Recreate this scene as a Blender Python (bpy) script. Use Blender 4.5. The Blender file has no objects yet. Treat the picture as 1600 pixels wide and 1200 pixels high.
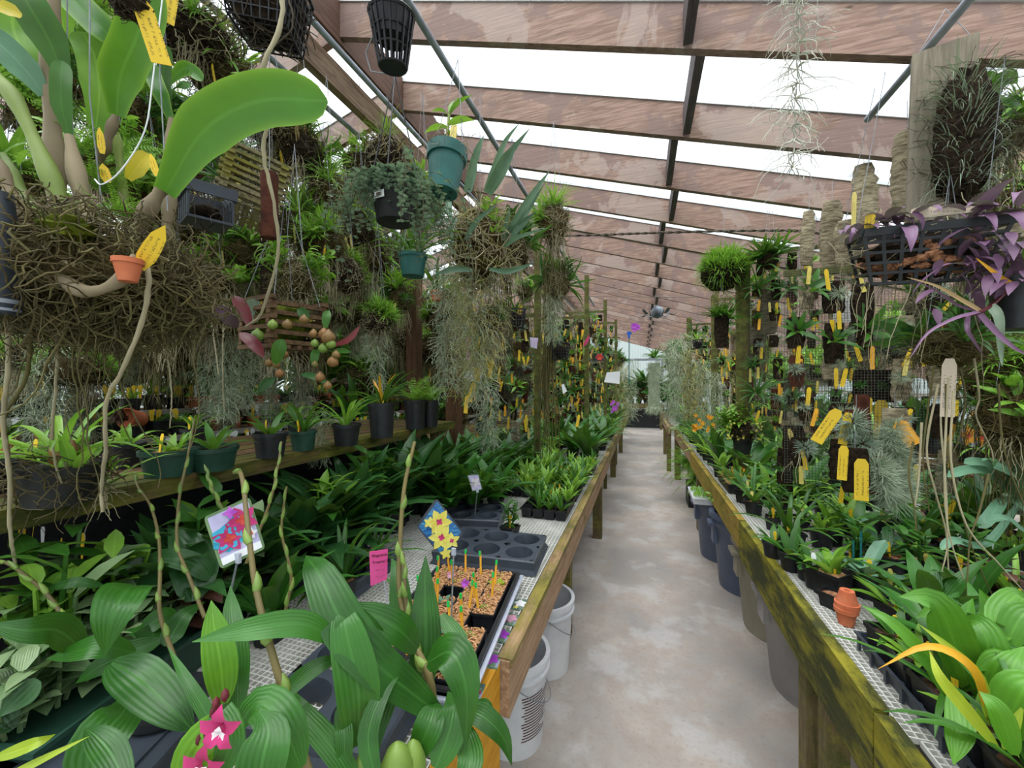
import bpy, math, random
from mathutils import Vector, Matrix, Euler
sc = bpy.context.scene
COL = sc.collection
# ---------------------------------------------------------------- camera
HC = 1.5; FPX = 620.0; YAW = math.atan(203/620)
CS, SN = math.cos(YAW), math.sin(YAW)
cam_d = bpy.data.cameras.new('camera'); cam_d.sensor_width = 36; cam_d.lens = FPX/1600*36
cam_d.clip_start = 0.02; cam_d.clip_end = 200
cam = bpy.data.objects.new('camera', cam_d); COL.objects.link(cam)
cam.location = (0, 0, HC); cam.rotation_euler = (math.pi/2, 0, YAW)
sc.camera = cam
def ray(px, py):
    u = (px-800)/FPX; v = (600-py)/FPX
    return Vector((-SN+u*CS, CS+u*SN, v))
def P(px, py, d): return Vector((0, 0, HC)) + ray(px, py)*d
def onZ(px, py, z): return P(px, py, (z-HC)/ray(px, py).z)
def onX(px, py, x): return P(px, py, x/ray(px, py).x)
def onY(px, py, y): return P(px, py, y/ray(px, py).y)
# ---------------------------------------------------------------- world, light, exposure
sc.view_settings.view_transform = 'Standard'; sc.view_settings.look = 'None'
sc.view_settings.gamma = 1; sc.view_settings.use_curve_mapping = False
sc.view_settings.exposure = 0.52
w = bpy.data.worlds.new('overcast_sky'); sc.world = w; w.use_nodes = True
nt = w.node_tree; nt.nodes.clear()
bg = nt.nodes.new('ShaderNodeBackground'); wo = nt.nodes.new('ShaderNodeOutputWorld')
tc = nt.nodes.new('ShaderNodeTexCoord'); sx = nt.nodes.new('ShaderNodeSeparateXYZ'); rp = nt.nodes.new('ShaderNodeValToRGB')
nt.links.new(tc.outputs['Generated'], sx.inputs[0]); nt.links.new(sx.outputs['Z'], rp.inputs[0])
rp.color_ramp.elements[0].position = 0.0; rp.color_ramp.elements[0].color = (.26, .32, .27, 1)
rp.color_ramp.elements[1].position = 0.35; rp.color_ramp.elements[1].color = (.93, .965, 1, 1)
nt.links.new(rp.outputs[0], bg.inputs[0]); bg.inputs[1].default_value = 1.08
nt.links.new(bg.outputs[0], wo.inputs[0])
sd = bpy.data.lights.new('sun', 'SUN'); sd.energy = 6.6; sd.angle = math.radians(75); sd.color = (1, .98, .95)
so = bpy.data.objects.new('sun', sd); COL.objects.link(so); so.rotation_euler = (math.radians(16), math.radians(-14), 0)
sc.cycles.use_denoising = True
sc.cycles.max_bounces = 6; sc.cycles.diffuse_bounces = 3; sc.cycles.glossy_bounces = 2
sc.cycles.transmission_bounces = 3; sc.cycles.transparent_max_bounces = 12
sc.cycles.caustics_reflective = False; sc.cycles.caustics_refractive = False
sc.cycles.use_adaptive_sampling = True; sc.cycles.adaptive_threshold = 0.05
# ---------------------------------------------------------------- materials
def L(h):
    if isinstance(h, str):
        v = [int(h[i:i+2], 16)/255 for i in (0, 2, 4)]
        return tuple([x/12.92 if x < .04045 else ((x+.055)/1.055)**2.4 for x in v])
    return h
class NB:
    def __init__(s, name):
        s.m = bpy.data.materials.new(name); s.m.use_nodes = True
        s.t = s.m.node_tree; s.t.nodes.clear()
        s.out = s.n('ShaderNodeOutputMaterial')
    def n(s, t, **k):
        x = s.t.nodes.new(t)
        for a, b in k.items(): setattr(x, a, b)
        return x
    def l(s, a, b): s.t.links.new(a, b)
    def set(s, inp, v):
        if hasattr(v, 'is_output'): s.l(v, inp)
        elif isinstance(v, tuple) and len(v) == 3 and inp.type == 'RGBA': inp.default_value = (*v, 1)
        else: inp.default_value = v
    def coord(s, kind='Object', scale=(1, 1, 1), rot=(0, 0, 0)):
        c = s.n('ShaderNodeTexCoord'); m = s.n('ShaderNodeMapping')
        s.l(c.outputs[kind], m.inputs[0]); m.inputs['Scale'].default_value = scale; m.inputs['Rotation'].default_value = rot
        return m.outputs[0]
    def noise(s, co, scale=5, det=3, rough=.6, dist=0):
        x = s.n('ShaderNodeTexNoise'); 
        if co is not None: s.l(co, x.inputs['Vector'])
        x.inputs['Scale'].default_value = scale; x.inputs['Detail'].default_value = det
        x.inputs['Roughness'].default_value = rough; x.inputs['Distortion'].default_value = dist
        return x.outputs['Fac']
    def ramp(s, f, stops):
        r = s.n('ShaderNodeValToRGB'); s.l(f, r.inputs[0]); e = r.color_ramp.elements
        while len(e) < len(stops): e.new(.5)
        for i, (p, c) in enumerate(stops):
            e[i].position = p
            e[i].color = (c, c, c, 1) if isinstance(c, (int, float)) else (*L(c), 1)
        return r.outputs[0]
    def mix(s, f, a, b, bt='MIX'):
        m = s.n('ShaderNodeMix', data_type='RGBA', blend_type=bt)
        s.set(m.inputs[0], f); s.set(m.inputs[6], a); s.set(m.inputs[7], b)
        return m.outputs[2]
    def math(s, op, a, b=0, c=0):
        m = s.n('ShaderNodeMath', operation=op); s.set(m.inputs[0], a); s.set(m.inputs[1], b); s.set(m.inputs[2], c)
        return m.outputs[0]
    def attr(s, name='luv'):
        a = s.n('ShaderNodeAttribute'); a.attribute_name = name
        x = s.n('ShaderNodeSeparateXYZ'); s.l(a.outputs['Vector'], x.inputs[0])
        return x.outputs
    def rnd(s): return s.n('ShaderNodeObjectInfo').outputs['Random']
    def bump(s, h, st=.3, d=.01):
        b = s.n('ShaderNodeBump'); s.l(h, b.inputs['Height']); b.inputs['Strength'].default_value = st; b.inputs['Distance'].default_value = d
        return b.outputs[0]
    def pr(s, col, rough=.6, spec=.4, nrm=None, metal=0):
        p = s.n('ShaderNodeBsdfPrincipled'); s.set(p.inputs['Base Color'], col); s.set(p.inputs['Roughness'], rough)
        p.inputs['Specular IOR Level'].default_value = spec; p.inputs['Metallic'].default_value = metal
        if nrm is not None: s.l(nrm, p.inputs['Normal'])
        return p.outputs[0]
    def fin(s, sh): s.l(sh, s.out.inputs[0]); return s.m
def leafmat(name, dark, light, rough=.38, tr=.3, vein=0, edge=None, spec=.45, mid=.25):
    b = NB(name); dark, light = L(dark), L(light)
    u, v, r = b.attr(); 
    f = b.math('MULTIPLY_ADD', b.rnd(), .35, b.math('MULTIPLY', r, .65))
    c = b.mix(f, dark, light)
    au = b.math('ABSOLUTE', u)
    if mid:
        c = b.mix(b.math('MULTIPLY', b.math('LESS_THAN', au, .07), mid), c, tuple(min(1, x*1.5+.03) for x in light))
    if edge: c = b.mix(b.math('SMOOTH_MIN', b.math('POWER', au, 6), 1, .1), c, L(edge))
    if vein:
        wv = b.math('SINE', b.math('MULTIPLY', u, vein))
        c = b.mix(b.math('MULTIPLY_ADD', wv, .06, .06), c, tuple(x*.6 for x in dark))
        nrm = b.bump(wv, .16, .0015)
    else: nrm = None
    ns = b.noise(b.coord('Object'), 14, 2)
    c = b.mix(b.ramp(ns, [(.35, 0), (.75, .35)]), c, tuple(min(1, x*1.45) for x in light))
    p = b.pr(c, rough, spec, nrm)
    t = b.n('ShaderNodeBsdfTranslucent'); tc_ = b.mix(.4, c, (.22, .36, .03), 'MIX'); b.l(tc_, t.inputs[0])
    m = b.n('ShaderNodeMixShader'); m.inputs[0].default_value = tr; b.l(p, m.inputs[1]); b.l(t.outputs[0], m.inputs[2])
    return b.fin(m.outputs[0])
def plain(name, c1, c2=None, scale=8, rough=.6, spec=.4, bump=0, det=3, stretch=(1, 1, 1), metal=0, var=0):
    b = NB(name); co = b.coord('Object', stretch); n = b.noise(co, scale, det)
    c = b.mix(b.ramp(n, [(.35, 0), (.65, 1)]), L(c1), L(c2 or c1)) if c2 else L(c1)
    if var: 
        k = b.math('MULTIPLY', b.rnd(), var); c = b.mix(k, c, (.02, .02, .02))
    return b.fin(b.pr(c, rough, spec, b.bump(n, bump, .01) if bump else None, metal))
M = {}
M['leaf_mid'] = leafmat('leaf_mid_green', '1b4516', '457a28', vein=0)
M['leaf_big'] = leafmat('leaf_pleated_green', '1b4713', '3a7424', rough=.34, vein=26, tr=.2, mid=.3)
M['leaf_bright'] = leafmat('leaf_bright_green', '2c6216', '5c962a', rough=.33, vein=20, tr=.28)
M['leaf_big_lt'] = leafmat('leaf_pleated_lime', '4a861c', '74ab2a', rough=.4, vein=20, tr=.35)
M['leaf_dark'] = leafmat('leaf_dark_green', '173a1a', '3a6a34', vein=16, tr=.16, rough=.34)
M['leaf_blue'] = leafmat('leaf_blue_green', '3c6650', '6f9a7c', tr=.2)
M['leaf_light'] = leafmat('leaf_fresh_green', '4c8526', '8fbb45', tr=.4)
M['leaf_lime'] = leafmat('leaf_yellow_green', '7c9c24', 'bccb3f', tr=.4)
M['leaf_cattleya'] = leafmat('leaf_thick_green', '2a5f1a', '467f24', rough=.32, tr=.28, edge='7fa83a', mid=.35)
M['cane_brown'] = leafmat('cane_brown_green', '4c4428', '75683a', tr=.02, mid=0, rough=.55)
M['root_white'] = leafmat('root_white', 'a9ab9c', 'dcdccc', tr=.1, mid=0, rough=.7)
M['leaf_gray'] = leafmat('leaf_grey_green', '5b6f5c', '8fa08a', tr=.15, mid=0)
M['leaf_airplant'] = leafmat('leaf_silver_needles', '6a7d66', 'a9b59a', tr=.1, mid=0, rough=.7)
M['leaf_purple'] = leafmat('leaf_purple', '3d1f36', '7a5878', tr=.12, mid=.1, rough=.5)
M['leaf_maroon'] = leafmat('leaf_maroon', '4a1420', '7c3038', tr=.15, mid=.1)
M['leaf_orange'] = leafmat('leaf_ageing_orange', 'd8861a', 'efb02c', tr=.35)
M['leaf_yellow'] = leafmat('leaf_ageing_yellow', 'b9a528', 'e0c83a', tr=.35)
M['leaf_vandaceous'] = leafmat('leaf_grey_green_strap', '3f5f4c', '6f8f72', rough=.5, tr=.12, mid=.15)
M['leaf_dischidia'] = leafmat('leaf_silver_coin', '4d6a58', '93a892', tr=.12, mid=.3, rough=.5)
M['leaf_jewel'] = leafmat('leaf_jewel', '2b1a16', '5e3a2c', tr=.08, vein=24, mid=.6, rough=.5)
M['leaf_veined'] = leafmat('leaf_white_veined', '3c6436', '93ab7c', tr=.15, vein=30)
M['moss_strand'] = leafmat('moss_strand_grey', '74826c', 'b3bda0', tr=.15, mid=0, rough=.85)
M['moss_strand_ol'] = leafmat('moss_strand_olive', '6e6c40', 'a8a468', tr=.12, mid=0, rough=.85)
M['root'] = leafmat('root_pale', '6d6248', 'b5ab8c', tr=.02, mid=0, rough=.75)
M['root_brown'] = leafmat('root_brown', '2a2517', '5c502e', tr=.02, mid=0, rough=.8)
M['root_dark'] = leafmat('root_dark', '1c1814', '4a3e2c', tr=.0, mid=0, rough=.85)
M['root_olive'] = leafmat('root_olive', '37341b', '6a6236', tr=.02, mid=0, rough=.8)
M['cane'] = leafmat('cane_papery', '5c4d3a', '94856a', tr=.02, mid=0, rough=.7)
M['cane_green'] = leafmat('cane_green', '4d6428', '829446', tr=.05, mid=0, rough=.5)
M['dry'] = leafmat('dry_leaf_tan', '8a6b45', 'c9ae84', tr=.15, mid=0, rough=.8)
M['bulb'] = leafmat('bulb_tan_green', '565a26', '8a5a34', tr=.05, mid=0, rough=.45)
M['bulb_green'] = leafmat('bulb_green', '3d5f22', '7c9440', tr=.05, mid=0, rough=.45)
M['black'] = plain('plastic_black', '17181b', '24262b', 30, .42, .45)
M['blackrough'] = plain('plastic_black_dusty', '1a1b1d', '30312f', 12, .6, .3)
M['slate'] = plain('plastic_slate', '30363f', '3e4550', 9, .42, .45)
M['green_plastic'] = plain('plastic_dark_green', '1d3b30', '2a4c3e', 9, .45, .4)
M['teal_plastic'] = plain('plastic_teal', '1f5550', '2c6862', 9, .4, .4)
M['terra'] = plain('terracotta', 'b4603f', 'c97a58', 14, .8, .2)
M['terra_old'] = plain('terracotta_mossy', '8f4c38', '6f5a3c', 14, .85, .2)
M['white_plastic'] = plain('plastic_white', 'c9cbd0', 'dcdde0', 6, .45, .4)
M['white_label'] = plain('label_white', 'dfe1e6', 'f0f0f2', 6, .5, .4)
M['clear_tray'] = plain('plastic_pale_tray', '9da3b2', 'b7bccb', 6, .25, .6)
M['grating'] = plain('plastic_grating_white', 'b9b8b0', 'd6d6d0', 7, .55, .4)
M['brute_blue'] = plain('bin_blue_grey', '4a5468', '566178', 4, .45, .4)
M['brute_tan'] = plain('bin_tan_grey', '87816f', '9c9685', 4, .55, .35, stretch=(1, 1, .3))
M['brute_gray'] = plain('bin_grey', '807c7c', '96918f', 4, .5, .35)
M['pipe'] = plain('galvanised_pipe', '7f8690', '9aa2ac', 12, .45, .5, metal=.35)
M['wire'] = plain('wire_steel', '7d8288', '979b9f', 30, .5, .5, metal=.3)
M['wire_dark'] = plain('wire_mesh_weathered', '4a4c46', '63665c', 30, .6, .4, metal=.2)
M['mesh_green'] = plain('wire_mesh_mossy', '4c5a32', '6b7448', 12, .8, .2)
M['peat'] = plain('bark_mix_dark', '241a13', '4a3626', 60, .9, .2, bump=.6)
M['chips'] = plain('bark_chips', '6a4330', 'b98562', 70, .85, .2, bump=.9, det=4)
M['spag'] = plain('sphagnum_tan', 'a8764c', 'd9ac80', 90, .9, .2, bump=1, det=5)
M['cork'] = plain('cork_bark', '6a5f4c', 'a39a80', 22, .9, .15, bump=1, det=6, stretch=(1, 1, 3.5))
M['cork_dark'] = plain('tree_fern_slab', '17120e', '3a2f24', 60, .95, .1, bump=1, det=6)
M['cork_brown'] = plain('bark_slab_brown', '3a2018', '5b3527', 25, .9, .15, bump=.8, det=5)
M['fiber'] = plain('root_mat', '241d12', '574a2c', 38, .95, .1, bump=1, det=6)
M['moss'] = plain('moss_cushion', '394616', '68701f', 40, .95, .1, bump=1, det=5)
M['pink'] = plain('card_pink', 'f0559f', 'f564aa', 4, .6, .3)
M['magenta'] = leafmat('petal_magenta', 'a3154e', 'd83a86', tr=.3, mid=0)
M['violet'] = leafmat('petal_violet', '9c2fc0', 'd368e0', tr=.3, mid=0)
M['petal_pink'] = leafmat('petal_pink', 'd888a8', 'f2bfd2', tr=.3, mid=0)
M['petal_orange'] = leafmat('petal_orange', 'f08a1a', 'ffb53a', tr=.3, mid=0)
M['petal_yellow'] = leafmat('petal_yellow', 'e8cf3a', 'f4ea7c', tr=.3, mid=0)
M['petal_red'] = leafmat('petal_red', 'c22a2a', 'ee5a48', tr=.3, mid=0)
M['petal_white'] = leafmat('petal_white', 'e8dce8', 'ffffff', tr=.3, mid=0)
M['petal_teal'] = leafmat('painted_teal', '2b8fb0', '3aa5c5', tr=0, mid=0)
M['ink'] = plain('ink_brown', '4a2a20', None, rough=.7)
M['red_plastic'] = plain('plastic_red', 'c01c22', 'd42a30', 5, .5, .4)
M['green_tip'] = plain('paint_green', '1fae4a', '2cc25c', 5, .6, .3)
M['blue_clip'] = plain('clip_blue', '2a5fc0', None, rough=.5)
M['teal_stake'] = plain('stake_teal', '0f5f62', None, rough=.5)
M['rope'] = plain('rope_grey', '4a423c', '7a7068', 90, .9, .1, bump=.8)
M['fan'] = plain('fan_grey', '5d6670', '78818b', 8, .5, .4)
def tagmat(name, c1, c2, ink):
    b = NB(name); u, v, r = b.attr()
    c = b.mix(b.math('MULTIPLY_ADD', b.rnd(), .5, b.math('MULTIPLY', b.noise(b.coord(), 20, 2), .5)), L(c1), L(c2))
    cb = b.n('ShaderNodeCombineXYZ'); b.l(b.math('MULTIPLY', u, 1.7), cb.inputs[0]); b.l(b.math('MULTIPLY', v, 34), cb.inputs[1]); b.l(b.math('MULTIPLY', b.rnd(), 50), cb.inputs[2])
    ns = b.noise(cb.outputs[0], 1.6, 3, .7)
    lines = b.math('GREATER_THAN', b.math('SINE', b.math('MULTIPLY', u, 8.5)), .25)
    s = b.math('MULTIPLY', b.math('GREATER_THAN', ns, .53), lines)
    s = b.math('MULTIPLY', s, b.math('LESS_THAN', b.math('ABSOLUTE', b.math('SUBTRACT', v, .42)), .3))
    c = b.mix(b.math('MULTIPLY', s, .75), c, L(ink))
    return b.fin(b.pr(c, .5, .35))
M['tag'] = tagmat('tag_yellow', 'f0c81e', 'd8b73a', '4a3a1c')
M['tag_old'] = tagmat('tag_faded_yellow', 'e3cf62', 'cdbf78', '6a5f40')
M['tag_white'] = tagmat('tag_white', 'd9cab6', 'c8b7a3', '6a6460')
M['tag_orange'] = tagmat('tag_amber', 'eda52a', 'f2b93c', '6a4620')
M['label'] = tagmat('label_print', 'e8e6e2', 'd6d4d0', '303030')
M['lilac'] = tagmat('tag_lilac', 'b9a9c9', 'cbbdd6', '6a6080')
def mk_wood(name, base, dark, light, axis=0, moss=0, mosscol=('47501c', '857f30'), patch=None):
    b = NB(name); st = [9, 9, 9]; st[axis] = .7
    g = b.noise(b.coord('Object', tuple(st)), 4, 6, .65, .6)
    c = b.mix(b.ramp(g, [(.3, 0), (.7, 1)]), L(dark), L(base))
    ln = b.noise(b.coord('Object', tuple(x*4 for x in st)), 3, 3)
    c = b.mix(b.ramp(ln, [(.45, 0), (.62, .5)]), c, L(light))
    n2 = b.noise(b.coord('Object', (1, 1, 1)), 3.2, 5, .6, .4)
    if patch:
        c = b.mix(b.ramp(n2, [(.50, 0), (.53, .8)]), c, L(patch))
        c = b.mix(b.ramp(b.noise(b.coord('Object', (1, 1, 1), (0, 0, 1)), 2.1, 6, .65, .6), [(.54, 0), (.57, .55)]), c, L('a5968c'))
        vo = b.n('ShaderNodeTexVoronoi'); b.l(b.coord('Object', (1, 2, 2.2)), vo.inputs['Vector']); vo.inputs['Scale'].default_value = 2.6
        c = b.mix(b.ramp(vo.outputs['Distance'], [(.035, .85), (.06, 0)]), c, L('3c2a22'))
    if moss:
        n3 = b.noise(b.coord('Object', (1.0, .55, 1.0)), 7, 8, .75)
        mc = b.mix(b.ramp(b.noise(b.coord('Object', (1, .4, 1.6)), 7, 7, .75), [(.44, 0), (.60, 1)]), L(mosscol[0]), L(mosscol[1]))
        c = b.mix(b.ramp(n3, [(.60-moss*.28, 0), (.72-moss*.22, .9)]), c, mc)
    c = b.mix(b.math('MULTIPLY', b.rnd(), .18), c, L(dark))
    return b.fin(b.pr(c, .75, .25, b.bump(g, .35, .01)))
M['rafter'] = mk_wood('wood_rafter', '94796a', '6c564c', 'ab9284', 0, patch='7c6862')
M['beam'] = mk_wood('wood_ridge_beam', '9a7f68', '55443a', 'b59c84', 1)
M['darkwood'] = mk_wood('wood_ridge_dark', '6b4e40', '4a3830', '7a5f50', 1)
M['block'] = mk_wood('wood_blocking', '5d5556', '40393b', '6f6667', 1)
M['rail'] = mk_wood('wood_rail_mossy', 'a58a68', '6d5238', 'b89c78', 1, moss=.7)
M['rail_bare'] = mk_wood('wood_rail_plywood', 'a98a6c', '7d5f48', 'bfa184', 1, moss=.12)
M['rail_orange'] = mk_wood('wood_rail_orange', 'c98d1e', 'a87316', 'd8a33a', 1, moss=.25, mosscol=('8a7a1c', 'd8a020'))
M['rail_amber'] = mk_wood('wood_rail_ochre', '9c8438', '7a6228', 'b09848', 1, moss=.5, mosscol=('5c5c20', '94862c'))
M['rail_green'] = mk_wood('wood_rail_algae', '8a6c4c', '3e3424', 'a08464', 1, moss=1.35, mosscol=('26360f', '918c1c'))
M['rail_old'] = mk_wood('wood_rail_old', '6c5438', '3a2d1e', '83694a', 1, moss=.85, mosscol=('384214', '6e6c24'))
M['leg'] = mk_wood('wood_bench_leg', '7a6a4c', '4a3f2c', '8c7c58', 2, moss=.5)
M['post'] = mk_wood('wood_post_algae', '6a5f3a', '3f3a22', '7a6f48', 2, moss=.7, mosscol=('4a5522', '7d8440'))
M['postbrown'] = mk_wood('wood_post_brown', '6a4c34', '3f2c20', '7c5c40', 2)
M['slat'] = mk_wood('wood_slat_weathered', '9c9070', '3c3826', 'b5a880', 0, moss=.3)
M['slat_brown'] = mk_wood('wood_slat_brown', '6a5036', '33271a', '7c6244', 0)
M['board_grey'] = mk_wood('wood_board_weathered', '8a8272', '6a6252', '9c9484', 2)
M['ledge'] = mk_wood('wood_ledge_painted', 'b9b4ac', '8a857c', 'd0ccc6', 1)
# corrugated translucent sheet
def sheet(name, col, tr):
    b = NB(name); t = b.n('ShaderNodeBsdfTransparent'); wv = b.n('ShaderNodeTexWave'); wv.bands_direction = 'Y'; b.l(b.coord('Object'), wv.inputs[0]); wv.inputs['Scale'].default_value = 4.2
    b.l(b.mix(b.ramp(wv.outputs['Fac'], [(.0, 0), (.35, 1)]), tuple(x*.80 for x in col), col), t.inputs[0])  # darker bands put the shading of the corrugations into the sheet tint
    d = b.n('ShaderNodeBsdfTranslucent'); d.inputs[0].default_value = (.8, .85, .9, 1)
    m = b.n('ShaderNodeMixShader'); m.inputs[0].default_value = 1-tr; b.l(t.outputs[0], m.inputs[1]); b.l(d.outputs[0], m.inputs[2])
    return b.fin(m.outputs[0])
M['roof'] = sheet('roof_sheet', (.94, .97, 1), .70)
M['wallsheet'] = sheet('wall_sheet', (.62, .76, .68), .30)
b = NB('concrete'); co = b.coord('Object')
n1 = b.noise(co, 1.6, 5, .6, .3); n2 = b.noise(co, 9, 6, .7); n3 = b.noise(b.coord('Object', (1, 1, 1)), 55, 3)
c = b.mix(b.ramp(n1, [(.36, 0), (.62, 1)]), L('8b8785'), L('a99f96'))
c = b.mix(b.ramp(n2, [(.42, 0), (.66, .6)]), c, L('94867a'))
c = b.mix(b.ramp(b.noise(co, 3.1, 4, .6), [(.52, 0), (.62, .5)]), c, L('b2b1b2'))
c = b.mix(b.ramp(n3, [(.56, 0), (.72, .35)]), c, L('6f665c'))
rg = b.ramp(n1, [(.3, .30), (.6, .62)])
M['concrete'] = b.fin(b.pr(c, rg, .5, b.bump(n2, .12, .01)))
M['soil'] = plain('ground_dark', '3a3630', '5a5246', 5, .9, .1)
# ---------------------------------------------------------------- mesh builder
R = random.Random(7)
def rr(a, b): return R.uniform(a, b)
class MB:
    def __init__(s): s.v = []; s.f = []; s.a = []; s.M = None; s.mi = []; s.cur = 0; s.sm = True
    def vert(s, p, a=(0, 0, 0)):
        if s.M is not None: p = s.M @ Vector(p)
        s.v.append((p[0], p[1], p[2])); s.a.append(a); return len(s.v)-1
    def face(s, *i): s.f.append(i); s.mi.append(s.cur)
    def box(s, c, size, rz=0, rx=0, ry=0, taper=1):
        Rm = Euler((rx, ry, rz)).to_matrix(); c = Vector(c); r = R.random(); i0 = len(s.v)
        for z in (-.5, .5):
            k = 1 if z < 0 else taper
            for x, y in ((-.5, -.5), (.5, -.5), (.5, .5), (-.5, .5)):
                s.vert(c + Rm @ Vector((x*size[0]*k, y*size[1]*k, z*size[2])), (x*2, z+.5, r))
        for q in ((0, 3, 2, 1), (4, 5, 6, 7), (0, 1, 5, 4), (1, 2, 6, 5), (2, 3, 7, 6), (3, 0, 4, 7)): s.face(*[i0+k for k in q])
    def bar(s, a, b, w, h=None):
        a, b = Vector(a), Vector(b); h = h or w; d = (b-a)
        if d.length < 1e-6: return
        d.normalize(); up = Vector((0, 0, 1)) if abs(d.z) < .9 else Vector((0, 1, 0))
        x = d.cross(up).normalized()*w/2; y = x.cross(d).normalized()*h/2; i0 = len(s.v); r = R.random()
        for p, t in ((a, 0), (b, 1)):
            for k, q in enumerate((-x-y, x-y, x+y, -x+y)): s.vert(p+q, ((-1, 1, 1, -1)[k], t, r))
        for q in ((0, 3, 2, 1), (4, 5, 6, 7), (0, 1, 5, 4), (1, 2, 6, 5), (2, 3, 7, 6), (3, 0, 4, 7)): s.face(*[i0+k for k in q])
    def tube(s, pts, r, sides=6, cap=True, rnd=None):
        pts = [Vector(p) for p in pts]; n = len(pts); rn = R.random() if rnd is None else rnd
        rs = r if isinstance(r, (list, tuple)) else [r]*n
        prev = None; i0 = len(s.v)
        for i, p in enumerate(pts):
            d = (pts[min(i+1, n-1)]-pts[max(i-1, 0)])
            if d.length < 1e-9: d = Vector((0, 0, 1))
            d.normalize()
            if prev is None:
                up = Vector((0, 0, 1)) if abs(d.z) < .9 else Vector((1, 0, 0)); x = d.cross(up).normalized()
            else:
                x = prev - d*prev.dot(d)
                x = x.normalized() if x.length > 1e-6 else d.orthogonal().normalized()
            prev = x; y = d.cross(x)
            for k in range(sides):
                a = 2*math.pi*k/sides; s.vert(p + (x*math.cos(a)+y*math.sin(a))*rs[i], (math.cos(a), i/max(1, n-1), rn))
        for i in range(n-1):
            for k in range(sides):
                a = i0+i*sides+k; b_ = i0+i*sides+(k+1) % sides; s.face(a, b_, b_+sides, a+sides)
        if cap:
            s.face(*[i0+k for k in range(sides)][::-1]); s.face(*[i0+(n-1)*sides+k for k in range(sides)])
    def lathe(s, prof, seg=20, c=(0, 0, 0), sx=1, sy=1, wob=0, square=0):
        c = Vector(c); i0 = len(s.v); r0 = R.random()
        for j, (r, z) in enumerate(prof):
            for k in range(seg):
                a = 2*math.pi*(k+(.5 if square else 0))/seg; q = r*(1+rr(-wob, wob))
                cx, sy_ = math.cos(a), math.sin(a)
                if square: m = max(abs(cx), abs(sy_)); cx /= m; sy_ /= m
                s.vert(c+Vector((cx*q*sx, sy_*q*sy, z+rr(-wob, wob)*r*.5)), (math.cos(a), j/len(prof), r0))
        for j in range(len(prof)-1):
            for k in range(seg):
                a = i0+j*seg+k; b_ = i0+j*seg+(k+1) % seg; s.face(a, b_, b_+seg, a+seg)
        s.face(*[i0+k for k in range(seg)][::-1]); s.face(*[i0+(len(prof)-1)*seg+k for k in range(seg)])
    def blade(s, pts, W, nh=(0, 0, 1), fold=.25, cols=3, shape='lance', n=8, rnd=None, base=.25):
        P_ = crom([Vector(p) for p in pts], n); r = R.random() if rnd is None else rnd; i0 = len(s.v); nh = Vector(nh); px = None
        for i, p in enumerate(P_):
            t = i/n; d = P_[min(i+1, n)]-P_[max(i-1, 0)]
            if d.length < 1e-9: d = Vector((0, 0, 1))
            d.normalize(); x = d.cross(nh)
            if x.length < .15 and px is not None: x = px-d*px.dot(d)
            if x.length < 1e-4: x = d.orthogonal()
            x.normalize()
            if px is not None and x.dot(px) < 0: x = -x
            px = x; nn = x.cross(d); 
            if nn.dot(nh) < 0 and i == 0: pass
            w_ = W*.5*WP[shape](t, base)
            for k in range(cols):
                u = -1+2*k/(cols-1); s.vert(p + x*u*w_ + nn*(fold*(abs(u)**1.4)*w_), (u, t, r))
        for i in range(n):
            for k in range(cols-1):
                a = i0+i*cols+k; s.face(a, a+1, a+1+cols, a+cols)
    def leaf(s, p, az, el, Ln, W, droop=.8, fold=.3, n=6, shape='lance', cols=3, twist=0, rnd=None, base=.25, yaw=0):
        p = Vector(p); r = R.random() if rnd is None else rnd; i0 = len(s.v)
        for i in range(n+1):
            t = i/n; e = el-droop*t**1.3; a = az+yaw*t; d = Vector((math.cos(e)*math.cos(a), math.cos(e)*math.sin(a), math.sin(e)))
            x = Vector((-math.sin(a), math.cos(a), 0)); nn = d.cross(x)
            if twist: q = twist*t; x, nn = x*math.cos(q)+nn*math.sin(q), nn*math.cos(q)-x*math.sin(q)
            w_ = W*.5*WP[shape](t, base)
            for k in range(cols):
                u = -1+2*k/(cols-1); s.vert(p + x*u*w_ + nn*(fold*(abs(u)**1.4)*w_), (u, t, r))
            p = p+d*(Ln/n)
        for i in range(n):
            for k in range(cols-1):
                a = i0+i*cols+k; s.face(a, a+1, a+1+cols, a+cols)
    def mesh(s, name, mats, smooth=True):
        me = bpy.data.meshes.new(name); me.from_pydata(s.v, [], s.f)
        at = me.attributes.new('luv', 'FLOAT_VECTOR', 'POINT'); at.data.foreach_set('vector', [c for a in s.a for c in a])
        for m in (mats if isinstance(mats, (list, tuple)) else [mats]): me.materials.append(M[m])
        if s.cur or any(s.mi): me.polygons.foreach_set('material_index', s.mi)
        me.polygons.foreach_set('use_smooth', [smooth]*len(s.f)); me.update()
        if smooth: me.set_sharp_from_angle(angle=.9)
        return me
WP = {'lance': lambda t, b: max(.02, b*(1-t)**2*1.0+(1-b*(1-t)**2)*math.sin(math.pi*min(1, t**.72))**.95 if t < 1 else .02),
      'strap': lambda t, b: max(.03, min(1, .55+t*3)*(1-t**5)**.8),
      'taper': lambda t, b: max(.04, min(1, .7+t*2)*(1-t)**.6),
      'oval': lambda t, b: max(.05, math.sin(math.pi*min(1, max(0, t)))**.55),
      'blunt': lambda t, b: max(.05, (b+(1-b)*min(1, t/.35)**1.2) * (1-max(0, (t-.75)/.25)**2.5)**.5 if t < 1 else .08)}
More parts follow.
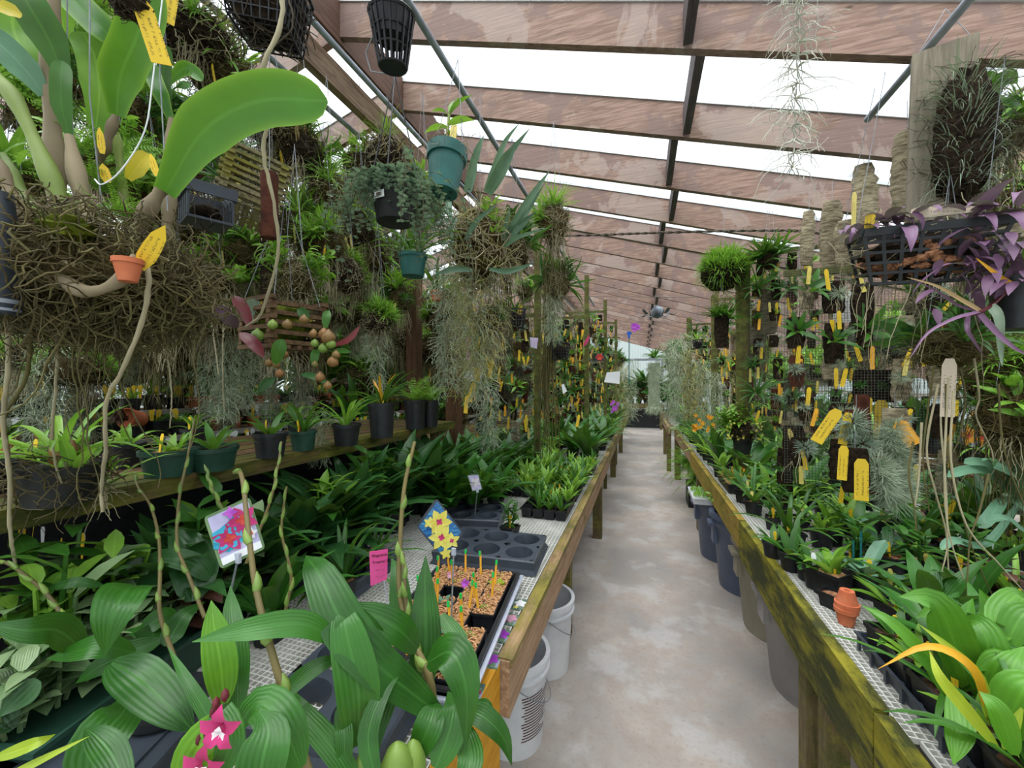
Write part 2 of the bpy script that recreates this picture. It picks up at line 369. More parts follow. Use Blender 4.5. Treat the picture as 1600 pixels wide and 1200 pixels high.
def crom(p, n):
    if len(p) == 1: return [p[0]]*(n+1)
    if len(p) == 2: return [p[0].lerp(p[1], i/n) for i in range(n+1)]
    q = [p[0]*2-p[1]]+list(p)+[p[-1]*2-p[-2]]; m = len(p)-1; out = []
    for i in range(n+1):
        x = i/n*m; k = min(int(x), m-1); t = x-k; a, b_, c, d = q[k:k+4]
        out.append(.5*((2*b_)+(c-a)*t+(2*a-5*b_+4*c-d)*t*t+(3*b_-a-3*c+d)*t**3))
    return out
# ---------------------------------------------------------------- objects
LABELS = {}
def tag(o, label, cat, group=None, kind=None):
    if label: o['label'] = label
    if cat: o['category'] = cat
    if group: o['group'] = group
    if kind: o['kind'] = kind
    return o
def thing(name, label, cat, loc=(0, 0, 0), rot=(0, 0, 0), group=None, scale=1):
    o = bpy.data.objects.new(name, None); COL.objects.link(o); o.empty_display_size = .05
    o.location = loc; o.rotation_euler = rot if isinstance(rot, (tuple, list)) else (0, 0, rot)
    o.scale = (scale,)*3
    return tag(o, label, cat, group)
def part(name, mb, mats, parent, label=None, smooth=True):
    o = bpy.data.objects.new(name, mb.mesh(name, mats, smooth) if isinstance(mb, MB) else mb); COL.objects.link(o); o.parent = parent
    if label: o['label'] = label
    return o
def solo(name, mb, mats, label, cat, loc=(0, 0, 0), rot=(0, 0, 0), group=None, smooth=True, kind=None, scale=1):
    o = bpy.data.objects.new(name, mb.mesh(name, mats, smooth) if isinstance(mb, MB) else mb); COL.objects.link(o)
    o.location = loc; o.rotation_euler = rot if isinstance(rot, (tuple, list)) else (0, 0, rot); o.scale = (scale,)*3
    return tag(o, label, cat, group, kind)
def struct(name, mb, mats, parent=None, smooth=False):
    o = bpy.data.objects.new(name, mb.mesh(name, mats, smooth)); COL.objects.link(o)
    if parent: o.parent = parent
    else: o['kind'] = 'structure'
    return o
# a prototype is a list of (part name, mesh, label, [sub parts])
def place(name, protos, label, cat, loc, rot=(0, 0, 0), scale=1, group=None):
    t = thing(name, label, cat, loc, rot, group, scale)
    for pn, me, lb, subs in protos:
        o = part(pn, me, None, t, lb)
        for sn, sm in subs: part(sn, sm, None, o)
    return t
def floatmesh(name, fn, mats, smooth=True):
    m = MB(); fn(m); return m.mesh(name, mats, smooth)
ORD = ['first', 'second', 'third', 'fourth', 'fifth', 'sixth', 'seventh', 'eighth', 'ninth', 'tenth', 'eleventh', 'twelfth', 'thirteenth',
       'fourteenth', 'fifteenth', 'sixteenth', 'seventeenth', 'eighteenth', 'nineteenth', 'twentieth'] + ['twenty-%s' % x for x in
       ('first', 'second', 'third', 'fourth', 'fifth', 'sixth', 'seventh', 'eighth', 'ninth')] + ['thirtieth'] + ['thirty-%s' % x for x in ('first', 'second', 'third', 'fourth', 'fifth', 'sixth', 'seventh', 'eighth', 'ninth')] + ['fortieth']
# ================================================================ THE HOUSE
XR, XL = .503, -.342          # bench edges along the aisle
BZ = .78                      # bench top
XRIDGE = -1.6; SL = .30; ZR0 = HC+1.438   # underside of rafters: z = ZR0 - SL*x right of the ridge
YEND = 16.4; XWR, XWL = 4.6, -5.4; YBACK = -1.6
def zraft(x): return ZR0-SL*x if x >= XRIDGE else ZR0-SL*XRIDGE-SL*(XRIDGE-x)
m = MB(); m.box(((XWR+XWL)/2, (YEND+YBACK)/2, -.05), (XWR-XWL+.4, YEND-YBACK+.4, .1)); struct('floor', m, 'concrete')
# rafters, each a plank, both roof slopes
RY = [1.80+.61*k for k in range(-5, 24)]
RZ = .19
for k, y in enumerate(RY):
    for side in (0, 1):
        m = MB(); xa, xb = (XRIDGE+.02, XWR+.1) if side == 0 else (XRIDGE-.05, XWL-.1)
        i0 = len(m.v)
        for x in (xa, xb):
            for dy in (-.019, .019):
                for dz in (0, RZ): m.vert((x, y+dy, zraft(x)+dz))
        for q in ((0, 1, 3, 2), (4, 6, 7, 5), (0, 4, 5, 1), (2, 3, 7, 6), (0, 2, 6, 4), (1, 5, 7, 3)): m.face(*q)
        struct('ceiling_rafter', m, 'rafter')
        m = MB()                                        # pale aluminium glazing bar on top of the rafter
        m.bar((xa, y, zraft(xa)+RZ+.012), (xb, y, zraft(xb)+RZ+.012), .055, .02)
        struct('trim_glazing_bar', m, 'white_plastic')
# blocking between the rafters along the middle of the right slope
for k in range(len(RY)-1):
    x = .20 + (.035 if k % 2 else -.02); y0, y1 = RY[k]+.02, RY[k+1]-.02
    m = MB(); m.box((x, (y0+y1)/2, zraft(x)+.085), (.038, y1-y0, .14)); struct('ceiling_blocking', m, 'block')
# corrugated sheets
def corr(name, fn, n, mat):
    m = MB()
    for i in range(n+1):
        t = i/n; a, b_ = fn(t, .012*math.sin(i*math.pi/2*1.0)); m.vert(a); m.vert(b_)
    for i in range(n): m.face(2*i, 2*i+1, 2*i+3, 2*i+2)
    return struct(name, m, mat, smooth=True)
Z1 = RZ+.03
corr('ceiling_sheet_right', lambda t, h: ((XRIDGE, YBACK+(YEND-YBACK)*t, zraft(XRIDGE)+Z1+h), (XWR+.2, YBACK+(YEND-YBACK)*t, zraft(XWR+.2)+Z1+h)), 900, 'roof')
corr('ceiling_sheet_left', lambda t, h: ((XRIDGE, YBACK+(YEND-YBACK)*t, zraft(XRIDGE)+Z1+h), (XWL-.2, YBACK+(YEND-YBACK)*t, zraft(XWL-.2)+Z1+h)), 900, 'roof')
corr('wall_right', lambda t, h: ((XWR+h, YBACK+(YEND-YBACK)*t, 0), (XWR+h, YBACK+(YEND-YBACK)*t, zraft(XWR)+.2)), 700, 'wallsheet')
corr('wall_left', lambda t, h: ((XWL+h, YBACK+(YEND-YBACK)*t, 0), (XWL+h, YBACK+(YEND-YBACK)*t, zraft(XWL)+.2)), 700, 'wallsheet')
def gable(name, y):
    m = MB(); n = 400
    for i in range(n+1):
        x = XWL+(XWR-XWL)*i/n; h = .012*math.sin(i*math.pi/2); m.vert((x, y+h, 0)); m.vert((x, y+h, zraft(x)+.2))
    for i in range(n): m.face(2*i, 2*i+1, 2*i+3, 2*i+2)
    struct(name, m, 'wallsheet', smooth=True)
gable('wall_far', YEND); gable('wall_near', YBACK)
m = MB(); m.box(((XWR+XWL)/2, YEND-.05, 1.05), (XWR-XWL, .04, .09)); m.box(((XWR+XWL)/2, YEND-.05, 2.45), (XWR-XWL, .04, .09))
for x in (-4, -2.6, -1.2, .75, 2, 3.4): m.box((x, YEND-.05, 1.3), (.09, .06, 2.6))
m.bar((.75, YEND-.09, 1.1), (-1.2, YEND-.09, 2.0), .03)
struct('trim_far_framing', m, 'pipe')
m = MB()
for y in (.3, 2.2, 4.6, 7, 9.4, 11.8, 14.2):
    m.box((XWL+.06, y, 1.1), (.07, .09, 2.2)); m.box((XWR-.06, y, .9), (.07, .09, 1.8))
for z in (.6, 1.3): m.box((XWL+.06, 7, z), (.05, 18, .09)); m.box((XWR-.06, 7, z), (.05, 18, .09))
struct('trim_wall_framing', m, 'ledge')
# ridge boards and beam
m = MB(); m.box((-1.685, 7, HC+1.765), (.05, 19, .15)); struct('ceiling_ridge_beam', m, 'beam')
m = MB(); m.box((-1.60, 7, zraft(XRIDGE)+.09), (.04, 19, .26)); struct('ceiling_ridge_board', m, 'darkwood')
for x in (-1.685, 1.55):
    for y in ((2.7, 7.5, 12.0) if x < 0 else (7.9, 12.4)):
        m = MB(); zt = HC+1.69 if x < 0 else zraft(x); m.box((x, y, zt/2), (.09, .09, zt)); struct('wall_post', m, 'postbrown')
m = MB(); m.box((0, 0, 1.1), (.095, .095, 2.2)); solo('shelf_post', m, 'postbrown', 'dark brown square post at the far end of the raised left shelf', 'post', loc=(-1.37, 2.76, 0), smooth=False)
# pipes hung under the roof
def pipe(label, pts, r=.0135, cat='pipe', mat='pipe', name='hanging_pipe', group=None):
    pts = [Vector(p) for p in pts]; c = pts[0]; m = MB(); m.tube([p-c for p in pts], r, 10)
    return solo(name, m, mat, label, cat, loc=c, group=group)
pipe('galvanised pipe on the left of the ridge beam, running the length of the house', [(-1.80, -1.2, HC+1.66), (-1.80, 16, HC+1.66)], .016)
pipe('galvanised pipe just right of the ridge beam, over the hanging coin-leaf basket', [(-1.50, -1.2, HC+1.74), (-1.50, 16, HC+1.74)], .016)
pipe('galvanised pipe with the black net pot hooked over it, above the left bench', [(-.93, -1.2, HC+1.60), (-.90, 8, HC+1.55)], .016)
pipe('short galvanised pipe with an open rounded end over the right bench', [P(1355, 187, 1.72), onY(1640, -122, -.3) if False else Vector(P(1355, 187, 1.72))+Vector((.0, -2.6, .0))], .0135)
def rp2(px, py, d): return P(px, py, d)
pipe('long galvanised pipe carrying the nearest right wire panels', [P(1216, 372, 3.6), P(1447, 173, 2.0), P(1720, -60, 1.25)], .015)
pipe('upper pipe of the pair at the top right corner', [P(1510, 108, 1.75), P(1700, -40, 1.2)], .016)
pipe('pipe beside the weathered hanging board at top right', [P(1420, 262, 2.35), P(1530, 118, 1.85), P(1720, -8, 1.3)], .014)
pipe('far hanging pipe above the right mesh panels', [(1.25, 4.2, HC+.92), (1.15, 15, HC+.98)], .012)
pipe('far hanging pipe above the left mesh panels', [(-.95, 8, HC+1.0), (-.95, 15.5, HC+1.05)], .012)
# the twisted rope across and thin tie wires
def rope(label, pts, r, mat='rope', name='tie_rope', cat='rope'):
    q = crom([Vector(p) for p in pts], 16); c = q[0]; m = MB()
    if mat == 'rope':
        for ph in (0, math.pi):
            z = crom(q, 160); m.tube([p-c+Vector((0, math.cos(i*.9+ph), math.sin(i*.9+ph)))*r*.6 for i, p in enumerate(z)], r*.75, 5)
    else: m.tube([p-c for p in q], r, 5)
    solo(name, m, mat, label, cat, loc=c)
rope('twisted grey rope slung across the house under the rafters', [P(700, 372, 3.9), P(900, 368, 3.5), P(1050, 363, 3.25), P(1230, 360, 2.9), P(1300, 368, 2.8)], .009)
rope('thin wire crossing just above the ceiling fan', [P(880, 463, 6.2), P(1000, 464, 6), P(1150, 465, 5.6)], .004, 'wire_dark', 'tie_wire', 'wire')
rope('thin wire crossing below the ceiling fan', [P(970, 504, 7.2), P(1100, 505, 6.6)], .004, 'wire_dark', 'tie_wire', 'wire')
rope('thin wire nearest the far wall', [P(975, 522, 9), P(1090, 524, 8.4)], .004, 'wire_dark', 'tie_wire', 'wire')
# ================================================================ BENCHES
def grating(label, x0, x1, y0, y1, z, cell=.0165, group='white grating panels on the benches'):
    m = MB(); nx = max(1, round((x1-x0)/cell)); ny = max(1, round((y1-y0)/cell)); m.sm = False
    for i in range(nx+1): x = (x1-x0)*i/nx; m.box((x, (y1-y0)/2, -.006), (.0032, y1-y0, .012))
    for j in range(ny+1): y = (y1-y0)*j/ny; m.box(((x1-x0)/2, y, -.006), (x1-x0, .0032, .0118))
    return solo('bench_grating', m, 'grating', label, 'grating', loc=(x0, y0, z), group=None, smooth=False)
edges = [-.25, .62, 1.30, 1.92, 2.55, 3.6, 4.8, 6.0, 7.2, 8.4, 9.6, 10.8]
for i in range(len(edges)-1):
    grating('white lattice grating on the left bench, %s panel counted from the camera' % ORD[i], -1.24, XL-.025+.0, edges[i]+.003, edges[i+1]-.003, BZ, .0165 if i < 5 else .033)
edgr = [-.3, .72, 1.02, 1.9, 2.9, 4.1, 5.3, 6.5, 7.7, 8.9]
for i in range(len(edgr)-1):
    off = (.0, .012, -.006)[i % 3]
    grating('white lattice grating on the right bench, %s panel counted from the camera' % ORD[i], XR+.02+off, 1.45, edgr[i]+.003, edgr[i+1]-.003, BZ, .0165 if i < 4 else .033)
def bench(label, name, fascias, legs, rear, z, y0, y1, xf, xb):
    t = thing(name, label, 'bench', ((xf+xb)/2, y0, 0)); o = t.location.copy()
    def loc(p): return Vector(p)-o
    for (xa, ya, yb, h, th, mat, lb) in fascias:
        m = MB(); m.box(loc((xa, (ya+yb)/2, z+.002-h/2)), (th, yb-ya, h)); part('fascia_board', m, mat, t, lb, False)
        if mat == 'rail_bare': m = MB(); m.box(loc((xa+(.004 if xa < 0 else -.004), (ya+yb)/2, z-.004)), (th+.006, yb-ya-.01, .022)); part('mossy_edge', m, 'rail', t, 'moss-covered top edge', False)
    for (x, y, s) in legs:
        m = MB(); m.box(loc((x, y, (z-.03)/2)), (s, s, z-.03)); part('leg', m, 'leg', t, None, False)
    m = MB(); m.box(loc((rear, (y0+y1)/2, z-.07)), (.038, y1-y0, .14)); part('rear_board', m, 'rail_bare', t, None, False)
    for k in range(int((y1-y0)/.6)+1):
        m = MB(); m.box(loc(((xf+xb)/2, y0+.05+k*.6, z-.036)), (abs(xb-xf)-.05, .038, .045)); part('joist', m, 'rail_bare', t, None, False)
    return t
bench('long mossy timber bench on the left of the aisle', 'plant_bench',
      [(XL-.022, -.4, .965, .36, .03, 'rail_orange', 'amber end skirt board'), (XL, .97, 4.25, .145, .034, 'rail_bare', None), (XL-.005, 4.27, 7.6, .14, .034, 'rail', None), (XL, 7.62, 11, .14, .034, 'rail_amber', None)],
      [(XL-.10, 2.35, .085), (XL-.07, 3.95, .085), (XL-.1, 6.6, .085), (XL-.1, 9, .085), (-1.22, 1.2, .085), (-1.22, 4, .085), (XL-.08, .4, .085)], -1.26, BZ, -.4, 11, XL, -1.28)
bench('long algae-covered timber bench on the right of the aisle', 'plant_bench',
      [(XR, -.4, .70, .19, .034, 'rail_green', None), (XR-.004, .715, 1.07, .20, .034, 'rail_green', None), (XR, 1.085, 2.35, .19, .034, 'rail_green', None), (XR, 2.37, 4.6, .15, .034, 'rail_amber', 'yellow algae board'), (XR+.01, 4.62, 6.9, .14, .034, 'rail_bare', None)],
      [(XR+.055, 1.46, .06), (XR+.06, 1.62, .07), (XR+.3, 3.05, .07), (XR+.08, 4.5, .085), (XR+.03, 6.75, .085), (1.46, 1, .085), (1.46, 3, .085)], 1.48, BZ, -.4, 6.95, XR, 1.5)
bench('far timber bench beyond the end of the right bench', 'plant_bench', [(XR-.06, 7.3, 9.2, .12, .034, 'rail_bare', None)],
      [(XR-.06, 7.35, .07), (XR-.03, 9.1, .07)], 1.4, BZ-.02, 7.3, 12, XR-.06, 1.42)
bench('dark bench standing across the far end of the aisle', 'plant_bench', [(-.6, 13.9, 14.0, .14, 2.6, 'leg', None)],
      [(-1.6, 14.0, .09), (.6, 14, .09)], -.6, .82, 13.9, 15.6, -1.8, .7)
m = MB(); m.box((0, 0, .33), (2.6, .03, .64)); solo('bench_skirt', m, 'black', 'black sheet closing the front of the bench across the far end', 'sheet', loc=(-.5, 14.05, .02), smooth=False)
# raised shelf on the left with mossy plank rail
def shelf(label, z, y0, y1, x0, x1, railmat, h):
    t = thing('plant_shelf', label, 'shelf', ((x0+x1)/2, y0, 0)); o = t.location.copy()
    m = MB(); m.box(Vector((x0-.02, (y0+y1)/2, z-h/2))-o, (.045, y1-y0, h)); part('front_rail', m, railmat, t, None, False)
    n = 6; wdt = (abs(x1-x0)-.06)/n
    for k in range(n):
        m = MB(); m.box(Vector((x0-.05-wdt*(k+.5), (y0+y1)/2, z-.012))-o, (wdt-.012, y1-y0, .022)); part('plank', m, 'slat_brown' if k % 2 else 'rail_old', t, None, False)
    for y in (y0+.15, y1-.15):
        for x in (x0-.06, x1+.06):
            m = MB(); m.box(Vector((x, y, (z-.03)/2))-o, (.07, .07, z-.03)); part('leg', m, 'leg', t, None, False)
    return t
shelf('raised mossy plank shelf behind the near left bench', 1.23, -.6, 2.62, -1.30, -2.0, 'rail_old', .05)
shelf('low plank shelf with a yellow-green rail behind the middle of the left bench', .98, 2.95, 4.9, -1.30, -2.2, 'rail_amber', .10)
shelf('plain plank shelf behind the far left bench', .98, 5.0, 9.0, -1.32, -2.2, 'rail', .09)
shelf('rear plank shelf behind the near right bench', 1.0, .2, 3.4, 2.3, 1.7, 'leg', .06)
shelf('rear plank shelf behind the far right bench', 1.0, 3.6, 9.0, 2.4, 1.6, 'leg', .06)
# pale ledges of the next bay seen through the left plants
for k, (z, x, lb) in enumerate(((1.33, -3.0, 'upper white-edged ledge of the next bay on the left'), (1.18, -2.75, 'middle white-edged ledge of the next bay on the left'), (1.03, -2.45, 'lower white-edged ledge of the next bay on the left'))):
    t = thing('tiered_ledge', lb, 'shelf', (x, .5, z))
    m = MB(); m.box((-.2, 2.6, -.012), (.42, 5.6, .022)); part('board', m, 'slat_brown', t, None, False)
    m = MB(); m.box((.02, 2.6, -.015), (.022, 5.6, .034)); part('edge_strip', m, 'ledge', t, None, False)
    m = MB(); m.box((-.38, 2.6, -.12), (.015, 5.6, .2)); part('added_dark_backing', m, 'leg', t, None, False)  # dark backing added to block bright glimpses of the wall below the ledge
    for yy in (.1, 5.0): m = MB(); m.box((-.1, yy, -z/2-.01), (.06, .06, z-.04)); part('leg', m, 'leg', t, None, False)
# under the benches; dark sheets and crates here are added to block stray light
m = MB(); m.box((0, 0, .54), (.012, 4.2, 1.08)); solo('added_shade_sheet', m, 'black', 'added black sheet standing in for shade behind the raised left shelf legs', 'sheet', loc=(-2.06, 1.2, .06), smooth=False)  # added sheet: closes a bright gap where deep shade belongs
m = MB(); m.box((0, 0, .42), (.012, 7.5, .84)); solo('added_shade_sheet', m, 'blackrough', 'added dark sheet standing in for shade behind the low shelves along the left bench', 'sheet', loc=(-2.26, 7.1, .05), smooth=False)  # same kind of added dark sheet, for the shade farther along
def bucket(label, loc, mat='white_plastic', h=.37, r0=.13, r1=.15, marks=True, bail=True):
    t = thing('bucket', label, 'bucket', loc)
    m = MB(); m.lathe([(r0, 0), (r1, h-.06), (r1+.012, h-.06), (r1+.012, h-.05), (r1+.002, h-.05), (r1+.003, h-.025), (r1+.012, h-.025), (r1+.013, h), (r1-.004, h), (r0-.01, .01)], 32); part('tub', m, mat, t)
    if bail:
        m = MB(); m.tube([((r1+.016)*math.cos(a), (r1+.016)*math.sin(a), h-.05-.16*math.sin((a+.3)/2.0) if False else h-.05-.14*math.sin(a+1.2)) for a in [(-1.2+i*3.14/14) for i in range(15)]], .0025, 5); part('wire_handle', m, 'wire', t)
    if marks:
        m = MB()
        for i in range(16):
            z = h*.2+i*h*.032; a0 = -1.0+rr(0, .12); a1 = a0+rr(.5, 1.5); rad = r0+(r1-r0)*z/(h-.06)+.0008; i0 = len(m.v)
            for q in range(9):
                a = a0+(a1-a0)*q/8; m.vert((rad*math.cos(a), rad*math.sin(a), z)); m.vert((rad*math.cos(a), rad*math.sin(a), z+h*.013))
            for q in range(8): m.face(i0+2*q, i0+2*q+2, i0+2*q+3, i0+2*q+1)
        part('printed_text_block', m, 'ink', t, 'lines of small dark print')
    return t
g = onZ(820, 1085, 0)
bucket('white bucket with worn print under the left bench, nearest the camera', (-.53, 1.62, 0))
bucket('white bucket behind the printed one, under the left bench', (-.50, 2.08, 0), marks=False)
bucket('small pale bucket under the near right bench', (XR+.22, .72, 0), h=.3, r0=.10, r1=.12, marks=False)
def bin_(label, loc, mat, h=.54, r=.235, rz=0):
    t = thing('storage_bin', label, 'bin', loc, rz)
    m = MB(); m.lathe([(r*.82, 0), (r*.84, .02), (r, h-.10), (r+.012, h-.09), (r+.012, h-.04), (r+.03, h-.03), (r+.03, h), (r-.005, h), (r-.01, h-.08), (r*.8, .03)], 40); part('tub', m, mat, t)
    for a in (math.pi, 0):
        m = MB(); c = math.cos(a); m.box((c*(r+.016), 0, h-.085), (.045, .12, .022)); m.box((c*(r-.004), 0, h-.16), (.03, .10, .13)); part('handle', m, mat, t)
    return t
bin_('blue-grey bin under the right bench, the one farthest up the aisle', (.69, 3.86, 0), 'brute_blue')
bin_('blue-grey bin under the right bench, with snail shells dotted on its side', (.75, 3.32, 0), 'brute_blue')
bin_('tan bin stained green under the right bench', (.80, 2.80, 0), 'brute_tan')
bin_('pale grey bin under the right bench, nearest the camera', (.83, 2.30, 0), 'brute_gray', h=.54, r=.25)
m = MB(); m.box((0, 0, .28), (.5, .7, .55)); solo('added_dark_crate', m, 'blackrough', 'black crate added to darken the space under the near left bench', 'crate', loc=(-.98, 1.65, 0), smooth=False)  # crates added as filler to darken the space under the bench
for k in range(7):
    m = MB(); m.box((0, 0, .24), (.45, .55, .48)); solo('added_dark_crate', m, ('slate', 'blackrough')[k % 2], 'added dark crate under the long left bench beyond the buckets, %s from the camera' % ORD[k], 'crate', loc=(-.95, 2.6+k*.8, 0), smooth=False)  # more added crates, blocking light below the long bench

for k in range(13):
    m = MB(); h = (.62, .55, .68)[k % 3]; m.box((0, 0, h/2), (.52, .60, h)); m.box((0, 0, h+.012), (.56, .64, .024)); solo('added_dark_crate', m, ('blackrough', 'leg', 'slate')[k % 3], 'added dark lidded crate on the floor of the next left bay, %s from the camera' % ORD[k], 'crate', loc=(-2.98, .55+k*.68, 0), smooth=False)  # crates added to cover bright floor and darken the next bay
for k in range(12):
    m = MB(); h = (.5, .42, .6)[k % 3]; m.box((0, 0, h/2), (.42, .5, h)); solo('added_dark_crate', m, ('blackrough', 'slate')[k % 2], 'added dark crate below the raised left shelves, %s from the camera' % ORD[k], 'crate', loc=(-1.68, .5+k*.66, 0), smooth=False)  # crates added to keep the space below the shelves dark
for k in range(9):
    m = MB(); h = (.5, .42, .6)[k % 3]; m.box((0, 0, h/2), (.5, .56, h)); solo('added_dark_crate', m, ('blackrough', 'slate')[k % 2], 'added dark crate under the back of the right bench, %s from the camera' % ORD[k], 'crate', loc=(1.36, .6+k*.66, 0), smooth=False)  # added filler that blocks light under the right bench
# ================================================================ PLANT AND POT PROTOTYPES
pi = math.pi
def f_strap(m, n=9, Ln=.25, W=.018, el=(.5, 1.4), droop=(.8, 1.6), shape='strap', fold=.45, seg=6, cols=3, spread=.01, z=0):
    for i in range(n):
        a = i*2.4+rr(-.3, .3); m.leaf((math.cos(a)*spread, math.sin(a)*spread, z), a, rr(*el), Ln*rr(.65, 1.1), W*rr(.8, 1.15), rr(*droop), fold, seg, shape, cols)
def f_broad(m, n=6, Ln=.22, W=.05, el=(.6, 1.35), droop=(.5, 1.4), cols=5, seg=7, spread=.012, z=0, shape='lance', fold=.22):
    f_strap(m, n, Ln, W, el, droop, shape, fold, seg, cols, spread, z)
def f_rosette(m, n=8, Ln=.03, W=.012, z=0, el=(.1, .8), droop=(.2, .8), shape='oval'):
    f_strap(m, n, Ln, W, el, droop, shape, .2, 3, 3, .003, z)
def f_stemmed(m, k=4, H=.12, leaves=6, Ln=.07, W=.022, z=0, lean=.35):
    for s in range(k):
        a = rr(0, 6.28); l = rr(0, lean); h = H*rr(.6, 1.1); p0 = Vector((math.cos(a)*.012, math.sin(a)*.012, z)); tip = p0+Vector((math.cos(a)*h*l, math.sin(a)*h*l, h))
        m.tube([p0, p0.lerp(tip, .5)+Vector((0, 0, .004)), tip], [.0035, .003, .002], 5)
        for j in range(leaves): t = (j+1)/leaves; b = rr(0, 6.28) if j % 2 else rr(0, 6.28); m.leaf(p0.lerp(tip, t), b, rr(.1, .9), Ln*rr(.7, 1.1), W, rr(.3, 1.1), .25, 4, 'lance', 3)
def f_fern(m, n=14, Ln=.22, z=0, el=(.5, 1.3), leaflet=.02):
    for i in range(n):
        a = rr(0, 6.28); e0 = rr(*el); q = Vector((rr(-.02, .02), rr(-.02, .02), z)); L_ = Ln*rr(.6, 1.1); dr = rr(.7, 1.6); N = 16; r = R.random(); pts = [q]
        for s in range(N):
            t = s/N; e = e0-dr*t**1.2; d = Vector((math.cos(e)*math.cos(a), math.cos(e)*math.sin(a), math.sin(e))); x = Vector((-math.sin(a), math.cos(a), 0)); nx = q+d*(L_/N)
            ll = leaflet*math.sin(pi*min(1, (t+.12)*.9))**.6
            if s > 1:
                for sg in (-1, 1):
                    e_ = q+x*sg*ll+d*ll*.35-Vector((0, 0, ll*.2)); i0 = len(m.v); m.vert(q, (0, 0, r)); m.vert(q.lerp(e_, .5)+d*ll*.3, (.5, .5, r)); m.vert(e_, (1, 1, r)); m.vert(q.lerp(e_, .5)-d*ll*.12, (-.5, .5, r)); m.face(i0, i0+1, i0+2, i0+3)
            q = nx; pts.append(q)
        m.tube(pts[::3], .0012, 3, False)
def f_fine(m, n=120, Ln=.05, W=.0025, rad=.03, z=0, el=(-.3, 1.5), droop=(.2, 1.2), seg=3, shape='taper', sq=.8):
    for i in range(n):
        a = rr(0, 6.28); e = rr(-.2, 1.4); p = Vector((math.cos(a)*math.cos(e), math.sin(a)*math.cos(e), math.sin(e)*sq))*rad*rr(.7, 1)
        m.leaf(p+Vector((0, 0, z)), a+rr(-.5, .5), rr(*el), Ln*rr(.6, 1.2), W, rr(*droop), .3, seg, shape, 2)
def wander(p, d, L_, n, jit, grav=0):
    p = Vector(p); d = Vector(d).normalized(); out = [p.copy()]
    for i in range(n):
        d = (d+Vector((rr(-jit, jit), rr(-jit, jit), rr(-jit, jit)-grav))).normalized(); p = p+d*(L_/n); out.append(p.copy())
    return out
def f_hangroots(m, n=30, L_=.4, rad=.06, r=.0015, jit=.35, grav=.35, z=0, seg=9, taper=.5, el=None):
    for i in range(n):
        a = rr(0, 6.28); q = rr(0, rad); p = (math.cos(a)*q, math.sin(a)*q, z+rr(-.02, .01)); k = L_*rr(.3, 1.1)
        pts = wander(p, (math.cos(a)*.5, math.sin(a)*.5, -1), k, seg, jit, grav); m.tube(pts, [r*(1-taper*j/seg)*1.0 for j in range(seg+1)], 4, False)
def f_mass(m, n, a, b, c, L_=.12, r=.0012, jit=.6, seg=6, c0=(0, 0, 0), shell=.75):
    for i in range(n):
        u = Vector((R.gauss(0, 1), R.gauss(0, 1), R.gauss(0, 1))).normalized(); q = rr(shell, 1.02)
        p = Vector((u.x*a*q, u.y*b*q, u.z*c*q)); t = u.cross(Vector((rr(-1, 1), rr(-1, 1), rr(-1, 1)))).normalized(); pts = [p]
        for s in range(seg):
            t = (t+Vector((rr(-jit, jit), rr(-jit, jit), rr(-jit, jit)))*.6).normalized(); p = p+t*(L_/seg)
            k = math.sqrt((p.x/a)**2+(p.y/b)**2+(p.z/c)**2)
            if k > 1.05 or k < .7: p = p*((.9*k+.1)/k if k > 1 else .85/k)
            pts.append(p.copy())
        m.tube([Vector(c0)+x for x in pts], r*rr(.6, 1.3), 4, False)
def f_curls(m, n=160, H=.5, rad=.05, r=.0009, L_=.06, z=0, k0=0):
    for i in range(n):
        t = rr(0, 1); a = rr(0, 6.28); q = rad*rr(.1, 1)*(1-.45*t); p = (math.cos(a)*q, math.sin(a)*q, z-H*t)
        pts = wander(p, (math.cos(a), math.sin(a), rr(-1.2, .3)), L_*rr(.6, 1.4), 5, .75, .25); m.tube(pts, r, 3, False)
def f_flower(m, c, r, petals=5, nrm=(0, -1, .2), shape='oval', W=.75, cup=.2):
    nrm = Vector(nrm).normalized(); x = nrm.orthogonal().normalized(); y = nrm.cross(x); c = Vector(c); ph = rr(0, 6)
    for k in range(petals):
        a = ph+2*pi*k/petals; d = x*math.cos(a)+y*math.sin(a); m.blade([c, c+d*r*.5+nrm*r*cup, c+d*r+nrm*r*cup*.6], r*W, nrm, .15, 3, shape, 3)
# pots ------------------------------------------------------------
def g_round(m, r=.055, h=.09, k=.78, rim=.012, seg=24):
    m.lathe([(r*k, 0), (r*.97, h-rim*1.2), (r+.003, h-rim*1.2), (r+.004, h), (r-.002, h), (r-.004, h-.012), (r*k*.9, h-.02)], seg)
def g_square(m, s=.032, h=.06, k=.8):
    m.lathe([(s*k, 0), (s*.96, h*.85), (s*1.05, h*.86), (s*1.05, h), (s*.96, h), (s*.92, h-.012), (s*k*.8, h-.014)], 4, square=1)
def g_soil(m, r, z, wob=.06, n=20, bump=.1):
    m.lathe([(r, z-.004), (r, z), (r*.7, z+.003), (r*.3, z+.004), (.001, z+.004)], n, wob=wob)
def g_tag(m, w_=.014, h=.07, z0=-.01, lean=.12, az=0, pt=True, th=.0012):
    c, s = math.cos(az), math.sin(az); pr = [(-1, 0), (1, 0), (1, .88), (.55, 1), (-.55, 1), (-1, .88)] ; i0 = len(m.v)
    for sd in (-1, 1):
        for (u, v) in pr:
            x = u*w_/2*(1 if v > .15 or not pt else .35); z = z0+v*h; y = sd*th/2+lean*v*h; m.vert((x*c-y*s, x*s+y*c, z), (u, v, .5))
    m.face(*[i0+k for k in range(6)][::-1] if False else [i0+k for k in range(6)]); m.face(*[i0+6+k for k in range(6)][::-1])
    for k in range(6): q = (k+1) % 6; m.face(i0+k, i0+6+k, i0+6+q, i0+q)
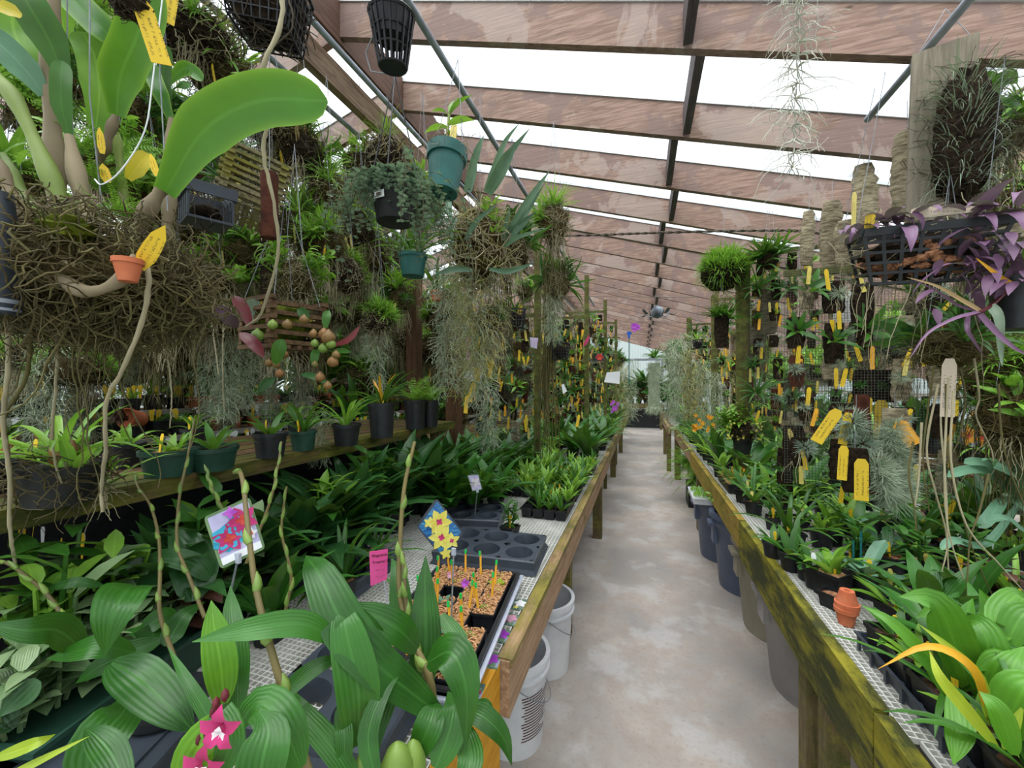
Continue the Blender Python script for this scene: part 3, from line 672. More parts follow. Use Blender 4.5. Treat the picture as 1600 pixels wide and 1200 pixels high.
def mk(fn, mat, smooth=True): m = MB(); fn(m); return m.mesh('mesh', mat, smooth)
PM = {}
def pot_mesh(kind):
    if kind in PM: return PM[kind]
    sh = {'r6': (.058, .095), 'r8': (.045, .078), 'r12': (.075, .11), 'bulbpan': (.073, .08), 'nursery': (.066, .175), 'r4': (.034, .06)}
    nm, mat = kind.split(':')
    if nm in sh: r, h = sh[nm]; me = mk(lambda m: g_round(m, r, h, .80), mat)
    else:
        r, h = {'s': (.034, .062), 'sl': (.045, .085), 'p': (.021, .05)}[nm]; me = mk(lambda m: g_square(m, r, h), mat, False)
    PM[kind] = (me, r, h); return PM[kind]
SOIL = {}
def soil_mesh(r, mat):
    k = (round(r, 3), mat)
    if k not in SOIL: SOIL[k] = mk(lambda m: g_soil(m, r*.95, 0), mat)
    return SOIL[k]
TAGM = {}
def tag_mesh(w_, h, mat, lean=.15, pt=True):
    k = (w_, h, mat, lean, pt)
    if k not in TAGM: TAGM[k] = mk(lambda m: g_tag(m, w_, h, 0, lean, 0, pt), mat, False)
    return TAGM[k]
# foliage library: several meshes per kind, made once
FOL = {}
def fol(kind, i=None):
    d = FOLDEF[kind]; n = d[0]; i = R.randrange(n) if i is None else i
    if (kind, i) not in FOL: FOL[(kind, i)] = mk(d[2], d[1] if not isinstance(d[1], list) else d[1][i % len(d[1])])
    return FOL[(kind, i)]
def bulbs(m, n=4, r=.014, h=.05):
    for i in range(n):
        a = rr(0, 6.28); m.lathe([(r*.5, 0), (r, h*.3), (r*.8, h*.7), (r*.25, h)], 8, (math.cos(a)*r*1.3, math.sin(a)*r*1.3, -.002))
FOLDEF = {
 'strap_mid': (5, 'leaf_mid', lambda m: f_strap(m, 14, .26, .018)),
 'strap_light': (4, 'leaf_light', lambda m: f_strap(m, 14, .24, .017)),
 'strap_grass': (4, 'leaf_light', lambda m: f_strap(m, 26, .26, .009, (.5, 1.45), (.8, 2.0), 'taper')),
 'strap_pale': (3, 'leaf_blue', lambda m: f_strap(m, 18, .30, .016, (.5, 1.4), (1.0, 2.2), 'taper')),
 'broad_dark': (6, 'leaf_dark', lambda m: (bulbs(m), f_broad(m, 10, .30, .066, (.6, 1.45), (.4, 1.5)))),
 'broad_mid': (5, 'leaf_big', lambda m: (bulbs(m), f_broad(m, 9, .27, .055))),
 'broad_lime': (3, 'leaf_light', lambda m: (bulbs(m), f_broad(m, 8, .19, .034))),
 'broad_small': (5, 'leaf_mid', lambda m: f_broad(m, 9, .12, .028, (.3, 1.2), (.3, 1.2), 3, 5)),
 'broad_small_lt': (4, 'leaf_light', lambda m: f_broad(m, 9, .10, .025, (.3, 1.2), (.3, 1.2), 3, 5)),
 'slipper': (5, ['leaf_veined', 'leaf_blue', 'leaf_dark'], lambda m: f_broad(m, 8, .15, .036, (.15, .9), (.2, .9), 5, 6, .008, 0, 'blunt', .3)),
 'stem': (5, 'leaf_mid', lambda m: f_stemmed(m, 5, .15, 7)),
 'stem_lt': (4, 'leaf_light', lambda m: f_stemmed(m, 6, .11, 6, .05, .018)),
 'stem_vein': (3, 'leaf_veined', lambda m: f_stemmed(m, 6, .09, 6, .06, .03)),
 'jewel': (2, 'leaf_jewel', lambda m: f_stemmed(m, 6, .08, 5, .07, .034)),
 'seedling': (6, ['leaf_light', 'leaf_mid', 'leaf_blue'], lambda m: f_broad(m, 7, .055, .016, (.3, 1.4), (.2, 1.0), 3, 4, .004)),
 'seedling_tall': (5, ['leaf_light', 'leaf_mid'], lambda m: f_broad(m, 10, .11, .018, (.6, 1.45), (.2, 1.1), 3, 5, .005)),
 'butter': (4, ['leaf_lime', 'leaf_blue', 'leaf_light'], lambda m: f_rosette(m, 13, .026, .012)),
 'fern': (3, 'leaf_light', lambda m: f_fern(m, 26, .24)),
 'fern_maiden': (2, 'leaf_light', lambda m: f_fern(m, 60, .34, 0, (-.2, 1.4), .024)),
 'fine': (3, 'leaf_airplant', lambda m: f_fine(m, 150, .045, .002, .02)),
 'fine_green': (3, 'leaf_gray', lambda m: f_fine(m, 130, .04, .0035, .022)),
 'tuft': (3, 'leaf_mid', lambda m: f_fine(m, 60, .05, .006, .015, 0, (.1, 1.5))),
 'tuft_lt': (3, 'leaf_light', lambda m: f_fine(m, 70, .06, .006, .015, 0, (.1, 1.5))),
 'roots': (4, 'root', lambda m: f_hangroots(m, 16, .14, .025, .0011)),
 'roots_long': (3, 'root_olive', lambda m: f_hangroots(m, 16, .55, .03, .0018, .3, .5, 0, 12)),
 'roots_dark': (3, 'root_dark', lambda m: f_hangroots(m, 22, .12, .03, .0012)),
 'moss_col': (4, 'moss_strand', lambda m: f_curls(m, 520, .55, .07, .0010, .07)),
 'moss_short': (3, 'moss_strand', lambda m: f_curls(m, 260, .28, .05, .0010, .06)),
 'moss_ol': (3, 'moss_strand_ol', lambda m: f_curls(m, 420, .6, .06, .0011, .08)),
 'brom': (3, 'leaf_mid', lambda m: f_strap(m, 22, .16, .028, (.1, 1.3), (.3, 1.2), 'taper', .5)),
 'vanda': (3, 'leaf_vandaceous', lambda m: f_strap(m, 9, .28, .022, (.5, 1.4), (.2, .9), 'taper', .8)),
}
def potted(label, loc, kind='r6:black', fo='strap_mid', soil='peat', tg=None, cat='orchid', name='potted_orchid', sc_=1, fs=1, rz=None, group=None, two=None, tagh=.07, tilt=0, extra=None):
    me, r, h = pot_mesh(kind)
    if name == 'potted_orchid': name = {'slipper': 'potted_slipper_orchid', 'stem': 'potted_leafy_plant', 'stem_lt': 'potted_leafy_plant', 'stem_vein': 'potted_foliage_plant', 'jewel': 'potted_jewel_orchid', 'seedling': 'potted_seedling', 'seedling_tall': 'potted_seedling'}.get(fo) or ('potted_strap_orchid' if fo.startswith('strap') else 'potted_broadleaf_orchid' if fo in ('broad_mid', 'broad_dark', 'broad_lime') else 'potted_orchid')
    t = thing(name, label, cat, loc, (rr(-.03, .03)+tilt, rr(-.03, .03), rr(0, 6.28) if rz is None else rz), group, sc_)
    part('pot', me, None, t)
    s = part('potting_mix', soil_mesh(r*(1 if ':' in kind and kind[0] == 'r' or kind[0] in 'bn' else .98), soil), None, t); s.location = (0, 0, h-.012)
    f = part('foliage', fol(fo), None, t); f.location = (0, 0, h-.010); f.scale = (fs,)*3; f.rotation_euler = (0, 0, rr(0, 6.28))
    if two: f = part('foliage', fol(two), None, t); f.location = (rr(-.01, .01), rr(-.01, .01), h-.010); f.scale = (fs,)*3
    if tg:
        a = -t.rotation_euler.z + rr(-.5, .5) + YAW*0; g = part('plant_tag', tag_mesh(.015, tagh, tg), None, t, '%s plastic tag' % tg_name(tg)); q = r*.55*rr(.6, 1); b_ = -t.rotation_euler.z-pi/2+rr(-.9, .9)
        g.location = (q*math.cos(b_), q*math.sin(b_), h-.02); g.rotation_euler = (rr(-.1, .25), 0, a)
    return t
def tg_name(k): return {'tag': 'yellow', 'tag_old': 'faded yellow', 'tag_white': 'white', 'tag_orange': 'amber', 'white_label': 'white', 'lilac': 'lilac'}[k]
# wire mesh panels ------------------------------------------------
def mesh_panel(label, loc, w_, h, rz=0, cell=.0254/2*1.0, mat='wire_dark', board=None, hooks=True):
    t = thing('wire_mesh_panel', label, 'mesh panel', loc, rz); m = MB(); nx = int(w_/cell); nz = int(h/cell)
    for i in range(nx+1): x = -w_/2+i*cell; m.bar((x, 0, 0), (x, 0, -h), .0013)
    for j in range(nz+1): m.bar((-w_/2, .001, -j*cell), (-w_/2+nx*cell, .001, -j*cell), .0013)
    part('wire_grid', m, mat, t, None, False)
    m = MB(); m.box((0, .012, -.01), (w_, .018, .03)); part('top_batten', m, board or 'post', t, None, False)
    if hooks:
        for s in (-1, 1): m = MB(); m.bar((s*w_*.4, .01, 0), (s*w_*.4, .01, .12), .002); part('hanging_wire', m, 'wire', t, None, False)
    return t
SLAB = {}
def slab_mesh(kind, w_, h, th=.018):
    k = (kind, w_, h)
    if k in SLAB: return SLAB[k]
    m = MB(); nx, nz = 5, max(4, int(h/.02)); i0 = 0; rough = {'cork': .006, 'cork_dark': .003, 'cork_brown': .003, 'fiber': .006, 'board_grey': .001, 'white_label': 0}[kind]
    def pt(u, v, s): e = 1-.18*abs(2*v-1)**3; return (u*w_/2*e+rr(-rough, rough), s*th/2*(1-.4*u*u) - (rr(-rough, rough)*1.5), -v*h)
    for s in (-1, 1):
        for j in range(nz+1):
            for i in range(nx+1): m.vert(pt(-1+2*i/nx, j/nz, s), (0, 0, 0))
    N = (nx+1)*(nz+1)
    for j in range(nz):
        for i in range(nx): a = j*(nx+1)+i; m.face(a, a+1, a+nx+2, a+nx+1); b_ = a+N; m.face(b_, b_+nx+1, b_+nx+2, b_+1)
    for j in range(nz):
        for i in (0, nx): a = j*(nx+1)+i; q = (a, a+nx+1, a+nx+1+N, a+N); m.face(*(q if i == 0 else q[::-1]))
    for i in range(nx):
        for j in (0, nz): a = j*(nx+1)+i; q = (a, a+N, a+N+1, a+1); m.face(*(q if j == 0 else q[::-1]))
    SLAB[k] = m.mesh('slab', kind, True); return SLAB[k]
def mount(label, loc, kind='cork', w_=.06, h=.12, fo='tuft', fs=1, tg='tag', rz=0, roots=None, tagpos=None, tagrot=0, name='mounted_orchid', cat='mounted plant', fz=.45, tilt=.0, tagsz=(.018, .085), group=None):
    if name == 'mounted_orchid': name = {'cork': 'cork_mount', 'cork_dark': 'tree_fern_mount', 'cork_brown': 'bark_mount', 'fiber': 'root_mat_mount'}[kind]
    t = thing(name, label, cat, loc, (0, tilt, rz), group)
    part('bark_slab', slab_mesh(kind, w_, h), None, t)
    if fo:
        f = part('foliage', fol(fo), None, t); f.location = (rr(-.2, .2)*w_, -.012, -h*fz); f.rotation_euler = (rr(.7, 1.2), 0, rr(-.4, .4)); f.scale = (fs,)*3
    if roots: f = part('roots', fol(roots), None, t); f.location = (0, -.012, -h*.6); f.scale = (fs,)*3
    if tg:
        g = part('plant_tag', tag_mesh(*tagsz, tg, 0, False), None, t, '%s plastic tag' % tg_name(tg))
        tp = tagpos or R.choice([(0, .012), (w_*.3, -h*.55), (-w_*.35, -h*.8), (0, -h-.02), (w_*.1, -h-.03)])
        g.location = (tp[0], -.016, tp[1]-tagsz[1]*(1 if tp[1] < 0 else .6)); g.rotation_euler = (0, tagrot+rr(-.15, .15), 0)
    return t
# baskets, nets
def g_net(m, r0, r1, h, nring=5, nver=16, th=.004, seg=24):
    for j in range(nring+1):
        z = h*j/nring; r = r0+(r1-r0)*j/nring; m.tube([(r*math.cos(a), r*math.sin(a), z) for a in [2*pi*k/seg for k in range(seg+1)]], th/2 if j < nring else th, 5, False)
    for k in range(nver): a = 2*pi*k/nver; c, s = math.cos(a), math.sin(a); m.bar((r0*c, r0*s, 0), (r1*c, r1*s, h), th, th*.7)
    m.lathe([(r0, 0), (r0, .002), (r0*.3, .002)], seg)
def g_sqnet(m, s0, s1, h, n=7, rows=6, th=.0028):
    for j in range(rows+1):
        z = h*j/rows; s = s0+(s1-s0)*j/rows; t_ = th if j < rows else th*2.2
        for a, b_ in (((-s, -s), (s, -s)), ((s, -s), (s, s)), ((s, s), (-s, s)), ((-s, s), (-s, -s))): m.bar((*a, z), (*b_, z), t_)
    for i in range(n+1):
        u = -1+2*i/n
        for f in (lambda u, s: (u*s, -s), lambda u, s: (u*s, s), lambda u, s: (-s, u*s), lambda u, s: (s, u*s)): m.bar((*f(u, s0), 0), (*f(u, s1), h), th)
        m.bar((u*s0, -s0, 0), (u*s0, s0, 0), th); m.bar((-s0, u*s0, 0), (s0, u*s0, 0), th)
def slats_basket(t, w_, d, layers, mat, th=.012, gap=.010, wid=.018, lab=None):
    m = MB()
    for j in range(layers):
        z = j*(th+gap*.0)
        if j % 2 == 0:
            for s in (-1, 1): m.box((rr(-.004, .004), s*(d/2-wid/2), z+th/2), (w_, wid, th*.9))
        else:
            for s in (-1, 1): m.box((s*(w_/2-wid), rr(-.004, .004), z+th/2), (wid, d, th*.9))
    for k in range(5): m.box((0, -d/2+wid+k*(d-2*wid)/4, th/2), (w_*.96, wid*.8, th*.8))
    part('slats', m, mat, t, lab, False)
def hangwires(t, pts, top, r=.0012, mat='wire', name='hanging_wire'):
    for p in pts: m = MB(); m.tube([p, top], r, 4); part(name, m, mat, t)
# ================================================================ LEFT BENCH, NEAR
# hero plants: blades drawn in the space over the bench
def px3(l): return [P(*q) for q in l]
def camn(p, up=.5): # a facing hint between the camera side and straight up
    d = (Vector((0, 0, HC))-Vector(p)).normalized(); return (d+Vector((0, 0, up))).normalized()
class Hero:
    def __init__(s, name, label, cat, base): s.t = thing(name, label, cat, base); s.b = Vector(base)
    def leaves(s, specs, mat, pname='foliage', label=None, cols=5, fold=.22, n=12, shape='lance', up=.35, base=.25):
        m = MB()
        for pts, wpx in specs:
            q = px3(pts); d = sum(p[2] for p in pts)/len(pts); k = q[len(q)//2]
            m.blade([x-s.b for x in q], wpx/FPX*d, camn(k, up), fold, cols, shape, n, base=base)
        return part(pname, m, mat, s.t, label)
    def cane(s, pts, r, mat='cane_brown', nodes=True, nmat='bulb_green', pname='cane'):
        q = crom([p-s.b for p in px3(pts)], 22); m = MB(); m.tube(q, [r*(1-.45*i/22) for i in range(23)], 8); c = part(pname, m, mat, s.t)
        if nodes:
            for i in range(2, 22, 3):
                m = MB()
                d = (q[i+1]-q[i]).normalized(); k = r*(1-.4*i/22); o = d.orthogonal().normalized()*k*.5*(1 if i % 2 else -1)
                m.tube([q[i]-d*.004, q[i]+d*.004+o, q[i]+d*.015+o*1.6, q[i]+d*.026+o*1.9], [k*1.12, k*1.5, k*1.15, k*.25], 7)
                part('node_sheath', m, nmat, c)
        return c
# --- pot trays and trays on the near bench
def roundtray(label, loc, rz, nx=3, ny=2, s=.135, r=.056, mat='slate'):
    t = thing('carry_tray', label, 'tray', loc, rz); W_, D_ = nx*s, ny*s; m = MB()
    # deck with round wells: square ring around each hole
    for i in range(nx):
        for j in range(ny):
            c = Vector((-W_/2+s*(i+.5), -D_/2+s*(j+.5), .055)); K = 24; i0 = len(m.v)
            for k in range(K):
                a = 2*pi*(k+.5)/K; q = max(abs(math.cos(a)), abs(math.sin(a))); m.vert(c+Vector((math.cos(a)/q*s/2, math.sin(a)/q*s/2, 0))); m.vert(c+Vector((math.cos(a)*r, math.sin(a)*r, .0))); m.vert(c+Vector((math.cos(a)*r*.86, math.sin(a)*r*.86, -.05)))
            for k in range(K):
                a, b_ = i0+3*k, i0+3*((k+1) % K); m.face(a, b_, b_+1, a+1); m.face(a+1, b_+1, b_+2, a+2)
    part('deck', m, mat, t)
    m = MB(); i0 = 0
    for (q, z) in ((1, .055), (1.035, .05), (1.01, .02), (1.06, .004), (1.07, .004)):
        for x, y in ((-1, -1), (1, -1), (1, 1), (-1, 1)): m.vert((x*W_/2*q, y*D_/2*q, z))
    for j in range(4):
        for k in range(4): a = j*4+k; b_ = j*4+(k+1) % 4; m.face(a, b_, b_+4, a+4)
    part('rim', m, mat, t, None, False); return t
ya = onZ(700, 860, BZ)
roundtray('dark slate six-hole pot tray lying empty behind the mini succulent pots', (-.60, 1.56, BZ), .06, 3, 2, .135, .055)
roundtray('dark slate pot tray under the front leaves, bottom edge of the picture', (-.62, .74, BZ), .1, 2, 2, .15, .062)
roundtray('empty slate pot tray half hidden behind the front canes', (-1.06, 1.22, BZ), .05, 2, 2, .14, .058)
def celltray(label, loc, nx, ny, s=.062, h=.055, mat='black', rz=0, skirt=True, cat='tray'):
    t = thing('plug_tray', label, cat, loc, rz); W_, D_ = nx*s, ny*s; m = MB(); g = .006
    for i in range(nx+1): m.box((-W_/2+i*s, 0, h-.004), (g, D_+g, .008))
    for j in range(ny+1): m.box((0, -D_/2+j*s, h-.004), (W_+g, g, .008))
    part('cell_grid', m, mat, t, None, False)
    m = MB()
    for i in range(nx):
        for j in range(ny):
            c = (-W_/2+s*(i+.5), -D_/2+s*(j+.5)); q = []; i0 = len(m.v)
            for (k, z) in ((.48, h-.004), (.38, .004), (.3, .003)):
                for x, y in ((-1, -1), (1, -1), (1, 1), (-1, 1)): m.vert((c[0]+x*s*k, c[1]+y*s*k, z))
            for a in range(2):
                for b_ in range(4): u = i0+a*4+b_; v = i0+a*4+(b_+1) % 4; m.face(u, v, v+4, u+4)
            m.face(i0+8, i0+9, i0+10, i0+11)
    part('cells', m, mat, t, None, False)
    return t, [(-W_/2+s*(i+.5), -D_/2+s*(j+.5)) for j in range(ny) for i in range(nx)]
# mini pots of butterworts with green-tipped stakes (in a clear tray over a black tray)
A = onZ(742, 1040, BZ+.07); B_ = onZ(803, 905, BZ+.07)
ang = math.atan2(B_.y-A.y, B_.x-A.x)-pi/2
cx = (A+B_)/2; nxr = Vector((math.cos(ang), math.sin(ang), 0)); nyr = Vector((-math.sin(ang), math.cos(ang), 0))
TC = cx - nxr*.145; TC.z = BZ
def tl(x, y, z=0): return Vector((TC.x, TC.y, 0))+nxr*x+nyr*y+Vector((0, 0, BZ+z))
t = thing('seed_tray', 'pale clear plastic tray cradling the tray of mini succulent pots', 'tray', tl(0, 0), ang)
m = MB()
for (sx_, sy_, z) in ((.135, .262, .003), (.150, .278, .045), (.162, .290, .046), (.162, .290, .041)):
    for x, y in ((-1, -1), (1, -1), (1, 1), (-1, 1)): m.vert((x*sx_, y*sy_, z))
for j in range(3):
    for k in range(4): a = j*4+k; b_ = j*4+(k+1) % 4; m.face(a, b_, b_+4, a+4)
m.face(0, 1, 2, 3); part('shell', m, 'clear_tray', t, None, False)
t = thing('seed_tray', 'black open tray holding the mini succulent pots and green-tipped stakes', 'tray', tl(0, 0, .008), ang)
m = MB()
for (sx_, sy_, z) in ((.125, .252, .003), (.140, .268, .052), (.152, .280, .053), (.152, .280, .046)):
    for x, y in ((-1, -1), (1, -1), (1, 1), (-1, 1)): m.vert((x*sx_, y*sy_, z))
for j in range(3):
    for k in range(4): a = j*4+k; b_ = j*4+(k+1) % 4; m.face(a, b_, b_+4, a+4)
m.face(0, 1, 2, 3); part('shell', m, 'black', t, None, False)
pm, pr_, ph_ = mk(lambda m: g_square(m, .0318, .052, .88), 'black', False), .0318, .052
sg = mk(lambda m: (m.box((0, 0, -.002), (.058, .058, .008)), [m.box((rr(-.028, .028), rr(-.028, .028), rr(.001, .010)), (rr(.008, .016), .003, .003), rr(0, 3), rr(-.5, .5), rr(-.5, .5)) for _ in range(110)]), 'spag', False)
stk = mk(lambda m: g_tag(m, .0065, .10, 0, .06, 0, False, .0022), 'tag_orange', False)
stt = mk(lambda m: g_tag(m, .0072, .015, .088, .06, 0, False, .0026), 'green_tip', False)
empty_cells = {(3, 2): 1, (1, 3): 1, (0, 3): 1, (0, 2): 1}
rown = ['nearest the camera', 'second from the camera', 'third from the camera', 'fourth from the camera', 'fifth from the camera', 'sixth from the camera', 'seventh from the camera', 'at the far end']
for iy in range(8):
    for ix in range(4):
        if (ix, iy) in ((3, 3), (0, 2), (1, 5)):
            continue
        p = tl(-.099+ix*.066, -.228+iy*.0645, .014); bare = (ix, iy) in ((2, 3),)
        o = thing('mini_succulent_pot', 'mini square pot filled with tan moss, %s from the aisle, %s row of the tray' % (ORD[3-ix], ORD[iy]), 'mini pot', p, ang+rr(-.05, .05))
        part('pot', pm, None, o); s = part('moss_fill', sg, None, o); s.location = (0, 0, .046)
        big = (ix, iy) in ((3, 0), (2, 2), (3, 6), (1, 4))
        f = part('rosette', fol('butter'), None, o); f.location = (rr(-.006, .006), rr(-.006, .006), .050); f.scale = (1.15 if big else rr(.4, .75),)*3
        if (ix, iy) not in ((3, 1), (3, 7), (2, 6), (3, 0), (0, 0), (2, 1)):
            s = part('stake', stk, None, o); s.location = (rr(-.02, .02), rr(-.02, .0), .03); s.rotation_euler = (rr(-.12, .1), rr(-.12, .1), -ang*0+rr(-.3, .3))
            s2 = part('painted_tip', stt, None, s)
for k, (px_, py_, d) in enumerate(((727, 912, 1.28), (705, 898, 1.34))):
    c = P(px_, py_, d); m = MB(); f_flower(m, (0, 0, 0), .016, 5, (.1, -1, .4)); m.tube([(0, 0, 0), (.004, .01, -.03), (0, .01, -.07)], .0008, 4)
    solo('butterwort_flower', m, 'violet' if k == 0 else 'petal_pink', ['violet butterwort flower standing over the mini pots', 'pale lilac butterwort flower beside the violet one'][k], 'flower', c)
# picture cards along the bench edge
cards = [(812, 945, 'petal_white', 'petal_yellow', 'white and yellow-green flower'), (797, 968, 'petal_pink', 'magenta', 'pink mottled flower'), (783, 993, 'violet', 'petal_orange', 'bright pink flower with an orange one'), (766, 1032, 'violet', 'petal_white', 'violet flower among succulents'), (737, 1082, 'magenta', 'petal_pink', 'magenta flower, nearest the bench end')]
cm = NB('card_print'); cn = cm.noise(cm.coord(), 60, 4); M['card'] = cm.fin(cm.pr(cm.ramp(cn, [(.35, '3c4a6a'), (.5, '5a7a4a'), (.62, '8a90a8')]), .35, .5))
for (px_, py_, m1, m2, lb) in cards:
    c = onZ(px_, py_, BZ+.001); t = thing('photo_card', 'small laminated card on the bench edge picturing a ' + lb, 'card', c, ang+rr(-.2, .2))
    m = MB(); m.box((0, 0, .0008), (.052, .06, .0012)); part('card_sheet', m, 'card', t, None, False)
    m = MB(); f_flower(m, (.002, .004, .0016), .022, 5, (0, 0, 1), cup=.03); part('printed_flower', m, m1, t)
    m = MB(); f_flower(m, (-.012, -.016, .0018), .010, 5, (0, 0, 1), cup=.03); part('printed_flower', m, m2, t)
# flower picture signs on stakes
def sign(label, corners, d, stake, flowers, bgmat, stakecol='wire', cat='sign', clipat=None):
    q = [P(x, y, dd) for (x, y, dd) in corners]; c = sum(q, Vector())/4; ex = (q[1]-q[0]); ey = (q[3]-q[0]); n = ex.cross(ey).normalized()
    if n.dot(Vector((0, 0, HC))-c) < 0: n = -n
    t = thing('plant_photo_sign', label, cat, c)
    def pt(u, v, off=0): return q[0].lerp(q[1], u).lerp(q[3].lerp(q[2], u), v)-c+n*off
    def plate(u0, u1, v0, v1, off, th, rad=.0):
        m = MB(); out = []
        for (cu, cv, a0) in ((u1-rad, v0+rad, -pi/2), (u1-rad, v1-rad, 0), (u0+rad, v1-rad, pi/2), (u0+rad, v0+rad, pi)):
            for k in range(5): a = a0+k*pi/8; out.append((cu+rad*math.cos(a), cv+rad*math.sin(a)))
        N = len(out)
        for o_ in (off, off-th):
            for (u, v) in out: m.vert(pt(u, v, o_), (u, v, 0))
        m.face(*range(N)); m.face(*[N+k for k in range(N)][::-1])
        for k in range(N): a = k; b_ = (k+1) % N; m.face(a, N+a, N+b_, b_)
        return m
    part('laminated_sleeve', plate(0, 1, 0, 1, 0, .0016, .08), 'slate' if bgmat[2] else 'leaf_veined', t, None, False)
    part('print', plate(.06, .94, .05, .95, .0008, .0006, .02), bgmat[0], t, None, False)
    if bgmat[1]: part('caption_strip', plate(.06, .94, .82, .95, .0014, .0004, .01), 'white_label', t, None, False)
    L0 = (ex.length+ey.length)/2
    for fi, (u, v, r, pm_, np_, cc) in enumerate(flowers):
        m = MB(); f_flower(m, pt(u, v, .0014+.0006*fi), r*L0, np_, n, 'oval' if pm_ == 'petal_teal' else 'lance', 1.1 if pm_ == 'petal_teal' else .66, .01); o = part('printed_flower', m, pm_, t)
        if cc:
            m = MB(); f_flower(m, pt(u, v, .0022+.0006*fi), r*L0*(.3 if cc == 'magenta' else .4), 4, n, 'oval', .7, .02); part('printed_lip', m, cc, o)
    m = MB(); a, b_ = [P(*s)-c for s in stake]; m.tube([a, b_], .0022, 6); part('stake', m, stakecol, t)
    m = MB(); m.box(a, (.012, .006, .02)); part('clip', m, 'clear_tray', t, None, False)
    return t
cm = NB('print_blue'); cn = cm.noise(cm.coord('Object', (30, 30, 90)), 1.5, 5, .7, 1); M['print_blue'] = cm.fin(cm.pr(cm.ramp(cn, [(.3, '0f3f78'), (.5, '1f5f98'), (.66, '5aa0b8')]), .3, .5))
cm = NB('print_lilac'); cn = cm.noise(cm.coord('Object', (8, 8, 8)), 1.5, 3); M['print_lilac'] = cm.fin(cm.pr(cm.ramp(cn, [(.4, 'a9a4c8'), (.65, 'c6bfe0')]), .3, .5))
cm = NB('print_grey'); cn = cm.noise(cm.coord('Object', (8, 8, 8)), 1.5, 3); M['print_grey'] = cm.fin(cm.pr(cm.ramp(cn, [(.4, '8d7f86'), (.65, '70666e')]), .3, .5))
sign('picture sign of dark red and coral orchids on a lilac ground, near left', [(318, 808, .80), (390, 776, .86), (415, 857, .86), (345, 890, .80)], .8, [(372, 872, .82), (355, 950, .85)],
     [(.32, .52, .30, 'petal_teal', 6, None), (.58, .40, .24, 'petal_teal', 6, None), (.34, .55, .32, 'magenta', 5, 'petal_red'), (.70, .33, .32, 'magenta', 5, 'petal_red'), (.78, .62, .14, 'petal_white', 5, 'petal_red'), (.5, .12, .14, 'violet', 4, None)], ('print_lilac', True, False))
sign('picture sign of yellow orchids with maroon spots on blue, set cornerwise', [(682, 778, 1.16), (724, 832, 1.16), (696, 878, 1.14), (650, 822, 1.14)], .8, [(709, 862, 1.13), (704, 1002, 1.10)],
     [(.38, .38, .34, 'petal_yellow', 6, 'magenta'), (.62, .62, .34, 'petal_yellow', 6, 'magenta'), (.86, .44, .22, 'petal_yellow', 5, 'magenta'), (.9, .82, .16, 'petal_yellow', 5, None), (.2, .62, .16, 'petal_yellow', 5, None)], ('print_blue', False, True))
sign('small pale blue picture tag of a white orchid among dark leaves', [(730, 742, 1.9), (748, 741, 1.9), (754, 765, 1.9), (738, 768, 1.9)], 1.9, [(746, 766, 1.9), (742, 805, 1.95)],
     [(.5, .5, .4, 'petal_white', 5, None)], ('print_lilac', False, False))
sign('dark picture card of orange orchids on the rear right shelf', [(1500, 668, 1.9), (1540, 670, 1.95), (1542, 695, 1.95), (1500, 695, 1.9)], 1.9, [(1520, 695, 1.92), (1520, 730, 1.94)],
     [(.3, .45, .42, 'petal_orange', 5, 'petal_red'), (.8, .55, .36, 'petal_orange', 5, 'petal_red')], ('print_grey', False, True))
# pink handwritten card
q = [P(577, 862, 1.02), P(606, 858, 1.04), P(605, 905, 1.05), P(579, 916, 1.03)]; c = sum(q, Vector())/4
t = thing('note_card', 'bright pink handwritten card on a stake, reading Pinguicula Tropical', 'sign', c); m = MB(); nn = (q[1]-q[0]).cross(q[3]-q[0]).normalized()
if nn.dot(Vector((0, 0, HC))-c) < 0: nn = -nn
for o_ in (.0004, -.0004):
    for x in q: m.vert(x-c+nn*o_)
m.face(0, 1, 2, 3); m.face(7, 6, 5, 4)
for k in range(4): m.face(k, 4+k, 4+(k+1) % 4, (k+1) % 4)
part('card_sheet', m, 'pink', t, None, False)
def text3(s, org, ex, ey, n, size, mat, parent, name='lettering', label=None):
    cu = bpy.data.curves.new('lettering', 'FONT'); cu.body = s; cu.size = size; cu.extrude = .0002
    tmp = bpy.data.objects.new('tmp', cu); COL.objects.link(tmp); bpy.context.view_layer.update()
    me = bpy.data.meshes.new_from_object(tmp.evaluated_get(bpy.context.evaluated_depsgraph_get())); bpy.data.objects.remove(tmp); me.materials.clear(); me.materials.append(M[mat])
    o = bpy.data.objects.new(name, me); COL.objects.link(o); o.parent = parent
    x = ex.normalized(); z = n.normalized(); y = z.cross(x).normalized()
    o.matrix_local = Matrix(((x.x, y.x, z.x, org.x), (x.y, y.y, z.y, org.y), (x.z, y.z, z.z, org.z), (0, 0, 0, 1)))
    if label: o['label'] = label
    return o
ex = q[1]-q[0]; ey = q[3]-q[0]
for k, s in enumerate(('Pinguicula', 'Tropical 5', '')):
    if s: text3(s, q[0]-c+ex*.12+ey*(.17+.19*k)+nn*.0008, ex, ey, nn, .0098, 'ink', t)
m = MB()
for k in range(2):
    for j in range(5): a = q[0]-c+ex*(.3+.1*j)+ey*(.56+.2*k)+nn*.0008; m.bar(a, a+ex*.06+ey*rr(-.03, .03), .0008, .0004)
part('handwriting', m, 'ink', t, None, False)
m = MB(); m.tube([q[3].lerp(q[2], .8)-c, P(612, 980, 1.06)-c], .0018, 5); part('stake', m, 'clear_tray', t)
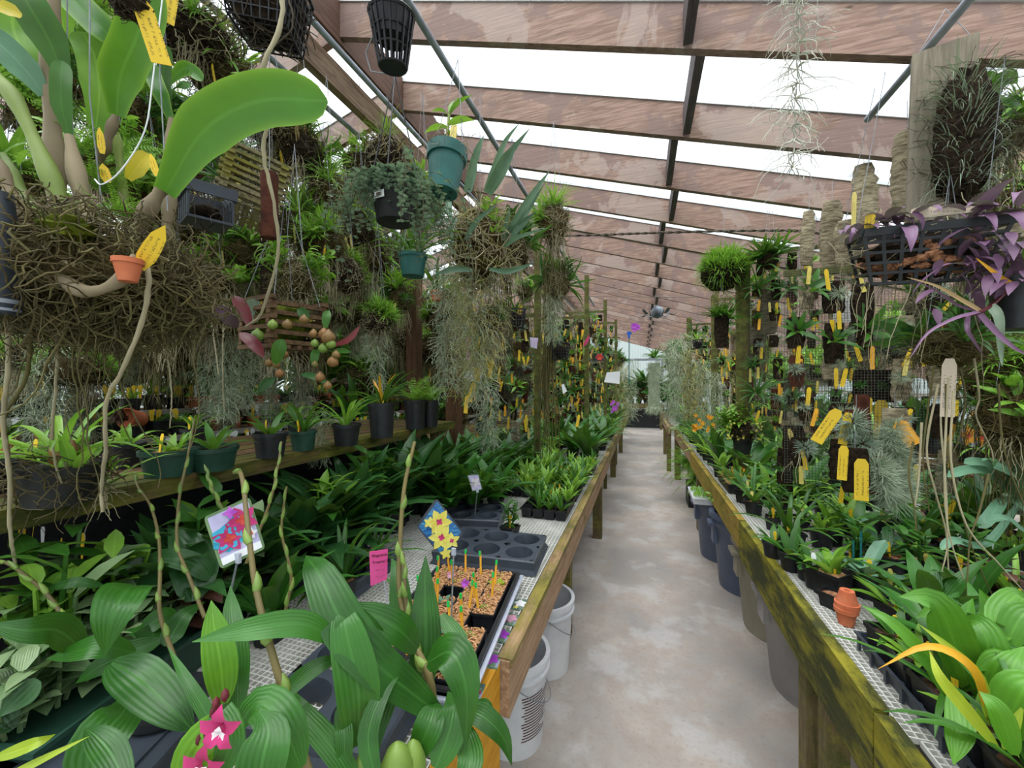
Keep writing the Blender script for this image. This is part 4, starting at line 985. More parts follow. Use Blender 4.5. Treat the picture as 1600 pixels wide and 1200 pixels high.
# --- big foreground canes and leaves
h1 = Hero('cane_orchid', 'tall cane orchid with long pleated leaves at the front left bench corner', 'orchid', onZ(650, 1150, BZ) if False else (-.50, .84, BZ))
h1.leaves([
 ([(690, 1120, .72), (560, 1010, .66), (500, 900, .70), (478, 868, .76)], 62), ([(560, 1165, .66), (560, 1080, .64), (540, 980, .66), (532, 942, .70)], 62),
 ([(600, 1060, .70), (575, 1020, .68), (545, 970, .67), (530, 948, .68)], 66), ([(652, 1015, .76), (625, 985, .72), (580, 960, .70), (532, 945, .70)], 46),
 ([(655, 1100, .80), (665, 1010, .82), (664, 930, .86), (665, 868, .90)], 46), ([(640, 1010, .82), (628, 960, .86), (622, 900, .9), (612, 872, .94)], 34),
 ([(668, 1035, .72), (705, 1020, .68), (728, 1075, .66), (728, 1170, .66)], 58), ([(690, 960, .84), (715, 1000, .80), (720, 1040, .78), (722, 1060, .78)], 30),
 ([(722, 1110, .74), (752, 1118, .72), (785, 1150, .72), (800, 1196, .72)], 34), ([(735, 1105, .76), (760, 1102, .74), (770, 1125, .74)], 16),
 ([(635, 1045, .74), (608, 1070, .70), (590, 1130, .68), (590, 1180, .66)], 44), ([(645, 1190, .68), (668, 1140, .68), (678, 1110, .70), (680, 1098, .72)], 44),
 ([(680, 1200, .66), (700, 1150, .68), (708, 1110, .70), (700, 1080, .74)], 50), ([(720, 1230, .64), (735, 1190, .66), (730, 1150, .70), (725, 1120, .72)], 40),
 ([(565, 1240, .62), (520, 1170, .62), (470, 1110, .64), (458, 1078, .68)], 34), ([(540, 1215, .62), (538, 1150, .63), (534, 1110, .66), (536, 1095, .68)], 26),
 ([(590, 1225, .60), (575, 1150, .62), (600, 1080, .66), (640, 1030, .72)], 30)], 'leaf_big')
h1.cane([(680, 1130, .76), (672, 1060, .76), (645, 1000, .80), (625, 930, .84), (625, 850, .88), (632, 760, .92), (648, 690, .96)], .0075)
h1.cane([(668, 1060, .77), (650, 1015, .79), (636, 960, .82), (632, 905, .84), (630, 865, .86)], .006)
m = MB()
for (x, y, d, r, h) in ((620, 1190, .64, .026, .07), (645, 1185, .66, .022, .065), (570, 1200, .64, .020, .05)):
    c = P(x, y+10, d)-h1.b; m.lathe([(r*.55, -.045), (r, -.015), (r*.98, .008), (r*.6, .03), (r*.1, .042)], 14, c)
part('bulb', m, 'bulb_green', h1.t)
m = MB(); m.lathe([(.05, -.0), (.065, .07), (.07, .07), (.07, .085), (.06, .085)], 20, (0, -.02, .0)); part('pot', m, 'black', h1.t)
h2 = Hero('cane_orchid', 'cane orchid with a long leaf drooping left, its cane rising past the lilac sign', 'orchid', (-.66, .62, BZ))
h2.leaves([
 ([(525, 1000, .66), (470, 975, .62), (380, 985, .58), (300, 1003, .58)], 40), ([(470, 1200, .54), (440, 1130, .54), (400, 1100, .56), (352, 1170, .56)], 60),
 ([(360, 1210, .56), (330, 1130, .58), (290, 1060, .60), (262, 1010, .64)], 20),
 ([(420, 1110, .62), (470, 1060, .64), (510, 1035, .66), (540, 1030, .68)], 26), ([(400, 1260, .5), (410, 1190, .5), (420, 1140, .52), (405, 1110, .54)], 70),
 ([(330, 1230, .5), (360, 1160, .5), (340, 1110, .52), (350, 1180, .5)], 40)], 'leaf_big')
h2.leaves([([(350, 1100, .66), (345, 1040, .66), (335, 980, .68), (330, 938, .70)], 44), ], 'leaf_big_lt', 'young_leaf', 'young bright lime leaf')
h2.leaves([([(280, 1230, .50), (310, 1170, .50), (350, 1130, .52), (372, 1110, .56)], 58)], 'leaf_big_lt', 'young_leaf', 'young bright lime leaf')
h2.leaves([([(372, 1120, .68), (370, 1030, .70), (362, 960, .74), (360, 915, .78)], 34), ([(345, 1140, .70), (372, 1080, .72), (385, 1030, .74)], 30)], 'leaf_big')
h2.cane([(490, 1230, .56), (455, 1120, .58), (425, 1020, .60), (400, 920, .64), (388, 830, .68), (378, 745, .74), (366, 738, .76)], .0062)
h3 = Hero('broadleaf_orchid', 'low orchid with wide drooping pale green leaves at the bottom left', 'orchid', (-.95, .52, BZ))
h3.leaves([
 ([(175, 1035, .66), (215, 1060, .62), (270, 1110, .60), (305, 1145, .60)], 62), ([(212, 915, .80), (195, 925, .72), (175, 965, .68), (163, 1024, .68)], 62),
 ([(128, 1015, .74), (90, 985, .70), (40, 985, .66), (-20, 975, .64)], 48), ([(210, 1020, .74), (160, 1010, .70), (110, 1020, .70), (72, 1030, .72)], 34),
 ([(250, 1000, .80), (200, 1020, .76), (150, 1045, .74), (118, 1068, .74)], 34), ([(160, 915, .85), (120, 910, .82), (90, 916, .82), (60, 922, .84)], 16),
 ([(262, 970, .86), (230, 1000, .80), (215, 1010, .78), (200, 1012, .78)], 40), ([(275, 955, .88), (250, 965, .84), (222, 985, .82), (195, 985, .84)], 28),
 ([(140, 1240, .56), (155, 1160, .58), (195, 1110, .62), (205, 1075, .68)], 70), ([(200, 1235, .5), (175, 1180, .52), (150, 1150, .54), (132, 1138, .56)], 40),
 ([(260, 1010, .8), (270, 990, .82), (290, 960, .84), (320, 940, .9)], 30)], 'leaf_big')
h3.leaves([([(20, 1140, .7), (-10, 1100, .7), (-30, 1050, .7)], 40), ([(60, 1062, .72), (30, 1090, .70), (0, 1120, .68)], 40), ([(330, 905, 1.0), (300, 880, .98), (250, 870, .98), (215, 880, 1.0)], 30), ([(240, 870, 1.0), (215, 905, .96), (185, 945, .92), (170, 960, .92)], 60), ([(300, 940, .96), (305, 890, 1.0), (290, 850, 1.04), (262, 820, 1.1)], 60)], 'leaf_dark')
h3.leaves([([(-10, 1185, .5), (30, 1172, .5), (60, 1160, .5), (87, 1147, .52)], 20), ([(-10, 1225, .48), (60, 1190, .5), (140, 1150, .52)], 12)], 'leaf_lime', 'strap_leaf', 'yellow-green strap leaves')
for cn_ in ([(275, 1035, .74), (250, 960, .80), (250, 900, .86), (248, 840, .92), (235, 790, .98), (215, 760, 1.04), (210, 740, 1.08)],
            [(320, 965, .84), (295, 900, .88), (277, 850, .92), (280, 780, .96), (292, 720, 1.0), (304, 655, 1.06)],
            [(110, 985, .78), (75, 930, .80), (20, 885, .80), (-20, 870, .82)], [(385, 880, .98), (420, 790, 1.02), (432, 740, 1.05), (440, 690, 1.1)],
            [(445, 960, .96), (455, 900, .98), (440, 830, 1.0), (448, 760, 1.02)], [(350, 800, 1.1), (330, 760, 1.12), (322, 730, 1.15)]):
    h3.cane(cn_, .0042)
m = MB(); m.lathe([(.05, 0), (.065, .08), (.07, .08), (.07, .095), (.06, .095)], 20, (0.05, .02, 0)); part('pot', m, 'black', h3.t)
# magenta flowers
for k, (pts, lb) in enumerate((([(352, 1130), (340, 1150)], 'upper spray of deep magenta and white orchid flowers at the bottom edge'), ([(325, 1188), (345, 1180)], 'lower spray of deep magenta orchid flowers cut by the bottom edge'))):
    c = P(*pts[0], .50); t = thing('orchid_flower', lb, 'flower', c)
    m = MB(); f_flower(m, (0, 0, 0), .028, 5, (.3, -1, .1), 'lance', .7, .5); part('petals', m, 'magenta', t)
    m = MB(); f_flower(m, (.002, -.008, -.006), .010, 4, (.3, -1, .1), 'oval', 1, .4); part('lip', m, 'petal_white', t)
    m = MB()
    for b_ in ((-.016, .0, .02), (-.006, .004, .03), (-.02, 0, .008)): m.lathe([(.001, -.008), (.005, -.002), (.004, .005), (.001, .009)], 8, b_)
    part('bud', m, 'leaf_maroon', t)
    m = MB(); m.tube([(0, 0, 0), (-.012, .01, -.02), (-.02, .02, -.06), (0, .03, -.11)], .0015, 5); part('stem', m, 'cane_green', t)
# second row of dark leafy orchids in pots behind the front ones (filling the near bench)
near = [  # px, py of the pot base, size, foliage
 (90, 985, 1.0, 'stem_vein', .9), (30, 930, 1.0, 'stem_vein', .9), (150, 905, 1, 'jewel', 1.1), (190, 985, .9, 'broad_dark', 1.0), (255, 1000, 1, 'broad_dark', 1.25), (330, 960, 1, 'broad_dark', 1.3), (420, 1000, 1, 'broad_mid', 1.0),
 (440, 900, 1, 'broad_dark', 1.3), (395, 885, 1, 'broad_dark', 1.2), (500, 890, 1, 'broad_dark', 1.4), (535, 940, 1, 'strap_mid', 1.1), (470, 845, 1, 'broad_dark', 1.4), (560, 860, 1, 'broad_dark', 1.3), (585, 905, .9, 'strap_mid', 1.0),
 (610, 830, 1, 'broad_dark', 1.2), (540, 810, 1, 'broad_dark', 1.5), (600, 790, 1, 'broad_mid', 1.35), (655, 800, 1, 'broad_dark', 1.25), (665, 770, 1, 'broad_dark', 1.4), (640, 750, 1, 'broad_mid', 1.4), (700, 785, .9, 'broad_mid', 1.1),
 (715, 770, .9, 'broad_dark', 1.2), (735, 800, .85, 'strap_mid', 1.1), (760, 775, .85, 'strap_mid', 1.2), (700, 740, 1, 'broad_dark', 1.2), (590, 745, 1, 'broad_dark', 1.4), (738, 745, .9, 'broad_dark', 1.1), (775, 742, .9, 'broad_mid', 1.1), (740, 722, .9, 'broad_dark', 1.1),
 (235, 930, 1, 'broad_dark', 1.1), (310, 900, 1, 'broad_dark', 1.3), (380, 850, 1, 'broad_dark', 1.2), (670, 735, 1, 'strap_mid', 1.2), (785, 725, .9, 'strap_mid', 1.1), (120, 880, 1, 'stem_vein', .9)]
nb = {}
for k, (x, y, s, fo, fs) in enumerate(near):
    p = onZ(x, y, BZ)
    if p.x < -1.22: p.x = -1.22+rr(-.02, .03)
    dsc = {'broad_dark': 'dark broad-leaved orchid', 'broad_mid': 'wide pleated-leaf orchid', 'strap_mid': 'strap-leaved orchid', 'stem_vein': 'white-veined leafy plant', 'jewel': 'dark jewel orchid with red-veined leaves'}[fo]
    nb.setdefault(dsc, []).append((p.y, k)); NEARL = near
    near[k] = (p, s, fo, fs, dsc)
for dsc, lst in nb.items():
    lst.sort()
    for o_, (y, k) in enumerate(lst):
        p, s, fo, fs, _ = near[k]; side = 'aisle side' if p.x > -.62 else 'middle' if p.x > -.95 else 'shelf side'
        potted('%s, near left bench, %s of its kind going away' % (dsc, ORD[o_]), p, R.choice(['r6:black', 'r8:black', 'sl:black']), fo, R.choice(['peat', 'chips']), R.choice([None, 'tag', 'tag_old']), sc_=s, fs=fs, two=fo if fs > 1.15 else None)
# seedling trays on the middle of the left bench
def traycol(pre, x0, y0, nx, ny, fo, tgs, prob=.85, s=.062, h=.055, mat='black', where='left bench', z=BZ, k=1, pre2='seedling'):
    t, cells = celltray('black plug tray %s' % pre, (x0, y0, z), nx, ny, s, h, mat)
    for c_, (cx_, cy_) in enumerate(cells):
        if R.random() > prob: continue
        ix, iy = c_ % nx, c_//nx; f_ = R.choice(fo)
        o = thing('seedling_plug', '%s, %s from left, row %s, tray %s' % (pre2, ORD[ix], ORD[iy], pre), 'seedling', (x0+cx_, y0+cy_, z+.004), rr(0, 6.28))
        q = part('potting_mix', soil_mesh(.027*s/.062, 'peat'), None, o); q.location = (0, 0, h-.014)
        q = part('foliage', fol(f_), None, o); q.location = (0, 0, h-.012); q.scale = (k*rr(.8, 1.15),)*3
        if R.random() < tgs: g_ = part('plant_tag', tag_mesh(.009, .055, R.choice(['tag', 'tag', 'tag_orange', 'white_label'])), None, o); g_.location = (rr(-.015, .015), rr(-.015, .015), h-.015); g_.rotation_euler = (rr(-.2, .2), 0, rr(-.6, .6)-o.rotation_euler.z)
p = onZ(880, 820, BZ)
tx = XL-.03-.125
traycol('first by the aisle on the left', tx-.0, p.y+.19, 4, 5, ['seedling_tall', 'strap_light'][:1], .3, .55)
traycol('second by the aisle on the left', tx, p.y+.55, 4, 5, ['seedling_tall', 'seedling'], .6, prob=.97, k=1.45)
traycol('third by the aisle on the left', tx, p.y+.92, 4, 5, ['seedling_tall', 'seedling'], .7, prob=.97, k=1.45)
traycol('fourth by the aisle on the left', tx+.01, p.y+1.30, 4, 5, ['seedling', 'seedling_tall'], .5, k=1.2)
traycol('inner first on the left bench', tx-.30, p.y+.55, 4, 5, ['seedling_tall', 'seedling'], .7, prob=.97, k=1.45)
traycol('inner second on the left bench', tx-.30, p.y+.93, 4, 5, ['seedling_tall'], .6, prob=.97, k=1.45)
traycol('inner third on the left bench', tx-.30, p.y+1.32, 4, 5, ['seedling_tall'], .4, prob=.97, k=1.45)
potted('single strap-leaf orchid with chip-filled pot standing in the first aisle tray', (tx-.04, p.y+.13, BZ+.02), 's:black', 'seedling_tall', 'spag', 'tag', fs=1.4)
potted('lanky cane seedling in a small black pot beside the lattice bench edge', onZ(797, 842, BZ), 's:black', 'stem', 'peat', 'tag', fs=.8)
# dense leafy plants on the rest of the left bench
rows = 0
for iy in range(17):
    for ix in range(5):
        y = p.y+1.62+iy*.40 + (ix % 2)*.15; x = XL-.10-ix*.20+rr(-.03, .03)
        if y < 3.6 and ix > 2 and False: continue
        if y > 10.5: continue
        if y > 6.5 and ix > 2: continue
        fo = R.choice(['broad_mid', 'broad_mid', 'strap_mid', 'broad_dark', 'strap_light', 'broad_lime'])
        dsc = {'broad_mid': 'pleated-leaf orchid', 'strap_mid': 'strap-leaf orchid', 'broad_dark': 'dark broad-leaf orchid', 'strap_light': 'light green strap-leaf orchid', 'broad_lime': 'bright green orchid'}[fo]
        potted('%s, %s from aisle, %s row beyond the left seedling trays' % (dsc, ORD[ix], ORD[iy]), (x, y+rr(-.04, .04), BZ), R.choice(['r6:black', 'r8:black', 'sl:black']), fo, 'peat', R.choice([None, 'tag', None]) if y < 6 else None, fs=rr(1.15, 1.5), two=fo if y < 6 else None)
for ix in range(3):
    for iy in range(5):
        potted('leafy seedling between the trays and the low shelf, %s in, %s along' % (ORD[ix], ORD[iy]), (-.98-ix*.1, p.y+.45+iy*.25, BZ), 'r8:black', R.choice(['broad_mid', 'strap_mid', 'broad_dark', 'broad_small']), 'peat', R.choice([None, 'tag']), fs=rr(1.1, 1.5))

# dark green trough and slate tray in the bottom left corner
t = thing('trough_planter', 'dark green ribbed trough of white-veined plants at the left edge of the bench', 'planter', (-1.12, .60, BZ), .25); m = MB()
for (k, z) in ((.88, 0), (1, .09), (1.04, .09), (1.04, .10), (.97, .10), (.94, .08)):
    for x, y in ((-1, -1), (1, -1), (1, 1), (-1, 1)): m.vert((x*.09*k, y*.24*k, z))
for j in range(5):
    for k in range(4): a = j*4+k; b_ = j*4+(k+1) % 4; m.face(a, b_, b_+4, a+4)
m.face(3, 2, 1, 0); m.face(20, 21, 22, 23); part('shell', m, 'green_plastic', t, None, False)
for i in range(7): f = part('foliage', fol('stem_vein' if i < 5 else 'jewel'), None, t); f.location = (rr(-.03, .03), -.2+i*.066, .085); f.scale = (rr(1.1, 1.5),)*3
for k, (x, y, rz, lb) in enumerate(((-.93, .36, .35, 'slate lidded tray in the bottom left corner of the picture'), (-1.13, .26, .1, 'dark tray partly cut off at the left of the bottom edge'))):
    m = MB(); m.box((0, 0, .03), (.30, .26, .06)); m.box((0, 0, .062), (.32, .28, .008)); m.box((0, 0, .068), (.26, .22, .006)); solo('lidded_tray', m, 'slate', lb, 'tray', (x, y, BZ), rz, smooth=False)
for k, (x, y) in enumerate(((35, 850), (48, 840), (66, 848), (90, 865), (128, 858), (28, 825))):
    solo('hanging_tag', floatmesh('tag', lambda m: g_tag(m, .018, .07, 0, .1, 0, True), 'white_label' if k == 2 else 'tag', False), None, '%s tag standing among the white-veined plants at left, %s from the left edge' % ('white' if k == 2 else 'yellow', ORD[sorted(range(6), key=lambda i: (35, 48, 66, 90, 128, 28)[i]).index(k)]), 'tag', P(x, y+15, 1.12), (0, rr(-.2, .2), rr(-.5, .1)))

for k, (x, y, fo, fs) in enumerate(((700, 812, 'broad_mid', 1.5), (742, 806, 'strap_mid', 1.3), (775, 800, 'strap_mid', 1.2), (668, 806, 'broad_dark', 1.5), (720, 780, 'broad_mid', 1.5), (755, 775, 'broad_dark', 1.3), (640, 800, 'broad_mid', 1.6), (690, 770, 'broad_dark', 1.5), (620, 780, 'broad_dark', 1.6), (765, 755, 'broad_mid', 1.3), (660, 745, 'broad_mid', 1.6), (720, 745, 'broad_mid', 1.5), (520, 800, 'broad_dark', 1.6), (575, 780, 'broad_mid', 1.6), (460, 870, 'broad_dark', 1.5), (505, 850, 'broad_dark', 1.5))):
    p = onZ(x, y, BZ); p.x = max(p.x, -1.2)
    potted('glossy pleated orchid between the seed trays and the raised shelf, %s from the camera' % ORD[sorted(range(16), key=lambda i: -(812, 806, 800, 806, 780, 775, 800, 770, 780, 755, 745, 745, 799, 779, 870, 850)[i]).index(k)], p, 'r8:black', fo, 'peat', R.choice([None, 'tag']), fs=fs, two='broad_mid')
roundtray('second slate pot tray behind the empty six-hole tray', (-.82, 1.92, BZ), .2, 2, 2, .13, .05)
# ================================================================ LEFT SHELF, HANGING PLANTS, LEFT PANELS
def ell(m, a, b_, c, c0=(0, 0, 0), n=12, k=.1):
    prof = [(math.cos(-pi/2+pi*i/n)*1.0+.001, math.sin(-pi/2+pi*i/n)) for i in range(n+1)]; c0 = Vector(c0); i0 = len(m.v); seg = 18
    for (r, z) in prof:
        for s in range(seg): q = 1+rr(-k, k); an = 2*pi*s/seg; m.vert(c0+Vector((math.cos(an)*r*a*q, math.sin(an)*r*b_*q, z*c*q)))
    for j in range(n):
        for s in range(seg): u = i0+j*seg+s; v = i0+j*seg+(s+1) % seg; m.face(u, v, v+seg, u+seg)
UM = {}
def umass(mt):
    k = (mt, R.randrange(3))
    if k not in UM: UM[k] = mk(lambda m: f_mass(m, 230, 1, 1, 1, 1.1, .012, .7, 7), mt)
    return UM[k]
def clump(label, c, a, b_, h, core='fiber', fo=(('tuft', 8, 1),), roots=None, mass=None, name='hanging_plant', cat='hanging plant', wires=True, hang=.5, tg=None, top=False, group=None):
    t = thing(name, label, cat, c, 0, group); m = MB(); ell(m, a*.92, b_*.92, h*.92, k=.16); part('root_ball', m, core, t)
    for mt in (mass[3] if mass else 'root_brown', 'root_dark' if core == 'cork_dark' else 'root_olive'): o_ = part('surface_roots', umass(mt), None, t); o_.scale = (a, b_, h); o_.rotation_euler = (0, 0, rr(0, 6))
    for kind, n, sc_ in fo:
        for i in range(n):
            an = rr(0, 6.28); e = rr(.0, 1.4) if not top else rr(.7, 1.5); q = Vector((math.cos(an)*math.cos(e)*a, math.sin(an)*math.cos(e)*b_, math.sin(e)*h))*.9
            f = part('foliage', fol(kind), None, t); f.location = q; f.scale = (sc_*rr(.8, 1.2),)*3; f.rotation_euler = (0, (1.35-e)*.9, an) 
    if roots:
        for kind, n, sc_ in roots: 
            for i in range(n): f = part('hanging_roots', fol(kind), None, t); f.location = (rr(-.6, .6)*a, rr(-.6, .6)*b_, -h*.6); f.scale = (sc_*rr(.8, 1.15),)*3; f.rotation_euler = (0, 0, rr(0, 6))
    if wires: hangwires(t, [(a*.7, 0, h*.3), (-a*.7, 0, h*.3), (0, b_*.7, h*.3)], (0, 0, h+hang))
    if tg:
        for (x, z, rot) in tg: g_ = part('plant_tag', tag_mesh(.018, .085, R.choice(['tag', 'tag_old']), 0, False), None, t, 'yellow plastic tag'); g_.location = (x, -b_-.01, z); g_.rotation_euler = (.1, rot, -YAW)
    return t
# ---- pots along the raised shelf
SH = 1.23
def onshelf(px, py): p = onZ(px, py, SH); return p
shp = [((232, 748), 'bulbpan:green_plastic', 'broad_small_lt', 'spag', 'tag', 'squat dark green pan of low lime seedlings, nearest on the raised left shelf', .95),
 ((308, 738), 'bulbpan:green_plastic', 'broad_small', 'peat', None, 'dark green pan just behind the nearest green pan on the raised shelf', .9),
 ((402, 718), 'r6:black', 'broad_small', 'peat', 'tag', 'black pot between two green pans on the raised left shelf', .95),
 ((459, 706), 'r6:green_plastic', 'strap_mid', 'peat', 'tag', 'green pot with a red and yellow tag on the raised shelf', .85),
 ((527, 698), 'r6:black', 'strap_light', 'peat', None, 'dark pot with pale trailing roots on the raised shelf', 1),
 ((586, 686), 'nursery:black', 'strap_mid', 'peat', 'tag', 'tall black nursery pot with an orange-streaked strap plant', 1),
 ((641, 672), 'nursery:black', 'fern', 'peat', None, 'tall black nursery pot holding a bright green fern', 1.0),
 ((664, 668), 'nursery:black', 'fern', 'peat', None, 'black nursery pot with a fern, farther of the two fern pots', .95)]
for (q, kd, fo, so_, tg, lb, s) in shp:
    p = onshelf(*q); p.y += .055*s; t = potted(lb, p, kd, fo, so_, tg, sc_=s, cat='fern' if fo == 'fern' else 'orchid', name='potted_fern' if fo == 'fern' else 'potted_orchid', fs=1.0 if fo != 'broad_small_lt' else .8)
    if q[0] == 459: g_ = part('plant_tag', tag_mesh(.014, .05, 'red_plastic', 0, False), None, t, 'red plastic tag'); g_.location = (0, -.02, .09)
    if q[0] == 586: f = part('ageing_leaf', mk(lambda m: f_strap(m, 4, .2, .016, (1.0, 1.4), (.3, 1.0)), 'leaf_orange'), None, t, 'orange ageing leaves'); f.location = (0, 0, .165)
    if q[0] == 232: f = part('foliage', fol('strap_light'), None, t); f.location = (.03, 0, .07); f.scale = (.45,)*3
for k, (x, y, kd, fo) in enumerate(((40, 780, 's', 'strap_light'), (120, 770, 'm', 'strap_light'), (250, 735, 'm', 'broad_lime'), (345, 700, 'm', 'strap_light'), (500, 680, 'm', 'strap_light'))):
    p = onshelf(x, y); p.x -= .16; potted('mid-green strap plant behind the front pots of the raised shelf, %s from the camera' % ORD[k], p, 'r8:black', fo, 'peat', R.choice(['tag', None]), fs=.6)
# sprawling bare-root plant in a dark net basket at the left edge of the shelf
t = thing('basket_orchid', 'bare-rooted orchid sprawling from a dark basket onto the mossy shelf, left edge', 'orchid', onshelf(45, 800)+Vector((-.03, .06, 0)))
m = MB(); m.lathe([(.055, 0), (.075, .09), (.078, .09), (.07, .085)], 20); part('basket', m, 'blackrough', t)
m = MB(); f_mass(m, 130, .085, .085, .06, .1, .0014, c0=(0, 0, .06)); f_hangroots(m, 26, .16, .08, .0012, .6, .2, .09); part('roots', m, 'root_brown', t)
f = part('foliage', fol('strap_light', 0), None, t); f.location = (0, 0, .09); f.scale = (.9,)*3
f = part('foliage', fol('broad_lime', 0), None, t); f.location = (.05, 0, .07); f.scale = (.8,)*3
m = MB(); bulbs(m, 6, .012, .06); o_ = part('bulb', m, 'bulb', t); o_.location = (.02, 0, .085)
t = thing('bare_root_orchid', 'small orchid with fanned tan roots lying across the mossy rail', 'orchid', onshelf(128, 778)+Vector((0, .03, .01)))
m = MB(); f_hangroots(m, 26, .12, .02, .0014, .5, .1, .02); part('roots', m, 'root', t); f = part('foliage', fol('strap_light', 1), None, t); f.scale = (.7,)*3
# leafy small things below the shelf rail (between rail and bench)
for k, (x, y) in enumerate(((250, 810), (300, 790), (480, 770), (520, 740), (560, 730), (60, 860), (120, 850), (30, 880))):
    p = onX(x, y, -1.34); t = potted('leafy pot tucked in shade under the raised shelf, %s from the camera end' % ORD[sorted(range(8), key=lambda i: -(810, 790, 770, 740, 730, 860, 850, 880)[i]).index(k)], (-1.22, p.y, BZ), 'r6:black', R.choice(['stem_lt', 'stem', 'stem_vein']), 'peat', R.choice(['tag', 'tag_old']), fs=2.0, two='stem_lt')
# ---- the big cattleya mass at upper left
cc = P(150, 440, .78); D = .78
t = thing('hanging_orchid', 'huge root-bound orchid hanging at upper left, papery canes and thick arching leaves', 'orchid', cc)
m = MB(); ell(m, .165, .15, .075, k=.08); part('root_ball', m, 'fiber', t)
m = MB(); f_mass(m, 800, .18, .165, .085, .17, .0014, 1.0, 11); part('surface_roots', m, 'root_olive', t)
m = MB(); f_mass(m, 750, .185, .17, .09, .18, .0012, 1.0, 11); part('fine_roots', m, 'root_brown', t)
m = MB(); f_hangroots(m, 200, .14, .16, .0010, .6, .15, -.06); part('hanging_roots', m, 'root_brown', t)
m = MB(); f_hangroots(m, 15, .36, .17, .0018, .45, .3, -.06, 14); part('long_roots', m, 'root_olive', t)
m = MB(); ell(m, .05, .03, .02, (.11, -.09, .055), k=.3); part('moss_patch', m, 'moss', t)
def cc3(pts, dd=0): return [P(x, y, D+dd+(z if z else 0))-cc for (x, y, *zz) in pts for z in [zz[0] if zz else 0]]
def hc(pts, r, mat='cane', dd=0, nm='cane'):
    m = MB(); q = crom(cc3(pts, dd), 16); m.tube(q, [r*(1+.25*math.sin(i*1.1))*(.75+.35*math.sin(pi*i/16)) for i in range(17)], 9); return part(nm, m, mat, t)
hc([(160, 458), (150, 400), (128, 310), (108, 212)], .013, 'cane'); hc([(88, 420), (88, 330), (84, 240), (80, 120), (86, -20)], .015, 'cane', .03)
hc([(205, 395), (222, 345), (250, 300), (275, 270)], .012, 'cane'); hc([(252, 400, .1), (262, 340, .1), (266, 260, .1), (268, 185, .1)], .011, 'cane')
hc([(150, 270, .1), (165, 225, .08), (182, 178, .08)], .009, 'cane'); hc([(108, 398), (98, 330), (72, 260), (25, 160), (-10, 110)], .012, 'cane_green', -.03)
hc([(60, 440), (38, 360), (10, 290), (-20, 230)], .012, 'cane', -.06); hc([(130, 400, .05), (50, 320, .05), (5, 240, .05)], .009, 'cane_green'); hc([(195, 330, .12), (185, 240, .12), (170, 180, .12), (140, 50, .14)], .009, 'cane_green')
hc([(40, 380, -.1), (80, 420, -.12), (130, 455, -.14), (185, 440, -.14), (210, 400, -.12)], .009, 'cane', 0, 'rhizome'); hc([(20, 420, -.12), (60, 410, -.12), (100, 440, -.12), (150, 440, -.1)], .006, 'root_olive', 0, 'rhizome')
def cl(pts, wpx, mat='leaf_cattleya', dd=0, up=.1, nm='leaf', fold=.25):
    m = MB(); q = cc3(pts, dd); k = q[len(q)//2]; m.blade(q, wpx/FPX*D, camn(k+cc, up), fold, 7, 'blunt', 36, base=.42); return part(nm, m, mat, t)
cl([(258, 300, -.02), (318, 205, -.06), (405, 158, -.08), (512, 158, -.08)], 66)
cl([(182, 180, .06), (188, 120, .03), (212, 60, 0), (240, -30, -.02)], 54); cl([(100, 122, .02), (75, 60, 0), (40, 0, -.02), (10, -60, -.02)], 48, 'leaf_mid')
cl([(108, 210, .0), (97, 170, -.01), (95, 130, -.01), (98, 95, 0)], 24, 'leaf_mid'); cl([(190, 78, .1), (160, 45, .08), (120, 5, .08), (80, -40, .08)], 46)
cl([(60, 135, .08), (40, 90, .06), (20, 40, .06), (25, -20, .06)], 62, 'leaf_light'); cl([(70, 150, .02), (40, 110, 0), (0, 70, -.02), (-40, 50, -.02)], 40, 'leaf_blue')
cl([(266, 188, .1), (258, 150, .1), (256, 110, .1), (262, 72, .1)], 20, 'leaf_mid'); cl([(268, 190, .1), (252, 150, .08), (240, 120, .08), (235, 98, .08)], 24)
cl([(262, 130, .3), (285, 108, .3), (300, 110, .3), (317, 126, .3)], 26); cl([(34, 26, -.05), (15, 15, -.05), (-20, 0, -.05)], 18, 'leaf_yellow')
cl([(150, 200, .1), (155, 140, .1), (148, 90, .1), (130, 50, .1)], 50, 'leaf_light'); cl([(135, 115, .2), (150, 95, .2), (165, 105, .2), (175, 120, .2)], 30, 'leaf_mid')
cl([(200, 280, .1), (215, 260, .1), (232, 240, .12)], 26, 'leaf_yellow'); cl([(105, 60, .12), (95, 20, .1), (110, -20, .1)], 34, 'leaf_light')
for (x, y, k, z) in ((130, 240, .5, .1), (110, 290, .5, .08), (160, 300, .45, .1), (150, 350, .4, .04), (100, 350, .4, .06), (190, 340, .35, .02)):
    f = part('fernlet', fol('fern'), None, t, 'small light green fernlets'); f.location = P(x, y, D+z)-cc; f.scale = (k,)*3
for (x, y, dx, dy, w_, z) in ((218, 420, 40, -68, 20, -.13), (160, 240, -5, -42, 10, .05), (245, 275, -10, -36, 10, .06), (168, 285, -8, -30, 14, .06)):
    a_, b_ = P(x, y, D+z)-cc, P(x+dx, y+dy, D+z)-cc; m = MB(); m.blade([a_, b_], w_/FPX*D, camn(a_+cc, 0), 0, 3, 'strap', 4); part('plant_tag', m, 'tag', t, 'yellow plastic tag')
m = MB(); m.lathe([(.012, 0), (.018, .028), (.02, .028), (.02, .036), (.015, .036)], 16, P(200, 440, D-.15)-cc); part('clay_pot', m, 'terra', t)
for (a_, b_) in (((140, 150), (160, 330)), ((250, 120), (262, 330)), ((105, 60), (120, 300))): m = MB(); m.tube(cc3([(a_[0], -60), a_, b_], .05), .0013, 5); part('hanging_wire', m, 'wire', t)
